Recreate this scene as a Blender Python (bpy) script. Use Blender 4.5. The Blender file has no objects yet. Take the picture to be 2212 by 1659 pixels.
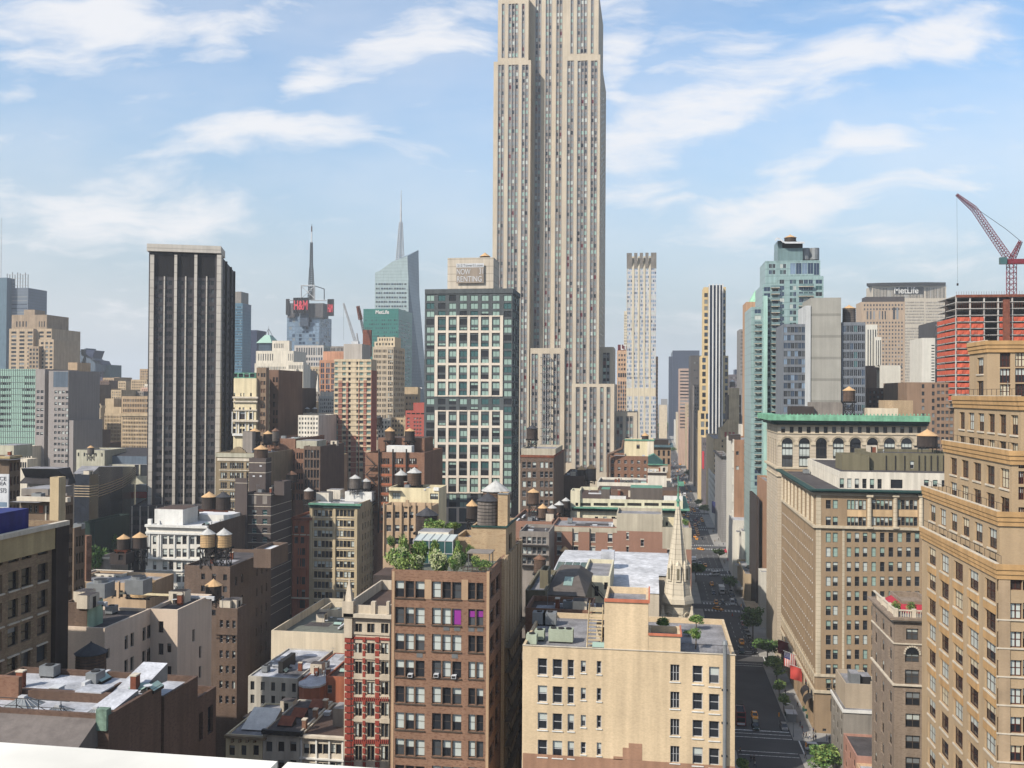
import bpy, math, random
from mathutils import Vector, Matrix
rnd = random.Random(7)
SC = bpy.context.scene
COL = SC.collection
# ------------------------------------------------------------------ camera, sky, sun, exposure
H = 93.0; FP = 2008.0; CX, CY = 1106.0, 829.5          # eye height (m); focal length and centre in a 2212 x 1659 frame
YAW, PIT, ROL = math.radians(8.6), math.radians(.585), math.radians(.35)
F_ = Vector((-math.sin(YAW)*math.cos(PIT), math.cos(YAW)*math.cos(PIT), math.sin(PIT)))
R0 = Vector((math.cos(YAW), math.sin(YAW), 0)); U0 = R0.cross(F_)
R_ = R0*math.cos(ROL)+U0*math.sin(ROL); U_ = U0*math.cos(ROL)-R0*math.sin(ROL)
cam = bpy.data.cameras.new('camera'); cam.sensor_width = 36; cam.lens = 36*FP/2212
cam.clip_start = .2; cam.clip_end = 30000
co = bpy.data.objects.new('camera', cam); COL.objects.link(co)
co.matrix_world = Matrix(((R_.x, U_.x, -F_.x, 0), (R_.y, U_.y, -F_.y, 0), (R_.z, U_.z, -F_.z, H), (0, 0, 0, 1)))
SC.camera = co
SUN = Vector((.86, 1.0, -1.10)).normalized()            # travel direction of the sunlight
sd = -SUN; EL = math.asin(sd.z); AZ = math.atan2(sd.x, sd.y)
sl = bpy.data.lights.new('sun', 'SUN'); sl.energy = 4.3; sl.angle = math.radians(.53); sl.color = (1, .925, .82)
so = bpy.data.objects.new('sun', sl); COL.objects.link(so); so.rotation_euler = SUN.to_track_quat('-Z', 'Y').to_euler()
SC.view_settings.view_transform = 'Standard'; SC.view_settings.look = 'None'
SC.view_settings.exposure = .6; SC.view_settings.gamma = 1
SC.cycles.max_bounces = 4; SC.cycles.diffuse_bounces = 2; SC.cycles.glossy_bounces = 2
SC.cycles.transmission_bounces = 2; SC.cycles.volume_bounces = 0; SC.cycles.transparent_max_bounces = 4
SC.cycles.use_denoising = True
W_ = bpy.data.worlds.new('World'); SC.world = W_; W_.use_nodes = True
wn, wl = W_.node_tree.nodes, W_.node_tree.links
bg = wn['Background']
sky = wn.new('ShaderNodeTexSky'); sky.sky_type = 'NISHITA'; sky.sun_disc = False
sky.sun_elevation = EL; sky.sun_rotation = AZ; sky.altitude = 50; sky.air_density = 1.2; sky.dust_density = 1.2; sky.ozone_density = 3.2
bg.inputs[1].default_value = .135
def nd(t, tree=wn, **k):
    n = tree.new(t)
    for a, b in k.items(): setattr(n, a, b)
    return n
def mth(op, a, b=None, c=None, tree=wn, links=wl):
    n = tree.new('ShaderNodeMath'); n.operation = op
    for i, v in enumerate((a, b, c)):
        if v is None: continue
        if isinstance(v, (int, float)): n.inputs[i].default_value = v
        else: links.new(v, n.inputs[i])
    return n.outputs[0]
# clouds: streaks of thin cloud, laid out by compass bearing and slope of the view direction (fixed in the world)
tc = nd('ShaderNodeTexCoord'); rot = nd('ShaderNodeVectorRotate', rotation_type='Z_AXIS'); rot.inputs['Angle'].default_value = -YAW
wl.new(tc.outputs['Generated'], rot.inputs['Vector'])
sx = nd('ShaderNodeSeparateXYZ'); wl.new(rot.outputs[0], sx.inputs[0])
yy = mth('MAXIMUM', mth('ABSOLUTE', sx.outputs[1]), .05)
cu_, cv_ = mth('DIVIDE', sx.outputs[0], yy), mth('DIVIDE', sx.outputs[2], yy)
cb = nd('ShaderNodeCombineXYZ'); wl.new(cu_, cb.inputs[0]); wl.new(cv_, cb.inputs[1])
def noise(scale, det, vec, sxyz=(1, 1, 1), rz=0, rough=.55, dist=0):
    mp = nd('ShaderNodeMapping'); mp.inputs['Scale'].default_value = sxyz; mp.inputs['Rotation'].default_value = (0, 0, rz)
    wl.new(vec, mp.inputs['Vector'])
    n = nd('ShaderNodeTexNoise'); n.inputs['Scale'].default_value = scale; n.inputs['Detail'].default_value = det
    n.inputs['Roughness'].default_value = rough; n.inputs['Distortion'].default_value = dist
    wl.new(mp.outputs[0], n.inputs['Vector']); return n
warp = noise(3.2, 4, cb.outputs[0])
wv = nd('ShaderNodeVectorMath', operation='MULTIPLY_ADD'); wl.new(warp.outputs['Color'], wv.inputs[0])
wv.inputs[1].default_value = (.16, .09, 0); 
wadd = nd('ShaderNodeVectorMath', operation='SUBTRACT'); wl.new(cb.outputs[0], wadd.inputs[0]); wadd.inputs[1].default_value = (.08, .045, 0)
wl.new(wadd.outputs[0], wv.inputs[2])
BL = [(160, 70, 360, 105, 0, .95), (420, 115, 130, 42, -14, .5), (40, 190, 70, 60, 0, .5), (680, 165, 130, 66, 12, .9), (880, 100, 260, 95, 22, .85), (560, 300, 270, 48, 3, .95), (700, 320, 160, 40, 12, .6),
      (430, 480, 170, 75, 4, .8), (130, 470, 300, 110, 5, .65), (900, 300, 200, 60, 10, .3), (1000, 40, 120, 120, 0, .7), (1340, 110, 90, 190, 0, .75), (1520, 90, 230, 60, 15, .6), (1640, 180, 450, 105, 22, .95), (1560, 130, 200, 90, 20, .8), (1400, 300, 150, 90, 24, .7),
      (1900, 110, 380, 50, 22, .9), (2080, 60, 260, 60, 14, .6), (1480, 290, 230, 60, 20, .7), (1800, 330, 300, 50, 14, .55), (1720, 440, 300, 45, 6, .95), (2000, 390, 320, 40, 10, .6), (2050, 520, 260, 60, 4, .4), (1400, 430, 120, 50, 10, .5), (300, 640, 500, 90, 0, .3), (1900, 620, 600, 90, 0, .25)]
acc = None
for (x, y, a, b, dg, w) in BL:
    mp = nd('ShaderNodeMapping', vector_type='TEXTURE')
    mp.inputs['Location'].default_value = ((x-CX)/FP, (850-y)/FP, 0)
    mp.inputs['Rotation'].default_value = (0, 0, math.radians(dg)); mp.inputs['Scale'].default_value = (a/FP, b/FP, 1)
    wl.new(wv.outputs[0], mp.inputs['Vector'])
    ln = nd('ShaderNodeVectorMath', operation='LENGTH'); wl.new(mp.outputs[0], ln.inputs[0])
    mr = nd('ShaderNodeMapRange', interpolation_type='SMOOTHSTEP'); wl.new(ln.outputs['Value'], mr.inputs[0])
    for i, v in enumerate((1.35, .1, 0, w)): mr.inputs[i+1].default_value = v
    acc = mr.outputs[0] if acc is None else mth('MAXIMUM', acc, mr.outputs[0])
n1 = noise(5.0, 8, wv.outputs[0], (1, 2.3, 1), math.radians(-18), .62, .25)
n2 = noise(1.6, 5, cb.outputs[0], (1, 2.4, 1), math.radians(-14), .6)
n3 = noise(7, 6, wv.outputs[0], (1, 4.5, 1), math.radians(-22), .6, .3)
cl = mth('MULTIPLY_ADD', mth('SUBTRACT', n1.outputs[0], .5), 2.3, mth('MULTIPLY_ADD', acc, 1.0, -.30)); cl = mth('MULTIPLY_ADD', mth('SUBTRACT', n3.outputs[0], .5), 2.4, cl)
mr = nd('ShaderNodeMapRange', interpolation_type='SMOOTHERSTEP'); wl.new(cl, mr.inputs[0])
for i, v in enumerate((-.5, .95, 0, .88)): mr.inputs[i+1].default_value = v
thin = mth('MULTIPLY', mth('SUBTRACT', n2.outputs[0], .40), 1.35); thin = mth('MAXIMUM', thin, 0)
cf = mth('MAXIMUM', mr.outputs[0], thin)
up = nd('ShaderNodeMapRange'); wl.new(sx.outputs[2], up.inputs[0])
for i, v in enumerate((0., .06, 0, 1)): up.inputs[i+1].default_value = v
cf = mth('MULTIPLY', cf, up.outputs[0])
tint = nd('ShaderNodeMix', data_type='RGBA', blend_type='MULTIPLY'); tint.inputs[0].default_value = 1; wl.new(sky.outputs[0], tint.inputs[6]); tint.inputs[7].default_value = (.92, .97, .97, 1)
lf = nd('ShaderNodeMapRange', interpolation_type='SMOOTHSTEP'); wl.new(sx.outputs[2], lf.inputs[0])
for i, v in enumerate((0, .36, 1, 0)): lf.inputs[i+1].default_value = v
low = nd('ShaderNodeMix', data_type='RGBA'); wl.new(lf.outputs[0], low.inputs[0]); wl.new(tint.outputs[2], low.inputs[6]); low.inputs[7].default_value = (2.25, 2.6, 2.9, 1)          # murky summer air near the horizon
mx = nd('ShaderNodeMix', data_type='RGBA'); wl.new(cf, mx.inputs[0]); wl.new(low.outputs[2], mx.inputs[6]); mx.inputs[7].default_value = (4.75, 4.7, 4.75, 1)
wl.new(mx.outputs[2], bg.inputs[0])
# ------------------------------------------------------------------ helpers
def ray(px, py): return F_+R_*((px-CX)/FP)+U_*((CY-py)/FP)
def hY(px, py, Y): d = ray(px, py); t = Y/d.y; return d.x*t, H+d.z*t
def hX(px, py, X): d = ray(px, py); t = X/d.x; return d.y*t, H+d.z*t
def hZ(px, py, Z=0): d = ray(px, py); t = (Z-H)/d.z; return d.x*t, d.y*t
def zY(px, py, Y): return hY(px, py, Y)[1]
def lin(c): c /= 255; return c/12.92 if c <= .04045 else ((c+.055)/1.055)**2.4
K = .62
def C(r, g, b, k=K, s=.84):
    c = [lin(v)*k for v in (r, g, b)]; y = .3*c[0]+.55*c[1]+.15*c[2]          # the photo's colours are lit by warm sun: take some of that warmth back out
    return tuple(min(.82, y+(v-y)*s) for v in c)
_M = {}
def mat(name, rgb=(.3, .3, .3), rough=.85, var=.22, scale=.25, streak=.25, fine=.12, metal=0, spec=.25, course=0, hue=None, bump=0):
    """matte surface with blotches, vertical rain streaks, fine grain and optional courses of stone or board"""
    if name in _M: return _M[name]
    m = bpy.data.materials.new(name); m.use_nodes = True; t = m.node_tree; n, l = t.nodes, t.links
    p = n['Principled BSDF']; p.inputs['Roughness'].default_value = rough; p.inputs['Metallic'].default_value = metal
    p.inputs['Specular IOR Level'].default_value = spec
    g = n.new('ShaderNodeNewGeometry')
    def ns(sc, sxyz, det):
        mp = n.new('ShaderNodeMapping'); mp.inputs['Scale'].default_value = sxyz; l.new(g.outputs['Position'], mp.inputs[0])
        k = n.new('ShaderNodeTexNoise'); k.inputs['Scale'].default_value = sc; k.inputs['Detail'].default_value = det; l.new(mp.outputs[0], k.inputs[0]); return k.outputs[0]
    f = mth('MULTIPLY_ADD', mth('SUBTRACT', ns(scale, (1, 1, 1), 5), .5, None, n, l), 3.2*var, 1, n, l)
    if streak: f = mth('MULTIPLY', f, mth('MULTIPLY_ADD', mth('SUBTRACT', ns(.9, (1, 1, .06), 3), .5, None, n, l), 3.2*streak, 1, n, l), None, n, l)
    if fine: f = mth('MULTIPLY', f, mth('MULTIPLY_ADD', mth('SUBTRACT', ns(3.2, (1, 1, 2.2), 2), .5, None, n, l), 2.6*fine, 1, n, l), None, n, l)
    if course:
        s = n.new('ShaderNodeSeparateXYZ'); l.new(g.outputs['Position'], s.inputs[0])
        w = mth('LESS_THAN', mth('FRACT', mth('DIVIDE', s.outputs[2], course, None, n, l), None, None, n, l), .12, None, n, l)
        f = mth('MULTIPLY', f, mth('MULTIPLY_ADD', w, -.28, 1, n, l), None, n, l)
    mix = n.new('ShaderNodeMix'); mix.data_type = 'RGBA'; mix.blend_type = 'MULTIPLY'; mix.inputs[0].default_value = 1
    mix.inputs[6].default_value = (*rgb, 1); l.new(f, mix.inputs[7])
    out = mix.outputs[2]
    if hue:
        m2 = n.new('ShaderNodeMix'); m2.data_type = 'RGBA'; l.new(mth('MULTIPLY', mth('GREATER_THAN', ns(1.7, (1, 1, 3), 4), .56, None, n, l), .6, None, n, l), m2.inputs[0])
        l.new(out, m2.inputs[6]); m2.inputs[7].default_value = (*hue, 1); out = m2.outputs[2]
    l.new(out, p.inputs['Base Color'])
    _M[name] = m; return m
def glass(name, rgb, rough=.12, metal=0., spec=.5, var=.35, scale=.12):
    if name in _M: return _M[name]
    m = mat(name, rgb, rough, var, scale, 0, .0, metal, spec)
    return m
glass('glass_dark', (.016, .018, .022)); glass('glass_mid', (.055, .06, .065)); glass('glass_brown', (.03, .022, .02))
glass('blind_white', C(206, 214, 206), .35, 0, .4, .12); glass('blind_green', C(160, 192, 178), .3, 0, .5, .15); glass('blind_cream', C(225, 212, 178), .4, 0, .4, .12)
glass('blind_grey', C(140, 146, 148), .3, 0, .5, .2); glass('glass_blue', C(60, 84, 112), .1, .25, .6); glass('glass_sky', C(150, 178, 205), .08, .35, .7); glass('glass_teal', C(70, 118, 118), .1, .3, .6)
glass('glass_red', C(110, 26, 40), .3); glass('blind_purple', C(150, 20, 150), .5)
mat('frame_white', C(205, 205, 205), .5); mat('frame_dark', C(58, 50, 46), .5); mat('frame_brown', C(92, 78, 66), .5); mat('frame_grey', C(120, 122, 122), .5); mat('frame_metal', C(190, 192, 196), .35, .1, .3, 0, .05, .5); mat('frame_red', C(88, 44, 34), .5)
mat('roof_grey', C(150, 148, 150), .9, .6, .3, 0, .35); mat('roof_dark', C(84, 78, 78), .9, .6, .35, 0, .35); mat('roof_silver', C(196, 198, 204), .7, .5, .35, 0, .3); mat('roof_white', C(235, 235, 235), .8, .2, .15, 0, .1); mat('roof_brown', C(92, 72, 62), .9, .3, .2, 0, .2)
mat('metal_grey', C(150, 154, 156), .5, .2, .6, .1, .1, .3); mat('metal_dark', C(48, 46, 46), .6, .2, .8, .1); mat('metal_white', C(222, 224, 226), .5, .15, .8, .1); mat('rust', C(140, 74, 46), .8, .4, .9, .2); mat('copper_green', C(96, 158, 132), .75, .35, .7, .3); mat('copper_bright', C(120, 190, 150), .75, .3, .8, .3); mat('copper_dark', C(36, 78, 72), .7, .3, .7, .3)
mat('stone_trim', C(222, 208, 184), .85, .15, .5, .2); mat('white_trim', C(240, 238, 230), .7, .12, .5, .15)
class MB:
    def __init__(s): s.v = []; s.f = []; s.m = []; s.mats = []
    def mi(s, m):
        if m not in s.mats: s.mats.append(m)
        return s.mats.index(m)
    def q(s, a, b, c, d, m): i = len(s.v); s.v += [a, b, c, d]; s.f.append((i, i+1, i+2, i+3)); s.m.append(s.mi(m))
    def poly(s, pts, m): i = len(s.v); s.v += pts; s.f.append(tuple(range(i, i+len(pts)))); s.m.append(s.mi(m))
    def ob(s, P, a, b, s0, s1, d0, d1, z0, z1, m, top=None):
        k = lambda u, w, z: (P[0]+a[0]*u+b[0]*w, P[1]+a[1]*u+b[1]*w, z)
        i = len(s.v); s.v += [k(s0, d0, z0), k(s1, d0, z0), k(s1, d1, z0), k(s0, d1, z0), k(s0, d0, z1), k(s1, d0, z1), k(s1, d1, z1), k(s0, d1, z1)]
        j = s.mi(m); jt = j if top is None else s.mi(top)
        for t, q in enumerate(((0, 3, 2, 1), (0, 1, 5, 4), (1, 2, 6, 5), (2, 3, 7, 6), (3, 0, 4, 7), (4, 5, 6, 7))):
            s.f.append(tuple(i+x for x in q)); s.m.append(jt if t == 5 else j)
    def box(s, x0, x1, y0, y1, z0, z1, m, top=None): s.ob((0, 0), (1, 0), (0, 1), x0, x1, y0, y1, z0, z1, m, top)
    def cyl(s, cx, cy, z0, z1, r0, r1, n, m, cap=True, ph=0):
        i = len(s.v); j = s.mi(m)
        for z, r in ((z0, r0), (z1, r1)):
            for k in range(n): t = 2*math.pi*k/n+ph; s.v.append((cx+r*math.cos(t), cy+r*math.sin(t), z))
        for k in range(n): k2 = (k+1) % n; s.f.append((i+k, i+k2, i+n+k2, i+n+k)); s.m.append(j)
        if cap:
            s.f.append(tuple(i+n+k for k in range(n))); s.m.append(j); s.f.append(tuple(i+n-1-k for k in range(n))); s.m.append(j)
    def tube(s, p, q, r, m, n=4, r2=None):
        p, q = Vector(p), Vector(q); d = (q-p).normalized(); u = d.orthogonal().normalized(); w = d.cross(u); i = len(s.v); j = s.mi(m)
        for c, rr in ((p, r), (q, r if r2 is None else r2)):
            for k in range(n): t = 2*math.pi*(k+.5)/n; s.v.append(tuple(c+(u*math.cos(t)+w*math.sin(t))*rr))
        for k in range(n): k2 = (k+1) % n; s.f.append((i+k, i+k2, i+n+k2, i+n+k)); s.m.append(j)
        s.f.append(tuple(i+n-1-k for k in range(n))); s.m.append(j); s.f.append(tuple(i+n+k for k in range(n))); s.m.append(j)
    def mesh(s, name):
        me = bpy.data.meshes.new(name); me.from_pydata(s.v, [], s.f)
        for m in s.mats: me.materials.append(_M[m])
        me.polygons.foreach_set('material_index', s.m); me.update(); return me
    def build(s, name, parent=None, loc=(0, 0, 0), rz=0):
        return put(s.mesh(name), name, parent, loc, rz)
def put(me, name, parent=None, loc=(0, 0, 0), rz=0):
    o = bpy.data.objects.new(name, me); o.location = loc; o.rotation_euler = (0, 0, rz)
    if parent: o.parent = parent
    COL.objects.link(o); return o
def tag(o, label=None, cat=None, group=None, kind=None):
    for k, v in (('label', label), ('category', cat), ('group', group), ('kind', kind)):
        if v: o[k] = v
    return o
def thing(name, label, cat, loc=(0, 0, 0), group=None, rz=0):
    o = bpy.data.objects.new(name, None); o.location = loc; o.rotation_euler = (0, 0, rz); COL.objects.link(o)
    return tag(o, label, cat, group)
def lettering(txt, w, h, m, parent, loc, rz=0, name='lettering', bold=.0, mirror=False):
    """text as a thin mesh, w x h metres, standing in the local XZ plane"""
    cu = bpy.data.curves.new('text', 'FONT'); cu.body = txt; cu.extrude = .02; cu.offset = bold; cu.align_x = 'CENTER'; cu.space_line = .82
    o = bpy.data.objects.new('text', cu); COL.objects.link(o)
    me = bpy.data.meshes.new_from_object(o.evaluated_get(bpy.context.evaluated_depsgraph_get())); bpy.data.objects.remove(o)
    xs = [v.co.x for v in me.vertices]; ys = [v.co.y for v in me.vertices]
    x0, x1, y0, y1 = min(xs), max(xs), min(ys), max(ys); th = .06
    for v in me.vertices: v.co = ((v.co.x-(x0+x1)/2)*w/(x1-x0), -th if v.co.z > 0 else 0, (v.co.y-y0)*h/(y1-y0))
    me.materials.clear(); me.materials.append(_M[m]); me.name = name
    return put(me, name, parent, loc, rz)
# ------------------------------------------------------------------ windows
ST = {}
def style(n, frame, mix, det=1, nm=0, rail=True, rv=.3, blinds=('blind_white',), fw=.07, pane=False): ST[n] = dict(n=n, frame=frame, mix=mix, det=det, nm=nm, rail=rail, rv=rv, blinds=blinds, fw=fw, pane=pane)
style('off', 'frame_dark', [('glass_dark', 0, 4), ('glass_mid', 0, 1), ('glass_dark', .45, 2), ('glass_dark', .9, 1.5)])
style('offw', 'frame_white', [('glass_dark', 0, 3), ('glass_mid', 0, 2), ('glass_dark', .5, 2), ('glass_dark', .95, 1)])
style('dark', 'frame_dark', [('glass_dark', 0, 5), ('glass_mid', 0, 2), ('glass_brown', .3, 1)], blinds=('blind_grey',))
style('far', 'frame_dark', [('glass_dark', 0, 3), ('glass_mid', 0, 2), ('blind_grey', 0, 1)], det=0)
style('farc', 'frame_dark', [('glass_sky', 0, 3), ('glass_blue', 0, 1), ('blind_grey', 0, .5)], det=0)
style('farb', 'frame_dark', [('glass_blue', 0, 3), ('glass_dark', 0, 1), ('blind_grey', 0, .6)], det=0)
style('tex', 'frame_grey', [('glass_dark', .35, 2), ('glass_dark', .6, 2), ('glass_mid', .95, 2), ('glass_dark', 0, 2)], blinds=('blind_white', 'blind_green'))
style('loft', 'frame_dark', [('glass_dark', 0, 3), ('glass_mid', .5, 1), ('glass_dark', .95, 2), ('glass_dark', .5, 2)], nm=2, fw=.1, blinds=('blind_white',))
style('teal', 'frame_dark', [('blind_green', 0, 4), ('glass_teal', 0, 2), ('glass_dark', 0, 2), ('glass_dark', .4, 1)], blinds=('blind_green',), nm=1, rail=False, fw=.1, rv=.2)
style('esb', 'frame_metal', [('blind_grey', 0, 4), ('glass_mid', .5, 1.6), ('glass_dark', 0, .4), ('blind_green', 0, 2), ('blind_white', 0, 1), ('glass_red', 0, .3)], det=0, rv=.05)
style('curt', 'frame_metal', [('glass_sky', 0, 3), ('glass_blue', 0, 1)], nm=1, rail=False, fw=.08, rv=.1)
_W = {}
def wgeo(w, h, st, var):
    S = ST[st]; g, bf, _ = S['mix'][var[0]]; bl = S['blinds'][var[1]]
    k = (round(w, 2), round(h, 2), st, var)
    if k in _W: return _W[k]
    b = MB(); fw = min(S['fw'], w*.2)
    gl = g
    if S['det'] == 0: b.q((0, 0, 0), (w, 0, 0), (w, 0, h), (0, 0, h), gl)
    else:
        fm = S['frame']; d = .05
        b.q((0, d, 0), (w, d, 0), (w, d, h), (0, d, h), gl)
        if bf: b.q((fw, d-.015, h*(1-bf)), (w-fw, d-.015, h*(1-bf)), (w-fw, d-.015, h-fw), (fw, d-.015, h-fw), bl)
        for x0, x1, z0, z1 in ((0, fw, 0, h), (w-fw, w, 0, h), (fw, w-fw, 0, fw), (fw, w-fw, h-fw, h)): b.q((x0, 0, z0), (x1, 0, z0), (x1, 0, z1), (x0, 0, z1), fm)
        if S['rail']: b.q((fw, .015, h*.5-fw*.45), (w-fw, .015, h*.5-fw*.45), (w-fw, .015, h*.5+fw*.45), (fw, .015, h*.5+fw*.45), fm)
        for i in range(S['nm']):
            x = w*(i+1)/(S['nm']+1); b.q((x-fw*.6, -.01, fw), (x+fw*.6, -.01, fw), (x+fw*.6, -.01, h-fw), (x-fw*.6, -.01, h-fw), fm)
    _W[k] = [b, None]; return _W[k]
def split_window(e, S):
    """frame mesh, pane mesh and blind mesh of one window"""
    out = []
    for want in (lambda m: m == S['frame'], lambda m: m != S['frame'] and m not in S['blinds'], lambda m: m in S['blinds']):
        b = MB()
        for f, mi in zip(e.f, e.m):
            if want(e.mats[mi]): b.q(*[e.v[i] for i in f], e.mats[mi])
        out.append(b)
    return [(n, x.mesh(n)) for n, x in zip(('window', 'pane', 'blind'), out) if x.f]
def pick(st, r):
    S = ST[st]; t = r.random()*sum(x[2] for x in S['mix'])
    for i, x in enumerate(S['mix']):
        t -= x[2]
        if t <= 0: break
    return (i, r.randrange(len(S['blinds'])))
NWIN = [0]; SEP = set('pediment_block purple_blind blank_panel stone_band cement_band brick_patch brick_base parapet_pier gable vent_grille wall_vent white_screen pier thin_pier pier_band pilaster transom corner_pier brick_panel pale_panel party_wall frieze spandrel_band tan_panel black_pipe downpipe drain_pipe bracket sill lintel voussoir quoin'.split())
class Mass:
    """one block of a building: outer walls with real window openings, a roof behind a parapet, sheets of trim"""
    def __init__(s, T, Y=None, xl=0, xr=0, yt=0, xe=None, side=None, rot=0, wm='w', rm='roof_grey', dp=18, zb=0, par=.9, loc=None, W=None, D=None, zt=None, xt=None, name='wall', first=True, roof=True, cap=100, minpx=4.6, pt=.35):
        s.T = T; th = math.radians(rot); s.u = (math.cos(th), math.sin(th)); s.v = (-math.sin(th), math.cos(th)); s.th = th
        if loc: s.P = loc
        else: s.P = (hY(xl, yt, Y)[0], Y)
        s.W = W if W is not None else s.hp(xr, yt, s.P, s.u)[0]
        s.zt = zt if zt is not None else s.hp(xt if xt is not None else (xl+xr)/2, yt, s.P, s.u)[1]
        s.side = side or ('E' if xe is None or xe > xr else 'W')
        s.PE = (s.P[0]+s.u[0]*s.W, s.P[1]+s.u[1]*s.W)
        s.D = D if D is not None else (s.hp(xe, 850, s.PE if s.side == 'E' else s.P, s.v)[0] if xe is not None else dp)
        s.zb = zb; s.par = par; s.wm = wm; s.rm = rm; s.name = name; s.roof = roof; s.cap = cap; s.minpx = minpx; s.pt = pt
        if first: T.location = (s.P[0], s.P[1], zb)
        s.L = Vector(T.location); s.op = {'S': [], 'X': []}; s.parts = {}; s.r = random.Random(int(abs(s.P[0]*7+s.P[1]*3+s.zt)))
        s.mid = (s.P[0]+s.u[0]*s.W/2, s.P[1]+s.u[1]*s.W/2)
    def hp(s, px, py, P, a):
        d = ray(px, py); det = -d.x*a[1]+d.y*a[0]; t = (-P[0]*a[1]+P[1]*a[0])/det
        return (d.x*t-P[0])*a[0]+(d.y*t-P[1])*a[1], H+d.z*t
    def sx(s, px, py=None): return s.hp(px, 850 if py is None else py, s.P, s.u)[0]
    def sz(s, px, py): return s.hp(px, py, s.P, s.u)[1]
    def part(s, n, sep=False):
        if sep: n = '%s|%d' % (n, len(s.parts))          # a piece that is a part of its own
        return s.parts.setdefault(n, MB())
    def grid(s, face, s0, s1, n, fr, z0, z1, k, fv, st, panel=None, sub=None, rv=None, skip=None):
        pw = (s1-s0)/(n-1+fr) if n > 1 else (s1-s0)/fr; w = pw*fr
        ph = (z1-z0)/(k-1+fv) if k > 1 else (z1-z0)/fv; h = ph*fv
        for i in range(n):
            for j in range(k):
                if skip and (i, j) in skip: continue
                a = s0+i*pw; z = z1-h-j*ph
                s.op[face].append((a, a+w, z, z+h, st, panel, sub, rv))
        return s
    def S(s, xa, xb, n, fr, ya, yb, k, fv, st='off', **q):
        ym = (ya+yb)/2; xm = (xa+xb)/2
        return s.grid('S', s.sx(xa, ym), s.sx(xb, ym), n, fr, s.sz(xm, yb), s.sz(xm, ya), k, fv, st, **q)
    def X(s, ta, tb, n, fr, ya, yb, k, fv, st='off', **q):
        P = s.PE if s.side == 'E' else s.P
        px = CX+FP*(Vector((P[0], P[1], 0)).dot(R_)/Vector((P[0], P[1], 0)).dot(F_))
        z1 = s.hp(px, ya, P, s.v)[1]; z0 = s.hp(px, yb, P, s.v)[1]
        a, b = ta*s.D, tb*s.D
        if s.side == 'W': a, b = s.D-b, s.D-a
        return s.grid('X', a, b, n, fr, z0, z1, k, fv, st, **q)
    def copyrows(s, ta, tb, n, fr, st=None, max_n=999):
        """side windows on the floors of the south face"""
        rows = sorted({(round(o[2], 2), round(o[3], 2), o[4]) for o in s.op['S']}, reverse=True)[:max_n]
        last = 1e9
        for z0, z1, t in rows:
            if z1 > last: continue
            last = z0
            a, b = ta*s.D, tb*s.D
            if s.side == 'W': a, b = s.D-b, s.D-a
            s.grid('X', a, b, n, fr, z0, z1, 1, 1, st or t)
        return s
    def frames(s):
        X = (s.PE, s.v, (-s.u[0], -s.u[1]), s.th+math.pi/2) if s.side == 'E' else ((s.P[0]+s.v[0]*s.D, s.P[1]+s.v[1]*s.D), (-s.v[0], -s.v[1]), s.u, s.th-math.pi/2)
        return {'S': (s.P, s.u, s.v, s.th, s.W), 'X': (*X, s.D)}
    def band(s, ya, yb, pr, m, name='cornice', sides='SX', xm=None, z=None, back=0):
        x = xm if xm is not None else CX+FP*(Vector((s.mid[0], s.mid[1], 0)).dot(R_)/Vector((s.mid[0], s.mid[1], 0)).dot(F_))
        z1, z0 = (s.sz(x, ya), s.sz(x, yb)) if z is None else z
        b = s.part(name, name != 'floor_line'); fr = s.frames(); L = s.L
        for f in sides:
            P, a, n, _, ln = fr[f]; P = (P[0]-L.x, P[1]-L.y)
            e0 = e1 = 0
            if f == 'S': e0, e1 = (0, pr) if s.side == 'E' else (pr, 0)
            b.ob(P, a, n, -e0, ln+e1, -pr, -.003 if not back else back, z0-L.z, z1-L.z, m)
        return s
    def rect(s, name, xa, xb, ya, yb, d0, d1, m):
        ym, xm = (ya+yb)/2, (xa+xb)/2
        s.part(name, name in SEP).ob((s.P[0]-s.L.x, s.P[1]-s.L.y), s.u, s.v, s.sx(xa, ym), s.sx(xb, ym), d0, d1, s.sz(xm, yb)-s.L.z, s.sz(xm, ya)-s.L.z, m); return s
    def bulk(s, xa, xb, yt, dy, dp, m='w', top='roof_grey', name='bulkhead', zb=None):
        P = (s.P[0]+s.v[0]*dy, s.P[1]+s.v[1]*dy); a = s.hp(xa, yt, P, s.u)[0]; b = s.hp(xb, yt, P, s.u)[0]; z = s.hp((xa+xb)/2, yt, P, s.u)[1]
        s.part(name, True).ob((P[0]-s.L.x, P[1]-s.L.y), s.u, s.v, a, b, 0, dp, (s.zt-s.par if zb is None else zb)-s.L.z, z-s.L.z, m, top); return s
    def add(s, **k): k.setdefault('wm', s.wm); return Mass(s.T, first=False, **k)
    def clutter(s, n, seed=1):
        r = random.Random(seed); CL = clut()
        for i in range(int(n*1.5)):
            a, d = r.uniform(.1, .9)*s.W, r.uniform(.15, .85)*s.D; nm, me = CL[r.randrange(len(CL))]
            o = put(me, nm, s.T, (s.P[0]+s.u[0]*a+s.v[0]*d-s.L.x, s.P[1]+s.u[1]*a+s.v[1]*d-s.L.y, s.zt-s.par+.003-s.L.z), s.th+r.choice((0, math.pi/2)))
        return s
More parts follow.
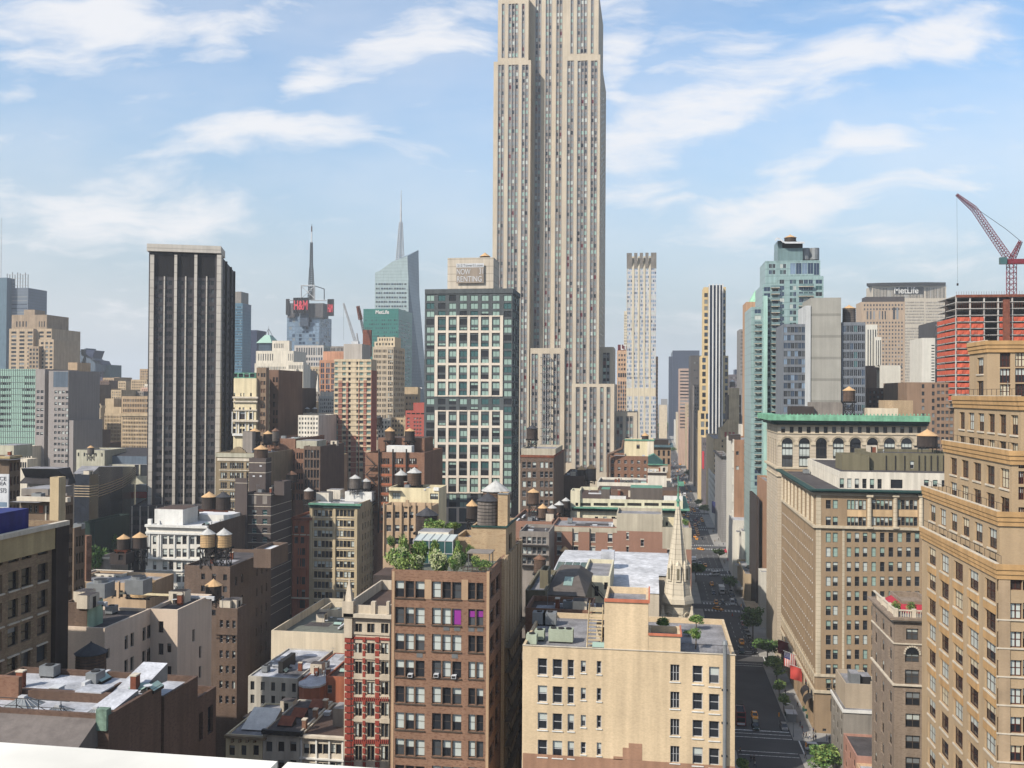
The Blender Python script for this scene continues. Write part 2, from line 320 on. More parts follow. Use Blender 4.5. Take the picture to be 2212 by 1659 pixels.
    def done(s, kind=None):
        L = s.L; b = s.part(s.name); fr = s.frames(); wb = None; zt, zb = s.zt, s.zb; nind = 0
        for f in 'SX':
            P, a, n, th, ln = fr[f]; ops = s.op[f]
            k = lambda u, w, z: (P[0]+a[0]*u+n[0]*w-L.x, P[1]+a[1]*u+n[1]*w-L.y, z-L.z)
            zs = sorted({zb, zt, *[min(max(z, zb), zt) for o in ops for z in (o[2], o[3])]})
            act = sorted(ops, key=lambda o: o[0])
            prev = None
            for z0, z1 in zip(zs, zs[1:]):
                if z1-z0 < 1e-4: continue
                zm = (z0+z1)/2; ints = [(o[0], o[1]) for o in act if o[2] < zm < o[3]]
                u = 0
                for x0, x1 in ints:
                    if x0 > u+1e-4: b.q(k(u, 0, z0), k(x0, 0, z0), k(x0, 0, z1), k(u, 0, z1), s.wm)
                    u = max(u, x1)
                if u < ln-1e-4: b.q(k(u, 0, z0), k(ln, 0, z0), k(ln, 0, z1), k(u, 0, z1), s.wm)
            dist = max(30, Vector((P[0]+a[0]*ln/2, P[1]+a[1]*ln/2, 0)).dot(F_))
            ops2 = sorted(ops, key=lambda o: -o[3])
            for (x0, x1, z0, z1, st, panel, sub, rv) in ops2:
                rv = rv if rv is not None else ST[st]['rv']
                b.q(k(x0, 0, z0), k(x0, rv, z0), k(x0, rv, z1), k(x0, 0, z1), s.wm); b.q(k(x1, 0, z0), k(x1, rv, z0), k(x1, rv, z1), k(x1, 0, z1), s.wm)
                b.q(k(x0, 0, z0), k(x1, 0, z0), k(x1, rv, z0), k(x0, rv, z0), s.wm); b.q(k(x0, 0, z1), k(x1, 0, z1), k(x1, rv, z1), k(x0, rv, z1), s.wm)
                cells = [(x0, z0, x1-x0, z1-z0)]; dd = rv
                if panel:
                    s.part('spandrel', True).q(k(x0, rv, z0), k(x1, rv, z0), k(x1, rv, z1), k(x0, rv, z1), panel); dd = rv-.06
                    if sub:
                        n_, f_, k_, v_ = sub; pw = (x1-x0)/n_; ph = (z1-z0)/k_
                        cells = [(x0+(i+.5-f_/2)*pw, z0+(j+.5-v_/2)*ph, pw*f_, ph*v_) for i in range(n_) for j in reversed(range(k_))]
                    else: cells = []
                for (cx_, cz, w, h) in cells:
                    var = pick(st, s.r)
                    e = wgeo(w, h, st, var)
                    px = h*FP/dist*.463
                    if px >= s.minpx and NB.get(s.T.name, 0) < s.cap:
                        NB[s.T.name] = NB.get(s.T.name, 0)+1; NWIN[0] += 1
                        if e[1] is None: e[1] = split_window(e[0], ST[st]) if ST[st]['pane'] else [('window', e[0].mesh('window'))]
                        o = put(e[1][0][1], 'window', s.T, k(cx_, dd, cz), th)
                        for nm_, me_ in e[1][1:]: put(me_, nm_, o)
                    else:
                        wb = SW.setdefault(s.T.name, (s.T, MB()))[1]
                        i0 = len(wb.v)
                        wb.v += [k(cx_+v[0], dd+v[1], cz+v[2]) for v in e[0].v]
                        mm = [wb.mi(m) for m in e[0].mats]
                        wb.f += [tuple(i0+x for x in q) for q in e[0].f]; wb.m += [mm[x] for x in e[0].m]
        # plain far sides, parapet and roof
        W, D = s.W, s.D; c = lambda x, y, z: (s.P[0]+s.u[0]*x+s.v[0]*y-L.x, s.P[1]+s.u[1]*x+s.v[1]*y-L.y, z-L.z)
        ox = 0 if s.side == 'E' else W
        b.q(c(0, D, zb), c(W, D, zb), c(W, D, zt), c(0, D, zt), s.wm); b.q(c(ox, 0, zb), c(ox, D, zb), c(ox, D, zt), c(ox, 0, zt), s.wm)
        if s.roof:
            t = min(s.pt, W*.2, D*.2); zr = zt-s.par
            o = [(0, 0), (W, 0), (W, D), (0, D)]; i = [(t, t), (W-t, t), (W-t, D-t), (t, D-t)]
            for j in range(4):
                p, q, p2, q2 = o[j], o[(j+1) % 4], i[(j+1) % 4], i[j]
                b.q(c(*p, zt), c(*q, zt), c(*p2, zt), c(*q2, zt), s.wm)
                b.q(c(*q2, zt), c(*p2, zt), c(*p2, zr), c(*q2, zr), s.wm)
            s.part('roof').q(c(*i[0], zr), c(*i[1], zr), c(*i[2], zr), c(*i[3], zr), s.rm)
        for n, mb in s.parts.items():
            if mb.f: mb.build(n.split('|')[0], s.T)
        return s
NB = {}; SW = {}
def flush_windows():
    for T, mb in SW.values(): o = mb.build('window', T); o['kind'] = 'stuff'
_CL = []
def clut():
    if _CL: return _CL
    b = MB(); b.cyl(0, 0, 0, .9, .16, .16, 8, 'metal_grey'); b.cyl(0, 0, .9, 1.15, .32, .2, 8, 'metal_grey'); _CL.append(('vent_pipe', b.mesh('vent_pipe')))
    b = MB(); b.box(-1, 1, -.7, .7, .25, 1.5, 'metal_grey'); b.cyl(0, 0, 1.5, 1.62, .55, .55, 10, 'metal_dark'); b.box(-.9, -.7, -.6, .6, 0, .25, 'metal_dark'); b.box(.7, .9, -.6, .6, 0, .25, 'metal_dark'); _CL.append(('roof_fan_unit', b.mesh('roof_fan_unit')))
    b = MB(); b.box(-.6, .6, -.6, .6, 0, .7, 'roof_silver'); b.box(-.7, .7, -.7, .7, .7, .8, 'metal_white'); _CL.append(('roof_hatch', b.mesh('roof_hatch')))
    b = MB(); b.box(-2.5, 2.5, -.25, .25, .3, .75, 'metal_white'); b.box(-2.3, -2.1, -.2, .2, 0, .3, 'metal_dark'); b.box(2.1, 2.3, -.2, .2, 0, .3, 'metal_dark'); b.box(2.5, 2.95, -.25, .25, 0, .75, 'metal_white'); _CL.append(('duct', b.mesh('duct')))
    b = MB(); b.box(-.45, .45, -.35, .35, 0, 1.9, 'rust'); b.box(-.52, .52, -.42, .42, 1.9, 2.05, 'stone_trim'); _CL.append(('chimney', b.mesh('chimney')))
    b = MB(); b.box(-1.4, 1.4, -1.2, 1.2, 0, 2.3, 'stone_trim', 'roof_dark'); b.box(-.5, .4, -1.23, -1.201, 0, 1.9, 'metal_dark'); _CL.append(('stair_head', b.mesh('stair_head')))
    b = MB(); b.tube((0, 0, 0), (0, 0, 3.4), .04, 'metal_grey'); b.tube((-.7, 0, 3), (.7, 0, 3), .03, 'metal_grey'); b.tube((-.5, 0, 2.5), (.5, 0, 2.5), .03, 'metal_grey'); _CL.append(('aerial', b.mesh('aerial')))
    b = MB(); b.tube((0, 0, 0), (0, 0, .7), .05, 'metal_grey'); b.cyl(0, -.1, .7, .95, .1, .5, 12, 'metal_white'); _CL.append(('satellite_dish', b.mesh('satellite_dish')))
    b = MB(); b.box(-1.1, 1.1, -.8, .8, 0, .35, 'metal_dark'); b.q((-1.1, -.8, .351), (1.1, -.8, .351), (1.1, 0, .85), (-1.1, 0, .85), 'blind_green'); b.q((-1.1, .8, .351), (1.1, .8, .351), (1.1, 0, .85), (-1.1, 0, .85), 'glass_mid'); _CL.append(('skylight', b.mesh('skylight')))
    b = MB(); b.box(-3.5, 3.5, -2.2, 2.2, 0, .02, 'roof_dark'); _CL.append(('tar_patch', b.mesh('tar_patch'))); b = MB(); b.box(-2.8, 2.8, -3, 3, 0, .026, 'roof_grey'); _CL.append(('tar_patch', b.mesh('tar_patch')))
    return _CL
def B(name, label, cat='building', group=None, **k):
    return Mass(thing(name, label, cat, group=group), **k)
def w(n, r, g, b, **k): mat(n, C(r, g, b), **k); return n
w('w', 190, 170, 140)
# ------------------------------------------------------------------ ground
GR = MB(); GR.q((-6000, -5000, 0), (6000, -5000, 0), (6000, 9000, 0), (-6000, 9000, 0), 'asphalt')
mat('asphalt', (.075, .074, .073), .9, .35, .08, 0, .2); mat('asphalt_dark', (.062, .061, .062), .85, .3, .1, .0, .25); mat('pave', (.25, .24, .22), .9, .25, .2, 0, .15); mat('kerb', (.32, .31, .29), .9, .2, .5, 0, .1); mat('paint', (.5, .5, .48), .7, .8, 1.5, 0, .6)
tag(GR.build('ground'), kind='structure')
XW, XE, BW, BE = 22.0, 38.0, 12.0, 44.8
CR = [255+81*k for k in range(-2, 31)]
b = MB(); b.q((XW, 60, .004), (XE, 60, .004), (XE, 2700, .004), (XW, 2700, .004), 'asphalt_dark'); tag(b.build('road'), kind='structure')
b = MB()
for y in CR[:24]: b.q((-400, y-5, .002), (XW, y-5, .002), (XW, y+5, .002), (-400, y+5, .002), 'asphalt_dark'); b.q((XE, y-5, .002), (400, y-5, .002), (400, y+5, .002), (XE, y+5, .002), 'asphalt_dark')
tag(b.build('side_street'), kind='structure')
b = MB()
for y0, y1 in zip([0]+CR, CR):
    for x0, x1 in ((-14, XW), (XE, 70)):
        b.box(x0, x1, y0+5, y1-5, 0, .14, 'kerb', 'pave')
tag(b.build('pavement'), kind='structure')
b = MB(); mk = lambda x0, x1, y0, y1: b.q((x0, y0, .009), (x1, y0, .009), (x1, y1, .009), (x0, y1, .009), 'paint')
for i, y in enumerate(CR[:16]):
    if y < 200: continue
    if i < 6:
        for yy in (y-7.4, y-4.8, y+5.4, y+8.2): mk(XW+.5, XE-.3, yy, yy+.32)
        mk(XW+.3, XE-.3, y+10.6, y+11.2)
        for xx in (XE+1.2, XE+5.2): mk(xx, xx+.35, y-5, y+5)
    if i >= 4:
        for yy in (y-8.2, y+5):
            for q in range(11): mk(XW+.8+q*1.4, XW+1.4+q*1.4, yy, yy+3.2)
    for xx in (25.4, 28.6, 31.8, 35):
        for q in range(0 if y < 330 else 6): mk(xx, xx+.13, y+16+q*7, y+19+q*7)
tag(b.build('road_markings'), kind='structure')
# ------------------------------------------------------------------ ledge in front of the camera
b = MB(); mat('ledge', C(255, 250, 236, .62), .9, .12, 9, 0, .3)
yl = hZ(730, 1659, H-.52)[1]; yl2 = hZ(0, 1598, H-.52)[1]; yy = (yl+yl2)/2
for x0, x1 in ((-9, -.52), (-.505, 6)): b.box(x0, x1, yy-.75, yy, H-.85, H-.52, 'ledge')
b.box(-9, 6, yy-.6, yy-.08, 0, H-.86, 'ledge')
o = tag(b.build('parapet_wall'), 'sunlit white stucco parapet along the bottom left edge of the view', 'parapet')
# ------------------------------------------------------------------ the tall limestone skyscraper
w('lime', 216, 199, 172, var=.14, scale=.08, streak=.1, course=0); mat('mull', C(176, 170, 162), .4, .1, .3, 0, .05, .3); w('lime2', 216, 194, 164, var=.12, streak=.2, course=0); w('spandrel', 158, 145, 138, var=.25, scale=.8, metal=.2, rough=.5); w('spandrel_dark', 62, 58, 66, var=.3, scale=.8)
T = thing('skyscraper', 'towering limestone skyscraper with long window strips cut off by the top edge of the picture', 'skyscraper')
YE = 575; zl = zY(1150, 1030, YE)
def esb(m, strips, y0, y1, pitch=13.6, sp='spandrel'):
    for xa, xb, n in strips:
        k = max(1, round((y1-y0)/pitch)); m.S(xa, xb, 1, 1, y0, y1, 1, 1, 'esb', panel=sp, sub=(n, .74, k, .56), rv=.5)
        for i in range(n+1):
            x = xa+(xb-xa)*i/n; m.rect('mullion', x-.75, x+.75, y0, y1, -.1, .3, 'mull')
    return m
m = Mass(T, YE+9, 1130, 1232, -60, xe=1245, wm='lime', side='E', cap=0, name='core')
esb(m, [(1155, 1167, 2), (1177, 1190, 2), (1200, 1213, 2)], -30, 762); m.done()
m = m.add(Y=YE, xl=1066.5, xr=1146.7, yt=131.5, xe=1160, D=None, name='west_wing', cap=0); m.D = 45
esb(m, [(1073.5, 1086.5, 2), (1095.5, 1117.3, 3), (1125, 1139, 2)], 140, 1000); m.done()
m = m.add(Y=YE, xl=1215.3, xr=1296.8, yt=119.5, xe=1306, name='east_wing')
esb(m, [(1223, 1237, 2), (1245.3, 1267, 3), (1274.5, 1288.3, 2)], 131, 1000); m.X(.25, .8, 4, .35, 140, 760, 45, .5, 'esb'); m.done()
m = m.add(Y=YE+2.5, xl=1076, xr=1142, yt=-6, dp=40, name='upper_west_wing')
esb(m, [(1083.8, 1089.8, 1), (1098, 1119, 3), (1127, 1133, 1)], 8, 125); m.done()
m = m.add(Y=YE+2.5, xl=1217, xr=1293.4, yt=-16, xe=1299, name='upper_east_wing')
esb(m, [(1232.5, 1238, 1), (1246.5, 1268, 3), (1276.5, 1282, 1)], -2, 116); m.done()
m = m.add(Y=YE-1.2, xl=1145.7, xr=1219.5, yt=752, dp=12, name='lower_block')
esb(m, [(1147.5, 1161, 2), (1170.5, 1187, 2), (1195, 1208.5, 2)], 764, 1030)
for x in (1154.2, 1178.7, 1201.7):
    for a in range(-3, 4):
        t = math.radians(a*26); s0 = m.sx(x, 762); z0 = m.sz(x, 764); P = m.P
        m.part('shell_ornament').tube((P[0]+s0-m.L.x, -1.5+0, z0-m.L.z), (P[0]+s0-m.L.x+math.sin(t)*1.9, -1.5, z0-m.L.z+math.cos(t)*2.2), .16, 'lime2')
for y in range(772, 960, 17):
    m.rect('scaffold', 1168, 1190, y, y+1.2, -2.2, -.9, 'frame_grey')
for x in (1168, 1173.5, 1179, 1184.5, 1190): m.rect('scaffold', x-.35, x+.35, 766, 965, -2.2, -1.9, 'frame_white')
m.done()
m = m.add(Y=YE-9, xl=1235.5, xr=1327, yt=829, xe=1333.5, name='lower_east_block')
esb(m, [(1243.5, 1252, 1), (1259, 1267, 1), (1273, 1287.5, 2), (1296, 1303, 1), (1310, 1317.5, 1)], 836, 1020); m.done()
m = m.add(Y=YE+14, xl=1294, xr=1325.5, yt=749.5, xe=1329, name='middle_east_block')
esb(m, [(1302, 1317, 2)], 762, 850, sp='spandrel_dark'); m.done()
m = m.add(Y=YE, xl=1328.6, xr=1376.6, yt=890.7, dp=40, name='corner_block')
esb(m, [(1331, 1345, 2), (1352, 1367, 2)], 899, 1010); m.done()
# ------------------------------------------------------------------ apartment tower with the rental sign
w('t31g', 92, 98, 100, var=.12); w('t31b', 240, 224, 202, var=.06, streak=.1); w('t31p', 214, 200, 178, var=.1, course=3.2)
m = B('apartment_tower', 'grey and cream apartment tower carrying a rental sign on its roof block', Y=385, xl=918, xr=1107, yt=624, xe=1121.5, wm='t31g', rm='roof_grey', cap=100)
CW = [(946.5, 962.3), (969.8, 985.3), (992.8, 1008.5), (1016.3, 1032.5), (1039.8, 1055.3), (1063.5, 1079)]
y = 636
for r_ in range(27):
    for a, c in CW: m.S(a, c, 1, 1, y+1.5, y+14.2, 1, 1, 'teal')
    m.S(921, 938, 1, 1, y+1.5, y+14.2, 1, 1, 'teal'); m.S(1088, 1105, 1, 1, y+1.5, y+14.2, 1, 1, 'teal')
    y += 17.2
m.copyrows(.08, .92, 4, .7)
def cream(ya, yb, prs):
    xs = [939]+[v for ab in CW for v in (ab[0]-1, ab[1]+1)]+[1086.5]
    for i in range(0, 14, 2): m.rect('stone_frame', xs[i], xs[i+1], ya, yb, -.35, -.01, 't31b')
    n = round((yb-ya)/prs)
    for i in range(n+1):
        yy = ya+(yb-ya)*i/n
        for a, c in CW: m.rect('stone_frame', a-1, c+1, yy-(0 if i == 0 else 2.6), yy+(2.6 if i < n else 0), -.33, -.01, 't31b')
cream(681.5, 856.5, 34.6); cream(886, 1065.5, 34.8); cream(1095, 1130, 34)
m.band(624, 634, .3, 't31g', 'parapet_band')
m.done(); 
m2 = m.add(Y=391, xl=967, xr=1066, yt=556.5, xe=1076.5, wm='t31p', zb=m.zt-.9, name='rooftop_block'); m2.done()
Ys = 390; sg = thing('rental_sign', 'beige NOW RENTING sign with white lettering on the roof block of the grey apartment tower', 'sign', (hY(985.5, 600, Ys)[0], Ys, zY(1015, 611.4, Ys)))
wd = hY(1044.8, 600, Ys)[0]-sg.location.x; zh = zY(1015, 577.5, Ys)-sg.location.z; zt = zY(1015, 569, Ys)-sg.location.z
w('signp', 168, 152, 134, var=.08); b = MB(); b.box(0, wd, 0, .25, 0, zh-.02, 'signp'); b.build('panel', sg)
b = MB(); b.box(0, wd, -.02, .25, zh, zt, 'metal_white'); b.build('header_strip', sg)
lettering('212 Tower31.com', wd*.92, (zt-zh)*.62, 'frame_grey', sg, (wd/2, -.05, zh+(zt-zh)*.2))
lettering('NOW', wd*.5, zh*.36, 'metal_white', sg, (wd*.27, -.05, zh*.55)); lettering('31', wd*.14, zh*.34, 'metal_white', sg, (wd*.91, -.05, zh*.58)); lettering('RENTING', wd*.9, zh*.36, 'metal_white', sg, (wd*.48, -.05, zh*.08))
# ------------------------------------------------------------------ dark office tower on the left, turned to the diagonal avenue
w('dkt', 80, 76, 79, var=.1, streak=.1); w('dkc', 226, 216, 200, var=.1, streak=.15, course=3.7); w('dkv', 30, 28, 32)
m = B('office_tower', 'dark office tower with tall white vertical piers and a blank dark top', Y=400, xl=322, xr=476, yt=548, xe=504, rot=19.5, wm='dkt', rm='roof_dark', cap=100)
xs = [(322.5, 331), (374.8, 380.8), (418, 424.2), (466.5, 476)]; th = [353, 399, 444.3]
bay = [(334.5, 351.5), (354.5, 372.5), (383, 397.5), (400.5, 416), (426.5, 442.8), (445.8, 463)]
for r_ in range(28):
    y = 606+r_*18.35
    for a, c in bay: m.S(a+.6, c-.6, 2, .88, y, y+10, 1, 1, 'dkw')
style('dkw', 'frame_grey', [('glass_dark', 0, 5), ('glass_mid', 0, 1)], fw=.06, rail=False)
for a, c in xs: m.rect('pier', a, c, 551, 1120, -1.1, -.01, 'dkc')
for x in th: m.rect('thin_pier', x-1.3, x+1.3, 597, 1120, -.5, -.01, 'dkc')
m.rect('blank_panel', 333, 464, 551, 599, -.06, -.01, 'dkv')
m.X(.1, .9, 6, .5, 606, 1090, 27, .5, 'dark')
P, a, n, th_, ln = m.frames()['X']; P = (P[0]-m.L.x, P[1]-m.L.y)
for q in (0, .33, .66, .93): m.part('side_pier').ob(P, a, n, q*ln, q*ln+2, -.8, -.01, 0, m.zt-.1-m.L.z, 'dkv' if q else 'dkc')
m.done()
z0, z1 = m.sz(400, 545), m.sz(400, 532.5); bb = MB(); bb.ob((0, 0), m.u, m.v, -.8, m.W+.4, -1.2, 16, m.zt+.6-m.L.z, z1+.6-m.L.z, 'dkc'); bb.build('roof_screen', m.T)
bb = MB(); bb.ob((0, 0), m.u, m.v, .6, m.W-1, 0, 15, m.zt-.5-m.L.z, m.zt+.7-m.L.z, 'dkv'); bb.build('screen_base', m.T)
m2 = m.add(Y=385, xl=283.5, xr=480, yt=1093, xe=500, rot=19.5, wm='dkt', rm='roof_dark', name='podium')
for r_ in range(5):
    for i in range(6): x = 286+i*17.6; m2.S(x+1, x+14, 2, .86, 1104+r_*19, 1116+r_*19, 1, 1, 'dkw')
for i in range(8): m2.rect('podium_pier', 283.5+i*17.6, 286+i*17.6, 1093, 1230, -.4, -.01, 'dkc')
m2.done()
# ------------------------------------------------------------------ far skyline, left of the tall tower
w('nyt', 116, 128, 142, var=.08, streak=.02, course=4); w('nyt2', 96, 124, 140, var=.1)
m = B('skyscraper', 'grey blue glass skyscraper with a comb of rods on its roof at the left edge', Y=1150, xl=-30, xr=15, yt=600, xe=30, wm='nyt2', cap=0); m.done()
m = m.add(Y=1160, xl=14, xr=61, yt=622, dp=40, wm='nyt', cap=0)
m.S(18, 58, 1, 1, 640, 800, 20, .3, 'farb', rv=.2); m.done()
b = m.part('roof_screen'); m.parts = {'roof_screen': MB()}; b = m.parts['roof_screen']
for i in range(9):
    x = m.W*(.02+.96*i/8); b.box(x-.35+m.P[0]-m.L.x, x+.35+m.P[0]-m.L.x, m.P[1]-m.L.y, m.P[1]-m.L.y+.7, m.zt-m.L.z, m.zt-m.L.z+rnd.uniform(18, 24), 'frame_grey')
for z in (3, 8, 13, 18): b.box(m.P[0]-m.L.x, m.P[0]-m.L.x+m.W, m.P[1]-m.L.y, m.P[1]-m.L.y+.5, m.zt-m.L.z+z, m.zt-m.L.z+z+.5, 'frame_white')
b.build('roof_screen', m.T)
b = MB(); x, z = hY(1.5, 640, 1155); b.tube((x-m.L.x, 5, z-m.L.z-20), (x-m.L.x, 5, zY(1.5, 470, 1155)-m.L.z), .7, 'frame_white', 5, .25); b.build('mast', m.T)
w('nel', 202, 176, 142, var=.1); w('nel2', 176, 152, 124)
def simple(name, lab, Y, xl, xr, yt, xe, wm, S=(), X=None, done=True, cat='building', **k):
    k.setdefault('cap', 0); m = B(name, lab, cat, Y=Y, xl=xl, xr=xr, yt=yt, xe=xe, wm=wm, **k)
    for s in S: m.S(*s)
    if X: m.copyrows(*X)
    return m.done() if done else m
m = B('stepped_tower', 'tan stepped art deco tower with arched crown windows at far left', Y=720, xl=20, xr=72, yt=710, xe=114, wm='nel', cap=0, side='E')
m.S(24, 70, 3, .62, 716, 830, 14, .55, 'far'); m.D = 40; m.done()
m = m.add(Y=724, xl=60, xr=112, yt=710, dp=40); m.S(68, 110, 3, .6, 716, 830, 14, .55, 'far'); m.done()
m = m.add(Y=716, xl=84, xr=116, yt=733, dp=36); m.S(88, 113, 3, .6, 739, 830, 11, .55, 'far'); m.done()
m = m.add(Y=712, xl=62, xr=84, yt=748, dp=30, wm='nel2'); m.S(64, 82, 3, .6, 753, 830, 9, .55, 'far'); m.done()
m = m.add(Y=727, xl=25.5, xr=101.5, yt=680, dp=30); m.S(35, 58, 4, .4, 694, 706, 1, 1, 'far'); m.S(84, 97, 3, .4, 694, 706, 1, 1, 'far'); m.done()
m = m.add(Y=735, xl=52, xr=75, yt=669, dp=14); m.done()
w('blu', 52, 64, 96, var=.15, course=4)
simple('glass_tower', 'dark blue glass slab between the tan stepped tower and the sky', 1300, 102, 140, 706, 141, 'blu', [(104, 138, 9, .7, 712, 810, 22, .6, 'farb')])
w('wes', 96, 112, 128, var=.1); w('wesp', 112, 100, 122, var=.12); w('weg', 50, 92, 98)
T = thing('hotel_tower', 'purple and teal glass hotel tower with a jagged crystal shaped top', 'building')
m = Mass(T, 1280, 184, 221, 792, wm='wesp', cap=0, dp=30); m.S(187, 219, 7, .6, 798, 870, 12, .5, 'farb'); m.done()
m = m.add(Y=1284, xl=221, xr=238, yt=788, dp=30, wm='weg'); m.done()
m = m.add(Y=1275, xl=142, xr=186, yt=800, dp=30, wm='weg'); m.S(144, 184, 7, .7, 803, 870, 11, .6, 'farb'); m.done()
b = MB(); Yq = 1272; q = lambda x, y, d=0: (hY(x, y, Yq)[0]-T.location.x, Yq+d-T.location.y, zY(x, y, Yq)-T.location.z)
for pts, mm in ((((142, 802), (142, 770), (168, 759), (186, 752), (186, 802)), 'wes'), (((174, 754), (205, 757), (198, 776), (176, 768)), 'blu'), (((168, 802), (184, 764), (200, 775), (219, 787), (219, 802)), 'wes'), (((196, 776), (215, 779), (220, 788), (206, 784)), 'blu')):
    f_ = [q(*p) for p in pts]; k_ = [q(*p, d=25) for p in pts]
    b.poly(f_, mm); b.poly(k_[::-1], mm)
    for i in range(len(f_)): j = (i+1) % len(f_); b.q(f_[i], f_[j], k_[j], k_[i], mm)
b.build('crystal_top', T)
w('gcur', 168, 208, 188, var=.08, scale=.05, streak=.03); w('stu', 170, 160, 154, var=.06, streak=.12); w('cream', 236, 222, 196, var=.08)
style('strip', 'frame_dark', [('glass_dark', 0, 3), ('glass_mid', 0, 1), ('glass_mid', .4, 1)], det=1, rail=False)
m = B('office_building', 'pale green curtain wall building with grey stucco side at far left', Y=480, xl=-40, xr=76.5, yt=797, wm='gcur', dp=30, cap=60)
for i in range(9):
    y = 812+i*13.2; m.S(0, 23, 5, .8, y, y+6.2, 1, 1, 'strip'); m.S((53 if i in (0, 1) else 47.5), 75, 6, .8, y, y+6.2, 1, 1, 'strip')
for i in range(30): m.rect('mullion', -40+i*4, -39.5+i*4, 797, 1030, -.18, -.01, 'frame_grey')
for i in range(18): m.rect('mullion', -40, 76.5, 799+i*13.2, 799.6+i*13.2, -.14, -.01, 'frame_grey')
m.done()
m = m.add(Y=478, xl=76.8, xr=97, yt=797, dp=31, wm='stu'); m.S(79, 93.5, 2, .76, 843, 940, 8, .5, 'offw'); m.done()
m = m.add(Y=484, xl=97, xr=105, yt=799, dp=22, wm='stu'); m.done()
m = m.add(Y=477, xl=105.5, xr=148, yt=801, dp=30, wm='stu'); m.S(117, 147, 4, .72, 844, 1000, 13, .48, 'offw'); m.rect('louvre', 115.5, 147, 802.5, 836, -.1, -.01, 'wes'); m.done()
m = m.add(Y=477.5, xl=148, xr=158.5, yt=908, dp=28, wm='stu'); m.done()
m = m.add(Y=470, xl=-40, xr=69, yt=963, dp=9, wm='cream'); m.S(0, 66, 14, .8, 970, 979, 1, 1, 'strip'); m.S(0, 66, 14, .8, 984, 990, 1, 1, 'strip'); m.done()
m = m.add(Y=460, xl=-40, xr=59, yt=991, dp=9, wm='cream'); m.S(0, 57, 12, .8, 998, 1010, 1, 1, 'strip'); m.done()
w('tanb', 196, 164, 124); w('tand', 118, 100, 84); w('orn', 222, 200, 164); w('tang', 206, 180, 140)
m = simple('brick_building', 'tan brick setback tower rising behind the grey stucco side', 640, 147, 167, 783, 195, 'tanb', [(152, 165, 3, .5, 812, 960, 14, .5, 'far')]); 
m = m.add(Y=632, xl=150, xr=178, yt=912, dp=30, cap=0); m.S(153, 176, 5, .5, 918, 990, 6, .5, 'far'); m.done()
m = m.add(Y=645, xl=160, xr=191, yt=830, dp=30, wm='tand', cap=0); m.S(166, 189, 5, .5, 836, 960, 12, .5, 'far'); m.done()
w('tan_a', 206, 178, 138); w('tan_b', 190, 160, 122); w('tan_c', 170, 140, 108); w('pinkb', 220, 176, 150); w('brn_a', 122, 96, 78); w('brn_b', 96, 74, 62); w('gry_a', 150, 140, 130); w('white_a', 236, 226, 206, var=.1); w('dk_a', 70, 60, 56)
m = simple('ornate_building', 'pale ornate office block with four window bays left of the dark tower', 560, 173, 218, 876, 226, 'orn', [(176, 190, 4, .7, 883, 985, 11, .62, 'far'), (191, 203, 4, .7, 883, 985, 11, .62, 'far'), (205, 216, 4, .7, 883, 985, 11, .62, 'far')], done=False)
for x in (174, 190.3, 203.8, 217): m.rect('pier', x-.8, x+.8, 872, 1000, -.8, -.01, 'orn')
m.band(876, 881, .8, 'orn'); m.band(899, 901, .6, 'orn', 'belt'); m.done()
m = simple('setback_building', 'tan setback block with strong vertical piers left of the dark tower', 575, 225, 263, 893, 270, 'tang', [(227, 260, 11, .45, 898, 990, 12, .7, 'far')], done=False)
m.done(); m = m.add(Y=590, xl=227, xr=246, yt=861, dp=25, cap=0); m.done(); m = m.add(Y=584, xl=246, xr=262, yt=879, dp=20, cap=0); m.done()
m = simple('brick_building', 'wide tan brick block with rows of small paired windows beside the dark tower', 565, 262, 330, 893, 340, 'tan_a', [(265, 326, 18, .6, 902, 985, 10, .55, 'far')], done=False); m.band(893, 899, .6, 'tang'); m.done()
m = m.add(Y=575, xl=263, xr=330, yt=856, dp=28, cap=0, wm='tan_b'); m.S(266, 326, 17, .6, 862, 890, 3, .55, 'far'); m.done()
for i, (x0, x1, yt, Y, wm) in enumerate([(196, 226, 839, 760, 'tan_c'), (222, 246, 816, 900, 'tan_b'), (216, 236, 822, 880, 'brn_a'), (246, 258, 815, 950, 'tan_c'), (255, 272, 823, 850, 'tang'), (271, 284, 826, 1000, 'tan_b'), (283, 317, 820, 820, 'tan_a'), (302, 325, 797, 870, 'tan_b'), (305, 330, 837, 700, 'pinkb'), (198, 216, 832, 1100, 'brn_b'), (240, 262, 842, 640, 'tang'), (286, 310, 845, 660, 'gry_a'), (312, 334, 830, 720, 'white_a')]):
    lab = ['low brown building with a water tank roof beyond the ornate block', 'tan building with two white roof fans on its top', 'narrow brown brick building behind the white roof fans', 'small dark topped building beside the far billboard frame', 'gabled tan building in the distant cluster', 'tan building under the far billboard frame', 'wide tan building with a ribbon of windows near the dark tower', 'tall tan slab touching the dark tower at the horizon', 'pink brick block beside the dark tower', 'dark brown block on the horizon by the hotel tower', 'tan tower with a sloping shoulder in the distant cluster', 'grey brick block in the distant cluster', 'white stucco block with one small window beside the dark tower'][i]
    m = simple('distant_building', lab, Y, x0, x1, yt, None, wm, [(x0+2, x1-2, max(2, int((x1-x0)/4)), .5, yt+4, yt+30, 5, .5, 'far')], dp=25, group='low buildings in the left distance')
b = MB(); Yb = 990; X0 = hY(276, 850, Yb)[0]; bt = thing('billboard', 'skeletal billboard frame with a red sign on a distant roof', 'billboard', (X0, Yb, zY(276, 852, Yb)))
wd = hY(289, 850, Yb)[0]-X0
for i in range(5): b.tube((wd*i/4, 0, 0), (wd*i/4, 0, 9), .16, 'frame_grey')
for i in range(5): b.tube((0, 0, 2.5*i), (wd, 0, 2.5*i-.01), .14, 'frame_grey')
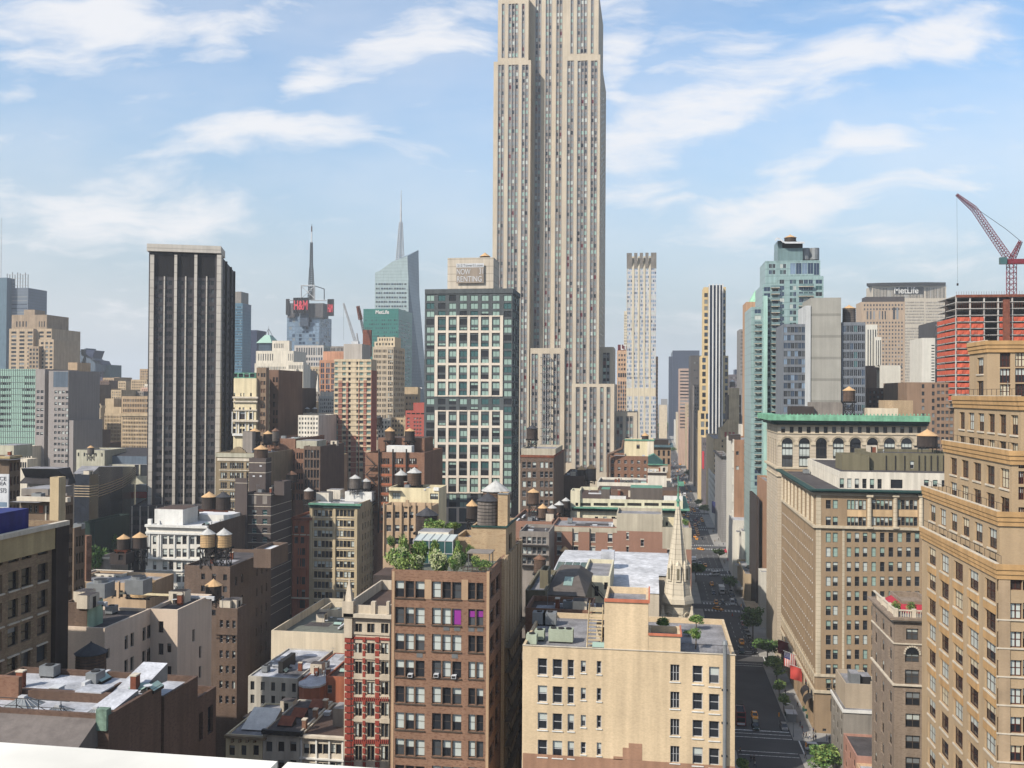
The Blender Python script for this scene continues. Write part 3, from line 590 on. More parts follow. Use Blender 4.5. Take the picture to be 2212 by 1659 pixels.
b.build('frame', bt); b = MB(); b.box(0, wd*1.1, -.3, .2, -3.5, -.4, 'glass_red'); b.build('red_panel', bt)
w('teal1', 84, 134, 158, var=.15, course=4, metal=.1, rough=.3); w('teal2', 92, 112, 128, var=.15, course=4, metal=.4, rough=.25)
m = B('glass_tower', 'teal blue glass tower with a sloping grey roof right of the dark office tower', Y=1120, xl=498, xr=524, yt=655, xe=541, wm='teal1', cap=0, roof=False)
m.S(500, 523, 8, .8, 662, 800, 24, .5, 'farb', rv=.1); m.done()
m2 = m.add(Y=1124, xl=500, xr=521, yt=630, xe=535, wm='gry_a', zb=m.zt); m2.done()
simple('office_slab', 'narrow dark blue slab tucked against the teal glass tower', 1180, 537, 555, 713, None, 'blu', dp=30); 
w('wdec', 236, 224, 200, var=.08); w('wdec2', 214, 204, 184)
T = thing('stepped_building', 'white art deco setback building with stepped wings', 'building')
m = Mass(T, 900, 550, 636, 785, wm='wdec', cap=0, dp=45); m.S(556, 632, 24, .5, 792, 1000, 15, .55, 'far'); m.done()
m = m.add(Y=893, xl=618, xr=655, yt=782, xe=661); m.S(623, 653, 9, .5, 789, 1000, 15, .55, 'far'); m.done()
m = m.add(Y=906, xl=553, xr=634, yt=758, dp=35); m.S(558, 590, 7, .42, 764, 779, 1, 1, 'far'); m.S(622, 632, 3, .4, 764, 779, 1, 1, 'far'); m.done()
m = m.add(Y=912, xl=588, xr=625, yt=736, xe=629, wm='wdec'); m.S(592, 612, 6, .45, 742, 752, 1, 1, 'far'); m.S(590, 622, 8, .5, 760, 780, 2, .6, 'far'); m.done()
m = m.add(Y=888, xl=604, xr=640, yt=797, dp=20, wm='wdec'); m.S(608, 637, 8, .5, 803, 1000, 14, .55, 'far'); m.done()
T = thing('glass_pavilion', 'pale glass roof pavilion with a small spire above the white stepped building', 'building')
m = Mass(T, 930, 559, 585, 741, xe=600, wm='teal2', cap=0, roof=False); m.done()
b = MB(); p = [(-2, -2), (m.W+2, -2), (m.W+2, m.D+2), (-2, m.D+2)]; z0 = m.zt-m.L.z; z1 = zY(575, 723, 930)-m.L.z
for i in range(4): j = (i+1) % 4; k_ = lambda t: (m.W*(.3+.4*(t[0] > 0)), m.D*(.3+.4*(t[1] > 0)), z1); b.q((*p[i], z0), (*p[j], z0), k_(p[j]), k_(p[i]), 'gcur')
b.build('sloped_roof', T); b = MB(); b.tube((m.W/2, m.D/2, z1-1), (m.W/2, m.D/2, z1+10), .5, 'frame_grey', 5, .1)
for s in (-5, 5): b.tube((m.W/2+s, m.D/2, z1-2), (m.W/2, m.D/2, z1+7), .3, 'frame_grey')
b.build('spire', T)
# tower with the red letters
w('ct', 126, 150, 172, var=.15, course=8, metal=.15, rough=.3); w('ctd', 70, 84, 102, var=.1); w('ctg', 100, 96, 96, course=1.5); w('grace', 208, 198, 186, var=.08)
T = thing('skyscraper', 'glass skyscraper with red letter signs and a striped mast', 'skyscraper')
m = Mass(T, 1240, 620, 690, 684, xe=715, wm='ct', cap=0); m.S(624, 688, 9, .82, 690, 800, 14, .7, 'farc', rv=.12); m.copyrows(.1, .9, 6, .7); m.done()
m = m.add(Y=1234, xl=648, xr=666, yt=676, dp=30, wm='ctd', zb=zY(660, 705, 1234)); m.done()
m = m.add(Y=1236, xl=621, xr=636, yt=655, dp=20, wm='ctg', zb=zY(630, 686, 1236)); m.done()
m = m.add(Y=1236, xl=666, xr=698, yt=655, xe=708, wm='ctg', zb=zY(680, 686, 1236)); m.done()
b = MB(); q = lambda x, y, d=0: (hY(x, y, 1228)[0]-T.location.x, 1228+d-T.location.y, zY(x, y, 1228)-T.location.z)
def sgn(x0, x1, y0, y1, nm, d=0):
    b = MB(); a, c = q(x0, y1, d), q(x1, y0, d); n = 6
    for i in range(n+1): x = a[0]+(c[0]-a[0])*i/n; b.box(x-.25, x+.25, a[1], a[1]+3, a[2], c[2], 'metal_dark')
    for i in range(n+1): z = a[2]+(c[2]-a[2])*i/n; b.box(a[0], c[0], a[1]+.6, a[1]+2.5, z-.25, z+.25, 'metal_dark')
    b.box(a[0], c[0], a[1]+3, a[1]+3.3, a[2], c[2], 'metal_dark') if nm else None
    b.build('sign_frame', T); return a, c
a, c = sgn(633.5, 666, 643, 676, 1); mat('red_sign', C(236, 40, 66), .5, .05)
lettering('H&M', (c[0]-a[0])*.92, (c[2]-a[2])*.62, 'red_sign', T, ((a[0]+c[0])/2, a[1]-.3, a[2]+(c[2]-a[2])*.2), bold=.03)
a, c = sgn(703, 715.5, 645, 681, 1, 8); lettering('H&M', (c[0]-a[0])*.9, (c[2]-a[2])*.5, 'red_sign', T, ((a[0]+c[0])/2, a[1]-.3, a[2]+(c[2]-a[2])*.2), bold=.03)
sgn(614, 620.5, 645, 679, 0, 6)
b = MB()
for x in (646, 675): b.tube(q(x, 645, 8), q(x, 615, 8), .9, 'frame_white')
b.tube(q(646, 615.5, 8), q(675, 615.5, 8), .9, 'frame_white'); b.tube(q(646, 643, 8), q(675, 617, 8), .5, 'frame_white'); b.tube(q(675, 643, 8), q(646, 617, 8), .5, 'frame_white')
b.tube(q(684, 645, 30), q(684, 619, 30), .7, 'frame_grey'); b.tube(q(675, 616, 10), q(684, 619, 30), .6, 'frame_grey'); b.tube(q(621, 648, 6), q(648, 646, 6), .7, 'frame_white'); b.tube(q(668, 648, 6), q(702, 648, 6), .7, 'frame_white')
for i in range(8): b.cyl(*q(658+i*2, 640-i*3, 12)[:2], q(658, 645, 12)[2], q(658, 645-i*4, 12)[2], 1.2, .8, 6, 'frame_grey')
b.build('mast_cradle', T)
def lattice(name, par, p, q_, r0, r1, m, n=14, th=.22):
    b = MB(); p, q_ = Vector(p), Vector(q_); d = (q_-p); u = d.normalized().orthogonal().normalized(); v = d.normalized().cross(u); cs = ((1, 1), (-1, 1), (-1, -1), (1, -1))
    pt = lambda k, t: p+d*t+(u*cs[k][0]+v*cs[k][1])*(r0+(r1-r0)*t)
    for k in range(4):
        b.tube(pt(k, 0), pt(k, 1), th, m)
        for i in range(n): b.tube(pt(k, i/n), pt((k+1) % 4, (i+1)/n), th*.6, m); b.tube(pt(k, i/n), pt((k+1) % 4, i/n), th*.6, m)
    return b.build(name, par)
lattice('mast', T, q(664.5, 645, 14), q(664.5, 575, 14), 3.6, 1.9, 'metal_dark', 16, .5); lattice('mast', T, q(664.5, 575, 14), q(665, 520, 14), 1.6, 1.1, 'metal_dark', 10, .45)
b = MB(); b.tube(q(665, 520, 14), q(665.4, 497, 14), .95, 'metal_white', 6); b.tube(q(665.4, 497, 14), q(665.6, 485, 14), .9, 'frame_red', 6); b.tube(q(665.6, 485, 14), q(665.8, 480, 14), .3, 'metal_dark', 6); b.build('mast_tip', T)
m = B('office_building', 'white gridded office block with dark window slots under the red sign tower', Y=1130, xl=636, xr=699, yt=746, xe=714, wm='grace', cap=0); m.S(640, 696, 11, .6, 751, 767, 1, 1, 'far'); m.S(640, 696, 11, .6, 772, 880, 10, .6, 'farb'); m.copyrows(.1, .9, 5, .6); m.done()
# glass tower with the slanted top and spire
w('boa', 176, 196, 196, var=.08, course=4.2, metal=.15, rough=.3); w('boa2', 122, 140, 152, var=.12, course=4.2, metal=.15, rough=.3)
T = thing('skyscraper', 'faceted pale glass skyscraper with a slanted crown and white lattice spire', 'skyscraper'); Yq = 1210
p0 = hY(810, 1000, Yq); T.location = (p0[0], Yq, 0)
q = lambda x, y, d=0: (hY(x, y, Yq+d)[0]-p0[0], d, zY(x, y, Yq+d))
b = MB(); base = 0
A = [q(810, 588), q(846, 565), q(872, 557), q(883, 551)]
b.poly([(q(810, 588)[0], 0, 0), (q(886, 900)[0], 0, 0), q(882, 600), q(880, 553), q(846, 566), q(820, 585), q(810, 589)], 'boa')
b.poly([(q(886, 900)[0], 0, 0), (q(935, 900, 40)[0], 40, 0), q(906, 640, 40), q(904, 540, 40), q(880, 553), q(882, 600)], 'boa2')
b.poly([q(810, 589), q(820, 585), q(846, 566), q(880, 553), q(904, 540, 40), q(880, 560, 60), q(815, 595, 60)], 'boa2')
b.poly([(q(810, 900)[0], 60, 0), (q(810, 900)[0], 0, 0), q(810, 589), q(815, 595, 60)], 'boa2'); b.build('glass_skin', T)
b = MB()
for j in range(24):
    for i in range(12):
        x = 812+i*5.6; y = 612+j*9.6
        if x < 878: p = q(x, y); b.box(p[0], p[0]+(2.6 if (i*7+j*3) % 5 else 1.4), -.4, -.05, p[2]-2.1, p[2], 'glass_mid' if (i+j) % 3 else 'glass_blue')
o = b.build('window', T); o['kind'] = 'stuff'
lattice('spire', T, q(864, 565, 25), q(866, 480, 25), 4.2, 1.6, 'frame_white', 18, .45); b = MB(); b.tube(q(866, 480, 25), q(866.6, 411, 25), 1.3, 'frame_white', 6, .35); b.build('spire_tip', T)
w('green', 40, 132, 120, var=.12, course=3.9, metal=.1, rough=.35); w('greend', 18, 62, 74, var=.15, course=3.9, metal=.3, rough=.3)
m = B('office_tower', 'green glass office tower with white lettering along its top', Y=1080, xl=785, xr=861, yt=667, xe=887, wm='green', cap=0); m.S(788, 858, 16, .7, 690, 900, 25, .45, 'farg', rv=.1); m.copyrows(.05, .95, 8, .8, 'farg'); m.D += 5
style('farg', 'frame_dark', [('glass_teal', 0, 2), ('glass_dark', 0, 1), ('green', 0, 2)], det=0)
m.done(); P = m.P; x = hY(840.5, 675, 1080)[0]-P[0]; wd = hY(850, 675, 1080)[0]-hY(831, 675, 1080)[0]
lettering('MetLife', hY(840, 674, 1079)[0]-hY(811, 674, 1079)[0], 4.6, 'white_trim', m.T, (hY(825.5, 674, 1079)[0]-P[0], -.4, zY(825, 678, 1079)), bold=.02)
def luff_crane(label, Y, base, tip, mats, r=1.2, cab=None):
    T = thing('crane', label, 'crane', (hY(*base, Y)[0], Y, zY(*base, Y)), 'cranes over the skyline')
    q = lambda x, y, d=0: (hY(x, y, Y)[0]-T.location.x, d, zY(x, y, Y)-T.location.z)
    lattice('boom', T, (0, 0, 0), q(*tip), r, r*.5, mats[0], 16, r*.22); return T, q
T, q = luff_crane('pale luffing crane boom rising behind the concrete roof block', 760, (768, 740), (742, 655), ('frame_white',), .9); b = MB(); b.box(-3, 3, -2, 2, -14, 1, 'metal_white'); b.build('machine_deck', T); lattice('mast', T, (3, 0, -5), (1, 0, 8), .6, .3, 'frame_white', 4, .2)
b = MB(); b.tube(q(742, 655), q(742.5, 735), .12, 'metal_grey', 3); b.build('hoist_rope', T)
T, q = luff_crane('orange and grey luffing crane beside the green office tower', 780, (790, 735), (773, 662), ('frame_grey',), .9); b = MB(); b.box(-2, 5, -2, 2, -14, 9, 'rust'); b.build('machine_deck', T); lattice('boom_head', T, q(779, 690), q(773, 661), 1.2, .9, 'rust', 5, .35)
# mid distance towers
w('p_tan', 226, 204, 166, var=.1); w('p_brick', 178, 112, 92, var=.1, streak=.08); w('p_conc', 196, 186, 174, var=.06); w('p_tan2', 168, 150, 124)
style('aptg', 'frame_dark', [('blind_green', 0, 3), ('glass_mid', 0, 1), ('glass_dark', 0, 1)], fw=.1, nm=1, rail=False, blinds=('blind_green',))
m = B('apartment_tower', 'beige and pink brick apartment tower with a bare concrete roof block', Y=430, xl=722, xr=802, yt=776, xe=813.5, wm='p_tan', cap=100)
cols = [(722.8, 730), (739.5, 747), (752.5, 757.5), (770, 773.5), (776.5, 784.5), (792, 801)]
for j in range(21):
    y = 781+j*11.55
    for i, (a, c) in enumerate(cols): m.S(a, c, 1, 1, y, y+6.6, 1, 1, 'aptg' if i != 2 else 'dark')
for a, c in ((730.5, 738.6), (774, 776), (785, 791)): m.rect('brick_panel', a, c, 822, 1040, -.25, -.01, 'p_brick')
m.rect('brick_panel', 748, 752, 824, 1040, -.6, -.01, 'p_brick'); m.rect('brick_panel', 758, 769, 940, 1040, -.3, -.01, 'p_brick')
for j in range(22): m.rect('floor_line', 722, 802, 778.6+j*11.55, 779.6+j*11.55, -.66, -.62, 'p_tan')
P, a, n, th_, ln = m.frames()['X']; P = (P[0]-m.L.x, P[1]-m.L.y); m.part('side_panel').ob(P, a, n, 0, ln*.98, -.2, -.01, 0, m.sz(802, 800)-m.L.z, 'p_brick')
m.done(); m2 = m.add(Y=434, xl=742.5, xr=782, yt=743, xe=803, wm='p_conc', rot=0, zb=m.zt-1); m2.D = 14; m2.done()
w('g11', 206, 186, 156, var=.08); w('g11d', 140, 130, 124)
m = B('apartment_tower', 'tan tower with dense small windows and a stepped yellow crown', Y=560, xl=805, xr=850, yt=749, xe=874, wm='g11', cap=0)
m.S(808, 823, 5, .62, 755, 950, 17, .55, 'far'); m.S(826, 834, 3, .62, 755, 950, 17, .55, 'far'); m.S(838, 848, 3, .7, 755, 950, 17, .7, 'offw'); m.copyrows(.08, .92, 6, .55); m.done()
for x0, x1, yt, d in ((808.5, 853, 738, 5), (815, 853, 728, 8)):
    m2 = m.add(Y=560+d, xl=x0, xr=x1, yt=yt, dp=14, wm='p_tan', zb=m.zt-1); m2.S(x0+4, x1-4, 6, .5, yt+3, yt+8, 1, 1, 'far'); m2.done()
w('or12', 200, 140, 100); w('or12b', 214, 150, 110)
m = B('brick_building', 'orange brick tower with dark glass bays behind the pink apartment tower', Y=700, xl=690, xr=742, yt=778, wm='or12', dp=25, cap=0)
for a, c in ((692.5, 700), (704, 712), (715.5, 722), (726, 738)): m.S(a, c, 2, .82, 784, 900, 10, .8, 'farb')
m.done(); m2 = m.add(Y=706, xl=698, xr=742, yt=759, dp=15, wm='or12b', zb=m.zt-1); m2.done()
simple('office_block', 'small white roofed block with a round dish left of the orange brick tower', 820, 714, 742, 748, None, 'gry_a', [(716, 740, 6, .6, 752, 758, 1, 1, 'far')], dp=16)
style('h13w', 'frame_brown', [('glass_brown', 0, 3), ('h13e', 0, 3)], det=0)
w('h13', 236, 218, 172, var=.1); w('h13b', 214, 184, 138); w('h13e', 128, 96, 76, var=.25, scale=.12); w('h13f', 150, 124, 98)
m = B('ornate_hotel', 'cream ornate hotel front with arched windows and balconies right of the dark tower', Y=396, xl=505, xr=554, yt=817, xe=603, wm='h13', cap=60)
m.S(504, 508, 1, 1, 849, 856, 1, 1, 'off'); m.S(519, 528, 2, .4, 849, 856, 1, 1, 'off'); m.S(540, 544, 1, 1, 849, 856, 1, 1, 'off')
for x in (503, 516, 524, 539): m.S(x, x+4, 1, 1, 880, 886, 1, 1, 'off')
for a, c, t in ((502.5, 509.5, 892), (517, 529, 889), (538, 545, 892)): m.S(a, c, 1, 1, t, 906, 1, 1, 'dark'); m.S(a, c, 2 if c-a > 9 else 1, .8, 915, 922, 1, 1, 'dark'); m.S(a, c, 2 if c-a > 9 else 1, .8, 926, 936, 1, 1, 'dark')
m.rect('brown_zone', 488, 553.5, 887.5, 940, -.03, -.012, 'h13b') if 0 else None
m.band(856.5, 860.5, 1.2, 'stone_trim', sides='S'); m.band(866, 869, .8, 'stone_trim', 'belt', sides='S'); m.band(884.5, 887, .6, 'stone_trim', 'belt', sides='S'); m.band(907, 911, 1.4, 'stone_trim', 'balcony', sides='S'); m.band(936.5, 941.5, 1.2, 'white_trim', 'belt', sides='S')
for x in (502, 511, 516.4, 530.4, 538, 546): m.rect('quoin', x-.8, x+.8, 889, 936, -.35, -.01, 'white_trim')
m.X(.15, .85, 4, .35, 835, 950, 8, .4, 'dark'); m.done()
m2 = m.add(Y=402, xl=506, xr=552, yt=805, dp=14, wm='copper_green', zb=m.zt-1); m2.S(503, 550, 4, .8, 807, 815, 1, 1, 'dark'); m2.done()
m2 = m.add(Y=397.5, xl=554.2, xr=575, yt=794, xe=581, wm='h13f', name='brick_wing'); m2.S(557, 560, 1, 1, 806, 812, 1, 1, 'dark'); m2.S(563, 573, 2, .8, 806, 950, 9, .5, 'h13w'); m2.done()
m2 = m.add(Y=411, xl=574, xr=602, yt=799, dp=30, wm='h13e', name='brick_wing'); m2.S(589, 600, 2, .7, 815, 950, 8, .6, 'h13w'); m2.done()
simple('brick_building', 'dark brown brick block with a tan patch near its top behind the water tanks', 450, 601, 645, 838, None, 'brn_b', [(606, 642, 5, .4, 850, 960, 7, .5, 'dark')], dp=25, cap=35)
w('g15', 214, 214, 204, var=.06, streak=.08)
m = B('apartment_block', 'white and grey apartment block with dense blue windows beside the pink tower', Y=470, xl=688, xr=724, yt=856, wm='g15', dp=22, cap=80)
m.S(691, 722, 8, .62, 861, 1040, 22, .6, 'offw'); m.done(); m2 = m.add(Y=474, xl=693, xr=724, yt=846, dp=12, wm='white_a', zb=m.zt-1); m2.done()
m = simple('small_tower', 'small tan deco tower with two dark roof tanks beside the apartment tower', 470, 874, 903, 836, 908, 'tang', [(877, 901, 4, .4, 857, 940, 7, .4, 'far')], done=False); m.clutter(3, 5); m.done()
w('redb', 196, 92, 78, var=.08, streak=.06)
m = B('brick_building', 'bright red painted brick block squeezed left of the grey apartment tower', Y=420, xl=876, xr=918, yt=887, dp=25, wm='redb', cap=40)
for j in range(9): m.S(879.5, 885, 1, 1, 902+j*8, 906+j*8, 1, 1, 'offw'); m.S(894, 910, 3, .6, 902+j*8, 906+j*8, 1, 1, 'offw')
m.S(879, 917, 4, .8, 892, 895, 1, 1, 'dark'); m.done(); m2 = m.add(Y=424, xl=893, xr=918, yt=870, dp=14, zb=m.zt-1); m2.done()
# ------------------------------------------------------------------ middle distance, left of the avenue
w('olv', 158, 138, 104); w('pale', 196, 190, 164); w('hot', 96, 84, 80, var=.1, streak=.08); w('red3', 178, 98, 60); w('loft_c', 206, 184, 142); w('brick_d', 120, 98, 82, hue=C(98, 78, 64)); w('brick_m', 150, 108, 82, var=.15, hue=C(128, 86, 64)); w('yel', 238, 220, 172, var=.08); w('goth', 198, 166, 128)
m = B('office_building', 'olive loft building with a carved pediment and pale frieze right of the dark tower base', Y=345, xl=466, xr=575, yt=978, wm='olv', dp=30, cap=30)
for r_ in range(5):
    y = 999+r_*21.3
    for a, c, n in ((476.5, 490, 3), (496.5, 526, 6), (532, 570, 7)): m.S(a, c, n, .86, y, y+13.5, 1, 1, 'offw')
    m.rect('belt', 474, 572, y+16.5, y+18, -.3, -.01, 'stone_trim')
m.rect('frieze', 466, 575, 979, 988, -.35, -.01, 'pale'); m.rect('frieze_ornament', 470, 572, 990, 996, -.25, -.01, 'stone_trim')
b = m.part('pediment'); P = m.P
for i in range(11):
    x = 497+i*3.2; h = 14*math.sin(math.pi*(i+.5)/11); a, c = m.sx(x, 975), m.sx(x+3.3, 975); b.box(a, c, -.3+.05*(i % 2), .6, m.zt-m.L.z-.02, m.zt-m.L.z+h*.17, 'olv')
m.bulk(524, 545, 932, 12, 8, 'gry_a', 'roof_dark'); m.done(); m.clutter(4, 3)
m = B('hotel', 'slim dark grey brick hotel with thin white floor lines', Y=300, xl=534, xr=585, yt=1064, xe=631.5, wm='hot', rm='roof_grey', cap=80)
for i in range(13):
    y = 1101+i*19.55; st = 'hotw'
    m.S(543.5, 554, 1, 1, y, y+11.5, 1, 1, st); m.S(566.5, 577, 1, 1, y, y+11.5, 1, 1, st); m.band(y-7.6, y-6.6, .12, 'stone_trim', 'floor_line')
style('hotw', 'frame_white', [('glass_teal', 0, 2), ('glass_dark', .4, 2), ('glass_dark', 0, 1)], fw=.12)
m.rect('blank_panel', 544, 554, 1071, 1089, -.05, -.01, 'gry_a'); m.rect('blank_panel', 567, 577, 1071, 1089, -.05, -.01, 'gry_a'); m.band(1068, 1069.5, .12, 'stone_trim', 'floor_line'); m.done(); m.clutter(5, 4)
m2 = m.add(Y=306, xl=538, xr=574, yt=989.5, xe=587.5, zb=m.zt-1, name='stair_tower'); m2.band(999, 1000.3, .12, 'stone_trim', 'floor_line'); m2.band(1020.5, 1021.8, .12, 'stone_trim', 'floor_line')
for x, y in ((561, 1005), (546, 1027), (561, 1027)): m2.rect('vent_grille', x, x+4.5, y, y+3, -.1, -.01, 'metal_white')
m2.done(); m2 = m.add(Y=298, xl=508, xr=533.9, yt=1033, xe=538, wm='hot', name='wing'); m2.band(1043, 1044, .12, 'stone_trim', 'floor_line'); m2.done()
m2 = m.add(Y=302, xl=592, xr=614, yt=1040, dp=6, zb=m.zt-1, name='stair_tower'); m2.done()
m = B('brick_building', 'narrow orange red ornate building with arched windows beside the grey hotel', Y=318, xl=632, xr=669, yt=1117, wm='red3', dp=35, cap=30)
for x in (635.5, 649): m.S(x, x+8, 1, 1, 1136, 1151, 1, 1, 'dark'); m.S(x, x+8, 1, 1, 1160, 1174, 1, 1, 'dark')
m.S(643, 659, 2, .86, 1184, 1199, 1, 1, 'dark'); m.S(643, 659, 2, .86, 1206, 1224, 1, 1, 'dark'); m.S(641, 659, 2, .8, 1246, 1290, 2, .6, 'dark'); m.S(643, 659, 1, .9, 1296, 1314, 1, 1, 'dark')
m.band(1117, 1123, 1, 'rust', sides='S'); m.band(1154, 1156, .3, 'stone_trim', 'belt', 'S'); m.band(1226, 1229, .4, 'red3', 'belt', 'S'); m.band(1290, 1293, .5, 'stone_trim', 'belt', 'S')
for x in (632.5, 646, 661): m.rect('pilaster', x, x+2, 1124, 1320, -.4, -.01, 'red3')
m.done(); m.clutter(3, 6)
m = B('loft_building', 'tan loft building with green copper cornice and two wide window bays', Y=318, xl=669, xr=774, yt=1087, xe=818, wm='loft_c', cap=100)
m.X(.2, .8, 5, .4, 1110, 1290, 8, .6, 'dark')
for r_ in range(10):
    y = 1102+r_*22.1
    for a, c in ((678, 718), (726, 765)): m.S(a, c, 5, .9, y, y+13.8, 1, 1, 'off')
    m.rect('belt', 676, 767, y+15.5, y+16.8, -.25, -.01, 'stone_trim')
m.band(1087, 1091, 1.4, 'copper_green', sides='S'); m.band(1091.2, 1097, .8, 'copper_dark', 'cornice_bracket', sides='S')
for x in (669.5, 719.5, 766.5): m.rect('pilaster', x, x+5.5, 1098, 1310, -.5, -.01, 'loft_c')
P, a, n, th_, ln = m.frames()['X']; m.part('side_wall').ob((P[0]-m.L.x, P[1]-m.L.y), a, n, .05, ln, -.12, -.01, 0, m.zt-m.L.z-.01, 'brick_d') if 0 else None
m.bulk(683, 710, 1064, 10, 5, 'white_a', 'roof_dark'); m.bulk(706, 735, 1058, 18, 5, 'white_a'); m.bulk(745, 803, 1062, 14, 8, 'white_trim', 'roof_grey'); m.done(); m.clutter(6, 8)
style('arch', 'frame_dark', [('glass_dark', 0, 1)], fw=.1)
m = B('brick_building', 'brown brick loft with dark arched windows behind the grey hotel', Y=372, xl=577, xr=638, yt=947, wm='brick_m', dp=35, cap=40)
m.S(581, 597, 3, .7, 984, 1080, 5, .58, 'dark'); m.S(616, 636, 5, .5, 981, 1080, 5, .58, 'dark'); m.done()
m2 = m.add(Y=368, xl=638, xr=656, yt=969, dp=25); m2.S(640, 654, 3, .7, 978, 1080, 5, .6, 'dark'); m2.done(); m.clutter(4, 9)
m = B('brick_building', 'dark brown loft with four columns of tall windows below a pale roof house', Y=366, xl=656, xr=692, yt=964, wm='brick_d', dp=30, cap=40)
m.S(658, 689, 5, .72, 972, 1075, 5, .8, 'dark'); m.bulk(640, 684, 952, 6, 12, 'pale', 'roof_grey', zb=m.zt-4); m.done(); m.clutter(3, 10)
simple('stone_building', 'narrow cream building with slim windows right of the dark brown loft', 380, 691, 707, 973, None, 'pale', [(694, 705, 3, .45, 980, 1060, 5, .55, 'off')], cap=20)
simple('stone_building', 'small gabled stone front with one round arched window below the pink tower', 392, 704, 722, 985, None, 'loft_c', [(709, 717, 1, 1, 996, 1012, 1, 1, 'dark'), (708, 719, 3, .6, 1018, 1040, 1, 1, 'dark')], cap=20)
for i, (x0, x1, yt, Y, wm, lab) in enumerate([(644, 688, 897, 405, 'white_a', 'low white rendered building under a pair of dark tanks'), (642, 664, 838, 640, 'tan_c', 'beige stepped block left of the thin white spire'), (660, 692, 846, 610, 'gry_a', 'grey brown block with bay windows in shade under the thin white spire'), (648, 674, 868, 540, 'tang', 'small tan block with square windows behind the paired pale tanks'), (655, 690, 892, 450, 'cream', 'cream penthouse block with a row of slot windows'), (668, 694, 792, 1000, 'tang', 'tan slab left of the orange brick tower'), (655, 668, 800, 980, 'gry_a', 'grey slab against the white stepped building'), (875, 918, 905, 520, 'tan_a', 'low tan block with a carved parapet behind the paired brown tanks'), (816, 850, 905, 500, 'white_a', 'low white block with small windows right of the pink tower'), (845, 878, 902, 490, 'tang', 'ornate low yellow stone block with carved gables'), (540, 578, 960, 420, 'brn_a', 'brown roof house with cars of pipes behind the olive loft'), (600, 650, 930, 460, 'brn_b', 'low dark brick block under the single grey tank')]):
    lab = lab.replace('with cars of pipes ', '')
    simple('mid_building', lab, Y, x0, x1, yt, None, wm, [(x0+2, x1-2, max(3, int((x1-x0)/6)), .5, yt+5, yt+60, 6, .5, 'far')], dp=25)
b = MB(); X0, Z0 = hY(686, 850, 640); T = thing('church_spire', 'thin white gothic spire in the distance left of the white apartment block', 'spire', (X0, 640, zY(686, 900, 640)))
b.cyl(0, 0, 0, 12, 3, 2.6, 6, 'white_a'); b.cyl(0, 0, 12, 30, 2.2, .15, 6, 'white_a')
for k in range(4): b.cyl(2.6*math.cos(k*1.571+.8), 2.6*math.sin(k*1.571+.8), 0, 17, .6, .05, 5, 'white_a')
b.build('spire', T)
m = B('brick_building', 'brown brick loft with black vertical pipes and a zigzag fire escape', Y=335, xl=817, xr=917, yt=977, wm='brick_m', rm='roof_brown', dp=30, cap=80)
for r_ in range(8):
    y = 990+r_*20.4
    for a, c in ((823, 841), (853, 871), (884, 900)): m.S(a, c, 4, .86, y, y+12.5, 1, 1, 'off')
    m.rect('spandrel_band', 820, 903, y+14, y+18.5, -.12, -.01, 'red3')
for x in (818, 848, 877): m.rect('black_pipe', x, x+2.2, 970, 1150, -.9, -.15, 'metal_dark')
m.bulk(817, 917, 946, 10, 14, 'brick_m', 'roof_brown'); m.bulk(835, 889, 963, 3, 4, 'white_trim', 'roof_white'); m.done(); m.clutter(5, 12)
m2 = m.add(Y=337, xl=789, xr=817, yt=978, dp=28, name='side_wing', wm='brick_m')
m2.done(); b = MB(); P = m2.P; L = m.L
for k in range(6):
    y0 = 985+k*20; z0 = zY(803, y0, 336)-L.z; z1 = zY(803, y0+20, 336)-L.z; xa, xb = hY(793, y0, 336)[0]-L.x, hY(813, y0, 336)[0]-L.x
    if k % 2: xa, xb = xb, xa
    b.tube((xa, 0, z0), (xb, 0, z1), .18, 'metal_dark'); b.tube((xa, -.9, z0+.9), (xb, -.9, z1+.9), .06, 'metal_dark'); b.box(min(xa, xb)-.4, max(xa, xb)+.4, -.2, 1.1, z1-.1, z1, 'metal_dark')
b.build('fire_escape', m.T)
m = B('penthouse_building', 'pale yellow rendered penthouse with two dark windows above a tan gothic lower front', Y=258, xl=840, xr=948, yt=1054, xe=966, wm='yel', rm='roof_dark', cap=60)
m.S(847.5, 865, 1, 1, 1064, 1078, 1, 1, 'loft'); m.S(929, 946.5, 1, 1, 1066, 1079, 1, 1, 'loft'); m.rect('side_panel', 937, 948, 1053, 1060, -.3, .5, 'white_trim'); m.done(); m.clutter(5, 14)
m2 = m.add(Y=250, xl=828, xr=934, yt=1092, dp=7.5, wm='goth', name='gothic_front'); 
for y in (1105.5, 1134, 1162): 
    for a, c in ((834.5, 845), (853, 863), (871, 880), (884, 893), (905, 915)): m2.S(a, c, 1, 1, y, y+14, 1, 1, 'offw')
for x in (828.5, 847, 866, 881.5, 896, 917, 930): m2.rect('pier', x, x+2.6, 1086, 1200, -.6, .5, 'goth')
m2.rect('gable', 872, 888, 1086, 1094, -.5, .2, 'goth'); m2.rect('gable', 877, 883, 1080, 1086, -.45, .2, 'goth'); m2.done()
m = B('brick_building', 'white glazed office building with fluted pilasters and brown brick side', Y=270, xl=316, xr=444, yt=1137, xe=547, wm='white_w', rm='roof_white', cap=100)
w('white_w', 238, 232, 218, var=.06, streak=.12)
for r_ in range(8):
    y = 1158+r_*27.3
    for a, c in ((330, 337.5), (351, 361), (365, 374.5), (381, 390.7), (394, 403), (410.5, 420), (424, 433)): m.S(a, c, 1, 1, y, y+18, 1, 1, 'offd')
style('offd', 'frame_brown', [('glass_dark', .45, 3), ('glass_dark', .7, 3), ('glass_dark', 0, 2), ('glass_mid', .3, 2)], fw=.09)
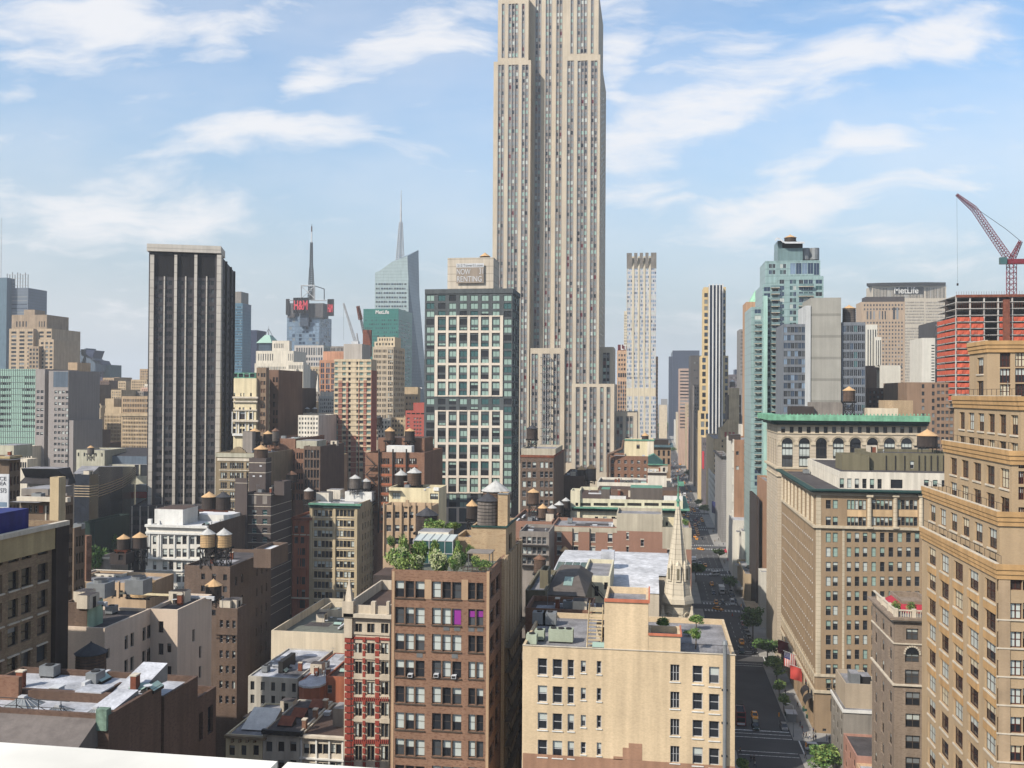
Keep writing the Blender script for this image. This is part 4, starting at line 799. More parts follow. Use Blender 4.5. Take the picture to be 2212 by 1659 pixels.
m.band(1134, 1139, 1, 'white_trim', sides='S'); m.band(1150, 1154, .6, 'white_trim', 'belt', 'S'); m.band(1205.5, 1209, .8, 'white_trim', 'belt', 'S'); m.band(1232, 1234, .4, 'white_trim', 'belt', 'S')
for x in (317, 322, 342, 346.5, 376.5, 406, 435): m.rect('pilaster', x, x+2.6, 1154, 1205, -.35, -.01, 'white_trim')
m.rect('pediment_block', 320, 328, 1121, 1134, -.3, .5, 'white_trim'); m.rect('pediment_block', 340, 346, 1125, 1134, -.3, .5, 'white_trim')
P, a, n, th_, ln = m.frames()['X']; m.part('brick_side').ob((P[0]-m.L.x, P[1]-m.L.y), a, n, .35, ln, -.16, -.01, 0, m.zt-m.L.z+.4, 'brick_d')
m.bulk(334, 395, 1100, 8, 10, 'white_trim', 'roof_brown'); m.bulk(418, 496, 1112, 20, 10, 'white_trim', 'roof_white'); m.done(); m.clutter(6, 15)
# brown blocks stepping toward the camera
XB = hY(586, 1188, 262)[0]; yn = hX(497, 1215, XB)[0]
m = B('brick_building', 'long dark brown brick side wall with small windows below the white glazed building', loc=(XB-13, yn), W=13, D=262-yn, zt=hY(586, 1188, 262)[1], wm='brick_d', rm='roof_dark', cap=40); m.S(434, 490, 3, .35, 1240, 1330, 4, .5, 'dark')
m.X(.12, .3, 2, .3, 1250, 1500, 6, .42, 'dark'); m.X(.62, .9, 3, .25, 1250, 1500, 6, .42, 'dark'); m.done(); m.clutter(5, 16)
m2 = m.add(Y=240, xl=548, xr=585, yt=1186, dp=12, zb=m.zt-1, wm='brick_d', rm='roof_white', name='stair_tower'); m2.done()
m = B('tenement', 'dark tenement with railings and a roof terrace in the shaded gap below the brown wall', Y=186, xl=468, xr=513, yt=1314, xe=537, wm='brick_d', rm='roof_dark', cap=30)
m.S(474, 508, 3, .5, 1340, 1520, 6, .5, 'offw'); m.done(); m.clutter(4, 17)
w('cream_l', 234, 210, 184, var=.08, streak=.12)
m = B('rendered_building', 'cream rendered building with an L shaped court and irregular windows', Y=160, xl=322, xr=384, yt=1316, xe=462, wm='cream_l', rm='roof_dark', cap=60, par=.6)
for y, q in ((1342, 1), (1390, 2), (1439, 2)):
    m.S(342, 353, 1, 1, y, y+25, 1, 1, 'dark')
    if q == 2: m.S(360.5, 370, 1, 1, y, y+20, 1, 1, 'dark')
for t, y in ((.42, 1375), (.62, 1420), (.62, 1465), (.62, 1515)): m.X(t, t+.07, 1, 1, y, y+27, 1, 1, 'dark')
m.done(); m.clutter(4, 18)
XL = hY(325, 1320, 160)[0]; yn = hX(226, 1380, XL)[0]
m2 = m.add(loc=(XL-30, yn), W=30, D=160-yn, zt=m.zt, rm='roof_dark', name='front_wing', par=.5)
for t in (.03, .42, .55, .82, .93):
    for y in (1392, 1446, 1500): m2.X(t, t+.075, 1, 1, y+(10 if t < .1 else 0), y+31, 1, 1, 'dark')
m2.done(); m2.clutter(6, 19)
m3 = m.add(Y=176, xl=258, xr=430, yt=1287, dp=.6, zb=m.zt-1, wm='yel', name='back_parapet', roof=False); m3.done()
w('cast', 160, 190, 160)
m = B('plant_house', 'dark brick block with a pale green side and two round cooling fans on its roof', Y=146, xl=138, xr=188, yt=1302, xe=226, wm='brick_d', rm='roof_dark', cap=20)
m.S(152, 166, 1, 1, 1382, 1402, 1, 1, 'offw'); m.S(182, 186, 1, 1, 1382, 1402, 1, 1, 'offw')
P, a, n, th_, ln = m.frames()['X']; m.part('green_side').ob((P[0]-m.L.x, P[1]-m.L.y), a, n, .1, ln, -.12, -.01, m.sz(188, 1368)-m.L.z, m.zt-m.L.z-.2, 'cast')
for i in range(2):
    b = MB(); b.box(-1.8, 1.8, -1.6, 1.6, 0, 2.6, 'metal_grey'); b.cyl(0, 0, 2.6, 3.1, 1.3, 1.3, 14, 'metal_grey'); b.cyl(0, 0, 3.1, 3.15, 1.15, 1.15, 14, 'metal_dark'); b.build('cooling_fan', m.T, (m.W*.25+i*5, 9+i*4, m.zt-.9-m.L.z))
m.done(); m.clutter(5, 20)
m = B('low_building', 'low white walled roof house with five brown framed windows and a grey roof', Y=236, xl=178, xr=263, yt=1240, xe=293, wm='white_a', rm='roof_brown', cap=12, par=.2)
m.S(184.5, 258, 5, .45, 1243, 1259, 1, 1, 'brwn'); style('brwn', 'frame_red', [('glass_dark', .5, 1), ('glass_brown', 0, 1)]); m.done()
m2 = m.add(Y=225, xl=146, xr=316, yt=1258, dp=14, zt=None, wm='goth', name='parapet_block'); 
for i in range(10): m2.rect('pier', 150+i*15, 153+i*15, 1256, 1290, -.3, .3, 'goth')
m2.S(230, 280, 4, .5, 1275, 1290, 1, 1, 'dark'); m2.done()
m3 = m.add(Y=252, xl=237, xr=272, yt=1196, xe=294, wm='dk_a', rm='roof_dark', zb=m.zt-.5, name='tank_house'); m3.S(256, 266, 1, 1, 1199, 1210, 1, 1, 'dark'); m3.done()
m3 = m.add(Y=262, xl=205, xr=237, yt=1205, dp=10, wm='gry_a', rm='roof_grey', name='mansard_house'); m3.band(1203, 1207, .6, 'stone_trim', sides='S'); m3.done()
# left edge
w('lb', 152, 126, 96, hue=C(172, 150, 112)); w('lbt', 192, 168, 116); w('tarp', 20, 30, 128, var=.35, scale=.8, rough=.5); w('blk', 214, 188, 142, var=.1, streak=.15); w('lb2', 126, 104, 82); w('darkpier', 70, 58, 50, var=.4)
style('bigw', 'frame_dark', [('glass_dark', 0, 3), ('glass_mid', 0, 2), ('glass_dark', .3, 1)], fw=.14, nm=0, rv=.4, blinds=('blind_grey',))
XL = hY(140, 1140, 126)[0]; yn = hX(-60, 1160, XL)[0]
m = B('brick_warehouse', 'large weathered brown brick building with big paired windows at the left edge', loc=(XL-30, yn), W=30, D=126-yn, zt=hX(108, 1132, XL)[1], wm='lb', rm='roof_dark', cap=60)
for r_ in range(8):
    y0 = 1194+r_*64
    for a, c in ((.06, .16), (.2, .3), (.36, .47), (.5, .61), (.68, .8)): m.X(a, c, 1, 1, y0, y0+43, 1, 1, 'bigw')
m.band(0, 0, .5, 'lbt', 'cornice', 'X', z=(m.zt-3.6, m.zt-.6)); m.band(0, 0, .8, 'stone_trim', 'coping', 'X', z=(m.zt-.55, m.zt+.1))
P, a, n, th_, ln = m.frames()['X']; PP = (P[0]-m.L.x, P[1]-m.L.y); m.part('corner_pier').ob(PP, a, n, ln*.845, ln, -.7, -.01, 0, m.zt-m.L.z-.1, 'darkpier')
for t in (.06, .2, .36, .5, .68):
    for r_ in range(7): z = m.zt-4.9-r_*4.4; m.part('sill').ob(PP, a, n, t*ln-.1, (t+.115)*ln, -.25, -.01, z-3.2-m.L.z, z-3-m.L.z, 'stone_trim')
m.part('tarp').ob(PP, a, n, -.1*ln, .66*ln, 1.2, 5, m.zt-m.L.z-.8, m.zt-m.L.z+2.6, 'tarp'); m.done(); m.clutter(3, 21)
m = B('stair_tower', 'tall blank tan brick stair tower beside the blue tarpaulin', Y=140, xl=108, xr=127, yt=1031, xe=144, wm='blk', rm='roof_grey'); m.done()
m = B('brick_building', 'brown brick building with red window frames and a grey cornice behind the tan stair tower', Y=165, xl=44, xr=142, yt=1073, xe=160.5, wm='lb2', cap=60)
m.S(62, 103, 4, .5, 1092, 1200, 4, .5, 'offw'); style('redw', 'frame_red', [('glass_brown', 0, 1), ('glass_red', 0, .5)], fw=.2); m.X(.06, .94, 4, .7, 1092, 1360, 9, .6, 'redw'); m.band(1073, 1082, 1.1, 'stone_trim', sides='S'); m.rect('brick_panel', 85, 93, 1092, 1108, -.06, -.01, 'red3'); m.rect('quoin', 98, 101, 1092, 1160, -.15, -.01, 'stone_trim'); m.bulk(46, 104, 1056, 8, 8, 'gry_a', 'roof_grey'); m.done(); m.clutter(4, 22)
m = B('brick_building', 'brown building with round headed windows, second in the shaded row behind the stair tower', Y=190, xl=108, xr=160.5, yt=1140, xe=187, wm='lb2', cap=40); m.X(.2, .85, 3, .6, 1160, 1400, 7, .6, 'dark'); m.done(); m.clutter(3, 23)
m = B('brick_building', 'narrow tan brown building ending the shaded row near the green trees', Y=226, xl=150, xr=187, yt=1158, xe=201.5, wm='brick_m', cap=40); m.X(.15, .9, 5, .45, 1172, 1400, 8, .5, 'dark'); m.done()
m = B('brick_building', 'brown brick block at the left edge with a blank side and a white wall sign', Y=235, xl=-40, xr=20, yt=985, xe=46, wm='lb2', cap=40); m.X(.1, .9, 3, .62, 1000, 1110, 4, .6, 'redw'); m.band(985, 990, .6, 'lbt'); m.bulk(-10, 30, 962, 6, 8, 'pale', 'roof_grey'); m.done(); m.clutter(3, 24)
b = MB(); x0, z0 = hY(-40, 1096, 233); x1 = hY(18.5, 1060, 233)[0]; z1 = zY(0, 1024, 233); T = thing('wall_sign', 'white wall sign with grey capital letters and a blue strip at the left edge', 'sign', (x0, 233, z0))
b.box(0, x1-x0, 0, .4, 0, z1-z0, 'metal_white'); b.build('panel', T); b = MB(); b.box(0, x1-x0-.4, -.03, 0, .3, 1.6, 'glass_sky'); b.build('picture_strip', T); mat('ink', C(70, 74, 84), .7, .05)
px = lambda x, y: (hY(x, y, 233)[0]-x0, zY(x, y, 233)-z0)
for tx, xa, xb, ya, yb in (('SPACE', -22, 13.8, 1037, 1030), ('AREA', -14.5, 13.8, 1047.5, 1040.5), ('573', 1, 13.8, 1064, 1055)):
    a, c = px(xa, ya), px(xb, yb); lettering(tx, c[0]-a[0], c[1]-a[1], 'ink', T, ((a[0]+c[0])/2, -.03, a[1]))
w('slate', 62, 58, 60, var=.3, course=.6); w('dglass', 34, 40, 52, var=.4, rough=.25, spec=.5); w('net', 34, 58, 50, var=.2, scale=.5, streak=.2)
m = B('stone_building', 'grey stone building with a long dark slate roof in the left middle distance', Y=300, xl=60, xr=145, yt=1045, xe=161, wm='gry_a', cap=30, roof=False); m.S(64, 142, 9, .6, 1052, 1180, 7, .5, 'far'); m.X(.1, .9, 4, .6, 1052, 1180, 7, .5, 'far'); m.done()
b = MB(); z0 = m.zt-m.L.z; z1 = zY(100, 1008, 306)-m.L.z; k_ = lambda x, y, z: (x, y, z); W, D = m.W, m.D
b.q((-3, -1, z0), (W+1, -1, z0), (W-3, 6, z1), (-1, 6, z1), 'slate'); b.q((W+1, -1, z0), (W+1, D, z0), (W-3, D-6, z1), (W-3, 6, z1), 'slate'); b.q((-1, 6, z1), (W-3, 6, z1), (W-3, D-6, z1), (-1, D-6, z1), 'roof_grey'); b.q((-3, D, z0), (W+1, D, z0), (W-3, D-6, z1), (-1, D-6, z1), 'slate'); b.build('roof', m.T)
m = B('glass_building', 'black reflective glass building with tan horizontal stripes and a curved side', Y=335, xl=161, xr=193, yt=1025, xe=208, wm='dglass', rm='roof_grey', cap=0); m.D = 6
for i in range(5): m.band(1049+i*5.6, 1050.6+i*5.6, .15, 'tang', 'stripe')
m.done(); m.clutter(5, 25)
b = MB(); P0 = m.PE; pts = [(P0[0]-m.L.x, P0[1]+1-m.L.y, m.zt-m.L.z)]
for x, Y in ((214, 352), (240, 368), (265, 388), (284, 415), (294, 445)): X, _ = hY(x, 1000, Y); pts.append((X-m.L.x, Y-m.L.y, zY(x, 1008, Y)-m.L.z))
for a, c in zip(pts, pts[1:]): b.q((*a[:2], 0), (*c[:2], 0), c, a, 'dglass'); b.q(a, c, (c[0]-9, c[1]+2, c[2]), (a[0]-9, a[1]+2, a[2]), 'roof_grey')
b.build('curved_wall', m.T); b = MB()
for i in range(5):
    z = zY(200, 1050+i*5.6, 350)-m.L.z
    for a, c in zip(pts, pts[1:]): b.q((a[0]+.15, a[1]-.15, z-.25), (c[0]+.15, c[1]-.15, z-.25), (c[0]+.15, c[1]-.15, z), (a[0]+.15, a[1]-.15, z), 'tang')
b.build('stripe', m.T); m.bulk(213, 262, 1006, 40, 16, 'gry_a')
m = B('netted_scaffold', 'dark green debris netting wrapped round a building below the black glass', Y=318, xl=180, xr=205, yt=1127, xe=283, wm='net', rm='roof_dark', cap=0); m.done()
m = B('grand_building', 'low grey building with a wide slate roof, green clerestory and arched stone windows', Y=450, xl=165, xr=330, yt=1003, wm='pale', dp=45, cap=20, roof=False)
m.S(291, 300, 1, 1, 1004, 1028, 1, 1, 'arch'); m.S(303, 318, 1, 1, 1004, 1028, 1, 1, 'arch'); m.S(266, 318, 3, .9, 987, 995, 1, 1, 'farg') if 0 else None; m.done()
b = MB(); z0, z1, z2 = m.zt-m.L.z, zY(250, 984, 456)-m.L.z, zY(250, 966, 480)-m.L.z; W = m.W
b.box(0, W, 4, 8, z0, z1, 'wes'); b.q((0, 4, z1), (W, 4, z1), (W, 30, z2), (0, 30, z2), 'slate'); b.q((0, 45, z0), (W, 45, z0), (W, 30, z2), (0, 30, z2), 'slate'); b.q((0, 0, z0), (W, 0, z0), (W, 8, z0+.01), (0, 8, z0+.01), 'roof_grey'); b.build('roof', m.T)
m2 = m.add(Y=447, xl=165, xr=226, yt=972, dp=20, wm='pale'); m2.S(168, 222, 5, .25, 978, 986, 1, 1, 'dark'); m2.done()
simple('brick_building', 'dark red brown roof block in front of the pale ornate office block', 540, 170, 223, 957, None, 'brn_b', dp=20); simple('brick_building', 'brown gabled block with a small water tank at its left', 520, 173, 198, 930, None, 'brn_a', dp=20)
b = MB(); X, Z = hY(293, 1085, 440); T = thing('painted_wall', 'red and white painted wall beside the foot of the dark tower', 'wall', (X, 440, 0)); wd = hY(318, 1060, 440)[0]-X
b.box(0, wd, 0, 4, 0, zY(300, 1047, 440), 'metal_white'); b.build('wall', T); b = MB(); b.box(0, wd, -.1, -.01, zY(300, 1076, 440), zY(300, 1062, 440), 'red_sign'); b.build('red_stripe', T)
# bottom left roofs
w('bl_b', 112, 86, 70, var=.25, scale=.15, streak=.25, hue=C(94, 70, 58)); w('bl_s', 122, 112, 106, var=.2)
m = B('brick_building', 'dark brick building with silver roofs and skylights in the bottom left corner', Y=90, xl=-120, xr=235, yt=1534, xe=355, wm='bl_b', rm='roof_silver', par=1.0, cap=30, pt=.45)
X0 = m.PE[0]; zr = m.zt-1.0-m.L.z; DL = m.D; m.D = 6.5; mb = m.add(loc=(X0-5.2, 96.5), W=5.2, D=DL-6.5, zt=m.zt-.004, rm='roof_silver', par=.5); mb.done(); mb.clutter(3, 33)
b = m.part('slate_eave'); zf = m.sz(200, 1552)-m.L.z; W = m.W+3.8
b.poly([(0, -.01, zf), (W-5, -.01, zf), (W-5, -4.2, zf-2.2), (0, -4.2, zf-2.2)], 'bl_s'); b.poly([(0, -4.2, zf-2.2), (W-5, -4.2, zf-2.2), (W-5, -4.2, zf-2.7), (0, -4.2, zf-2.7)], 'bl_s'); b.poly([(0, -4.2, zf-2.7), (W-5, -4.2, zf-2.7), (W-5, 0, zf-2.9), (0, 0, zf-2.9)], 'metal_dark'); b.poly([(W-5, -.01, zf), (W-5, -4.2, zf-2.2), (W-5, -4.2, zf-2.7), (W-5, 0, zf-2.9)], 'bl_s')
for i in range(14): m.part('eave_bracket').box(W-6.2-i*4.2, W-5.8-i*4.2, -3.9, -.02, zf-3.6, zf-2.75, 'olv')
W = m.W; m.part('copper_end').box(W-1.25, W-.05, -.35, .5, zf-1.1, zf+1.1, 'copper_dull'); mat('copper_dull', C(112, 138, 118), .85, .5, 1.5, .3)
b = m.part('roof_railing')
for i in range(16): x = W-6-i*2.6; b.tube((x, .8, zr), (x, .8, zr+1.9), .05, 'metal_dark'); b.tube((x, .8, zr+1.2), (x+.8, 2, zr), .04, 'metal_dark')
b.tube((0, .8, zr+1.9), (W-5, .8, zr+1.9), .05, 'metal_dark'); b.tube((0, .8, zr+1.1), (W-5, .8, zr+1.1), .04, 'metal_dark')
def skylight(T, x, y, z, a, c, h, n='skylight', rz=0):
    b = MB(); t = .22
    for p, q in (((-a, -c), (a, -c)), ((a, -c), (a, c)), ((a, c), (-a, c)), ((-a, c), (-a, -c))):
        b.q((*p, 0), (*q, 0), (q[0]*t, q[1]*t, h), (p[0]*t, p[1]*t, h), 'blind_grey')
        for k in range(5): u = k/4; e = (p[0]+(q[0]-p[0])*u, p[1]+(q[1]-p[1])*u); b.tube((*e, .03), (e[0]*t, e[1]*t, h+.05), .03, 'frame_white')
    b.box(-a*t, a*t, -c*t, c*t, h, h+.25, 'frame_white'); return b.build(n, T, (x, y, z), rz)
xs_ = lambda px, Y: hY(px, 1500, Y)[0]-m.L.x
skylight(m.T, xs_(52, 94), 3.8, zr, 1.7, 1.5, .9); skylight(m.T, xs_(118, 92), 2.6, zr, 1.3, 1.1, .6); skylight(m.T, xs_(200, 92), 2.6, zr, 1.2, 1, .6)
b = MB(); b.q((-6, 0, 0), (3, 0, 0), (5.5, 9, 4.2), (-3, 9, 4.2), 'roof_silver'); b.q((3, 0, 0), (5.5, 9, 0), (5.5, 9, 4.2), (3, 0, 0.01), 'metal_grey'); b.q((-6, 0, 0), (-3, 9, 0), (-3, 9, 4.2), (-6, 0, .01), 'metal_grey'); b.q((-3, 9, 0), (5.5, 9, 0), (5.5, 9, 4.2), (-3, 9, 4.2), 'metal_grey'); o = b.build('sloped_roof', m.T, (W-2.6, 8.5, zr+.6)); o.scale = (.36, .5, .5); o = put(o.data, 'sloped_roof', m.T, (W-2.2, 3, zr+.5)); o.scale = (.3, .4, .25)
b = MB(); b.box(-1.3, 1.3, -1, 1, 0, 2.2, 'cream'); b.box(-1.6, 1.6, -1.3, 1.3, 2.2, 2.35, 'roof_silver'); b.build('bulkhead', m.T, (W-6.4, 7.5, zr-1.2))
b = MB(); b.box(-1.6, 1.6, -.3, .3, 0, 2.6, 'brick_m'); b.build('parapet_end', m.T, (xs_(8, 95), 5.6, zr))
m.done()
ya, yb, yc = hX(355, 1505, X0)[0], hX(427, 1509, X0)[0], hX(467, 1484, X0)[0]
m2 = m.add(loc=(X0-24, ya), W=24, D=yb-ya, zt=hX(355, 1505, X0)[1], rm='roof_silver', par=.7); m2.done(); m2.clutter(5, 32)
m2 = m.add(loc=(X0-24, yb), W=24, D=yc-yb, zt=hX(427, 1509, X0)[1], rm='roof_brown', par=.9); m2.X(.1, .3, 1, .8, 1540, 1600, 1, .8, 'bigw'); m2.X(.55, .85, 1, .8, 1540, 1600, 1, .8, 'bigw'); m2.done()
# row houses across the side street
def house(lab, x0, x1, yt, wm, rm, wins, st='dark', Y=175, dp=19, corn='brown', par=.3):
    m = B('row_house', lab, Y=Y, xl=x0, xr=x1, yt=yt, wm=wm, rm=rm, dp=dp, cap=30, par=par)
    for a, c in wins:
        for r_ in range(3): m.S(a, c, 1, 1, yt+22+r_*40, yt+44+r_*40, 1, 1, st)
    return m
m = house('small yellow row house with a bracketed cornice and a white roof panel', 488, 567, 1588, 'h13', 'roof_grey', ((495, 507), (521, 532), (547, 559)))
m.band(1588, 1594, .9, 'olv', sides='S')
for x in (502, 518, 534, 550): m.rect('bracket', x, x+4, 1594, 1602, -.8, -.01, 'olv')
b = MB(); b.q((-3, 0, .3), (3, 0, .3), (3.4, 5.5, 3), (-2.6, 5.5, 3), 'white_trim'); b.q((-3, 0, .3), (-2.6, 5.5, .3), (-2.6, 5.5, 3), (-3, 0, .31), 'gry_a'); b.q((3, 0, .3), (3.4, 5.5, .3), (3.4, 5.5, 3), (3, 0, .31), 'gry_a'); b.q((-2.6, 5.5, .3), (3.4, 5.5, .3), (3.4, 5.5, 3), (-2.6, 5.5, 3), 'gry_a'); b.build('roof_panel', m.T, (m.W*.62, 3, m.zt-.3-m.L.z)); m.done(); m.clutter(4, 41)
m = house('pale grey row house with a black roof and rusty hatches', 568, 648, 1580, 'gry_b', 'roof_dark', ((575, 588), (601, 614), (627, 640)), par=.25); w('gry_b', 200, 192, 176, var=.12)
m.band(1576, 1586, .8, 'metal_dark', sides='S')
for i, (x, y) in enumerate(((.42, 4), (.5, 9), (.72, 15))): b = MB(); b.q((-1.5, -1, .3), (1.5, -1, .3), (1.7, 1, 1.6), (-1.3, 1, 1.6), 'rust'); b.q((-1.3, 1, 0), (1.7, 1, 0), (1.7, 1, 1.6), (-1.3, 1, 1.6), 'metal_dark'); b.q((-1.5, -1, 0), (-1.3, 1, 0), (-1.3, 1, 1.6), (-1.5, -1, .3), 'metal_dark'); b.q((1.5, -1, 0), (1.7, 1, 0), (1.7, 1, 1.6), (1.5, -1, .3), 'metal_dark'); b.build('roof_hatch', m.T, (m.W*x, y, m.zt-.25-m.L.z))
for y in (3, 9, 15): b = MB(); b.box(-.4, .4, -.5, .5, 0, 1.8, 'brick_m'); b.box(-.5, .5, -.6, .6, 1.8, 2, 'stone_trim'); b.build('chimney', m.T, (m.W-.2, y, m.zt-m.L.z-.3))
m.done()
m = house('cream stone fronted row house with three wide windows and a plain grey roof', 649, 745, 1589, 'stone_trim', 'roof_brown', (), par=.3)
for a, c in ((656, 681), (685, 709), (713, 737)): m.S(a, c, 2, .92, 1607, 1629, 1, 1, 'off'); m.S(a, c, 2, .92, 1648, 1680, 1, 1, 'off')
m.band(1589, 1594, .8, 'stone_trim', sides='S'); m.band(1638, 1641, .5, 'white_trim', 'belt', 'S')
for x in (650, 682, 710, 739): m.rect('pilaster', x, x+3.5, 1596, 1690, -.3, -.01, 'white_trim')
b = MB(); b.box(-2.2, 2.2, -2, 2, 0, 3.6, 'gry_a', 'roof_grey'); b.build('bulkhead', m.T, (m.W-2.4, 8, m.zt-.3-m.L.z)); m.done(); m.clutter(3, 43)
m = B('row_house', 'grey rear house wall with a silver painted roof in the shaded court', Y=205, xl=536, xr=643, yt=1463, wm='gry_b', rm='roof_silver', dp=24, par=.3, cap=30)
for y in (1474, 1503): m.S(541, 639, 5, .38, y, y+19, 1, 1, 'dark')
m.rect('party_wall', 586, 596, 1440, 1470, 4, 12, 'metal_dark'); m.done(); m.clutter(9, 44)
m = B('row_house', 'orange brick house with a rounded silver roof bay in the court', Y=203, xl=646, xr=704, yt=1474, wm='red3', rm='roof_silver', dp=24, par=.15, cap=20); m.S(650, 657, 1, 1, 1480, 1496, 1, 1, 'dark'); m.S(686, 696, 1, 1, 1480, 1496, 1, 1, 'dark'); m.done(); m.clutter(5, 45)
b = MB()
b.cyl(m.W*.5, 0, 0, m.zt-m.L.z-.4, 2.9, 2.9, 10, 'red3'); b.cyl(m.W*.5, 0, m.zt-m.L.z-.4, m.zt-m.L.z+.02, 3.2, 3.2, 10, 'roof_silver'); b.build('bay', m.T)
m = B('row_house', 'dark brown house with chimneys behind the red striped front', Y=204, xl=704, xr=760, yt=1462, wm='red3', rm='roof_brown', dp=24, par=.4, cap=20); m.S(707, 717, 1, 1, 1480, 1498, 1, 1, 'offw'); m.done(); m.clutter(6, 46)
w('flat', 232, 214, 182, var=.06); w('gravel', 120, 124, 112, var=.2, fine=.3)
m = B('flat_roofed_building', 'wide flat gravel roof with a cream parapet in the middle of the block', Y=236, xl=586, xr=765, yt=1366, wm='flat', rm='gravel', dp=40, par=2.2, cap=0); m.done(); m.clutter(10, 47)
m2 = m.add(Y=262, xl=690, xr=765, yt=1318, dp=10, zb=m.zt-2.2, wm='flat', rm='gravel', par=1.4); m2.done()
# ------------------------------------------------------------------ near centre
w('rust_t', 134, 112, 84); w('chr', 168, 64, 46, var=.12, streak=.1); w('chs', 214, 198, 172, var=.12); w('bb', 156, 116, 88, var=.14, streak=.15, fine=.2, hue=C(120, 78, 58)); w('bbq', 196, 160, 120, var=.12); w('bbt', 198, 168, 126, var=.14, hue=C(176, 142, 102)); w('bge', 230, 201, 156, var=.14, streak=.2, scale=.12, fine=.16); w('bgb', 178, 132, 100)
m = B('striped_building', 'narrow building striped in red brick and white stone with a pinnacle at its corner', Y=172, xl=745, xr=842, yt=1308, wm='chs', rm='roof_brown', dp=24, cap=40, par=2)
W3 = ((767, 782), (793, 809), (823, 839))
for y, h in ((1347, 23), (1389, 25), (1429, 28), (1473, 28), (1518, 29), (1562, 31), (1611, 32)):
    for a, c in W3: m.S(a, c, 2, .94, y, y+h, 1, 1, 'off')
for x0, x1 in ((746, 759), (760.5, 764.5), (784, 790), (811, 820)):
    for i in range(20):
        y = 1376+i*15
        m.rect('red_stripe', x0, x1, y, y+10.5, -.45 if x0 < 750 else -.3, -.01, 'chr')
m.rect('red_stripe', 746, 842, 1376.5, 1381, -.2, -.01, 'chr')
for y, h in ((1366, 5), (1411, 13), (1456, 12), (1502, 5), (1550, 10)): m.rect('stone_band', 762, 842, y, y+h, -.24, -.01, 'chs')
for y in (1505, 1597):
    for i in range(18): x = 764+i*4.3; m.rect('voussoir', x, x+2.4, y, y+9, -.28, -.01, 'chr')
m.band(1325, 1333, .9, 'stone_trim', sides='S'); m.rect('parapet_pier', 803, 812, 1299, 1326, -.5, .5, 'chs'); m.rect('parapet_pier', 836, 842, 1299, 1326, -.5, .5, 'chs')
m.done(); b = MB(); s0 = m.sx(753, 1320); zz = m.sz(753, 1376)-m.L.z; z1 = m.sz(757, 1297)-m.L.z; z2 = m.sz(757, 1246)-m.L.z
b.box(s0-.7, s0+.9, -.6, .7, zz, z1-3, 'chs'); b.box(s0-1, s0+1.2, -.9, 1, z1-3, z1, 'chs'); b.cyl(s0+.1, 0, z1, z2, 1, .04, 4, 'chs', ph=.785)
for i in range(3): b.cyl(s0-.7, -.7, z1, z1+1.5, .25, .02, 4, 'chs')
b.build('pinnacle', m.T)
m = B('brick_house', 'brown brick block with a sloping dark roof between the striped front and the loft', Y=205, xl=778, xr=850, yt=1284, wm='bb', rm='roof_brown', dp=30, cap=10, par=.5); m.bulk(806, 850, 1243, 10, 10, 'dk_a', 'roof_brown'); m.done(); m.clutter(4, 51)
# the brown brick loft with a roof garden
m = B('loft_building', 'brown brick loft with rows of triple windows and a planted roof garden', Y=130, xl=846, xr=1056, yt=1234, xe=1128, wm='bb', rm='gravel', cap=0, par=1.0); LB = m; LBP = dict(P=m.P, W=m.W, zt=m.zt)
style('trip', 'frame_brown', [('glass_dark', 0, 3), ('glass_dark', .95, 3), ('glass_dark', .5, 2), ('glass_mid', .4, 1), ('glass_mid', 0, 1)], fw=.09, rv=.35, blinds=('blind_white',), pane=True); 
WB = [(853.5, 917), (933, 996.5), (1011.5, 1044)]
for r_ in range(8):
    y = 1255+r_*57
    for (a, c), n, dy in zip(WB, (3, 3, 2), (0, 2, 4)): m.S(a, c, n, .93, y+dy, y+dy+36.5, 1, 1, 'trip')
m.cap = 100
m.X(.04, .3, 2, .8, 1262, 1650, 7, .62, 'dark')
for x0, x1 in ((845.9, 851), (1050, 1056)): m.rect('quoin', x0, x1, 1234, 1700, -.06, -.008, 'bbq')
for r_ in range(8):
    y = 1255+r_*57
    for (a, c), dy in zip(WB, (0, 2, 4)):
        m.rect('sill', a-1, c+1, y+dy+36.6, y+dy+39, -.16, -.008, 'frame_brown'); n = 3 if c-a > 40 else 2
        for i in range(1, n): x = a+(c-a)*i/n; m.rect('mullion', x-2.2, x+2.2, y+dy, y+dy+36.5, .02, .3, 'frame_brown')
m.rect('pier_band', 917.5, 932, 1252, 1294, -.05, -.008, 'bbq'); m.rect('pier_band', 997, 1011, 1252, 1296, -.05, -.008, 'bbq')
for x, y in ((887, 1461), (943, 1461), (981, 1464)): 
    s0, z0 = m.sx(x, y), m.sz(x, y); b = MB(); b.box(-.33, .33, -.45, .3, -.02, .44, 'metal_white'); b.box(-.27, .27, -.46, -.45, .04, .38, 'metal_dark'); b.build('window_air_conditioner', m.T, (s0+m.P[0]-m.L.x, 0, z0-m.L.z-.02))
for x, y in ((958, 1353), (981, 1354), (1012, 1355), (1031, 1355), (900, 1411), (976, 1413)): m.rect('wall_vent', x, x+13, y, y+9, -.05, -.008, 'frame_grey')
m.rect('purple_blind', 979.5, 995, 1318, 1350, .29, .31, 'blind_purple'); m.rect('purple_blind', 1013, 1027, 1321, 1334, .29, .31, 'blind_purple'); m.rect('purple_blind', 1030, 1043, 1321, 1334, .29, .31, 'blind_purple')
P, a, n, th_, ln = m.frames()['X']; PP = (P[0]-m.L.x, P[1]-m.L.y)
for t in (.34, .42, .52, .6, .68, .78, .88): m.part('side_pilaster').ob(PP, a, n, t*ln, t*ln+2, -.5, -.01, 0, m.zt-m.L.z, 'bbt')
m.part('side_face').ob(PP, a, n, .02, ln*.34, -.05, -.01, 0, m.zt-m.L.z-.02, 'bbt') if 0 else None
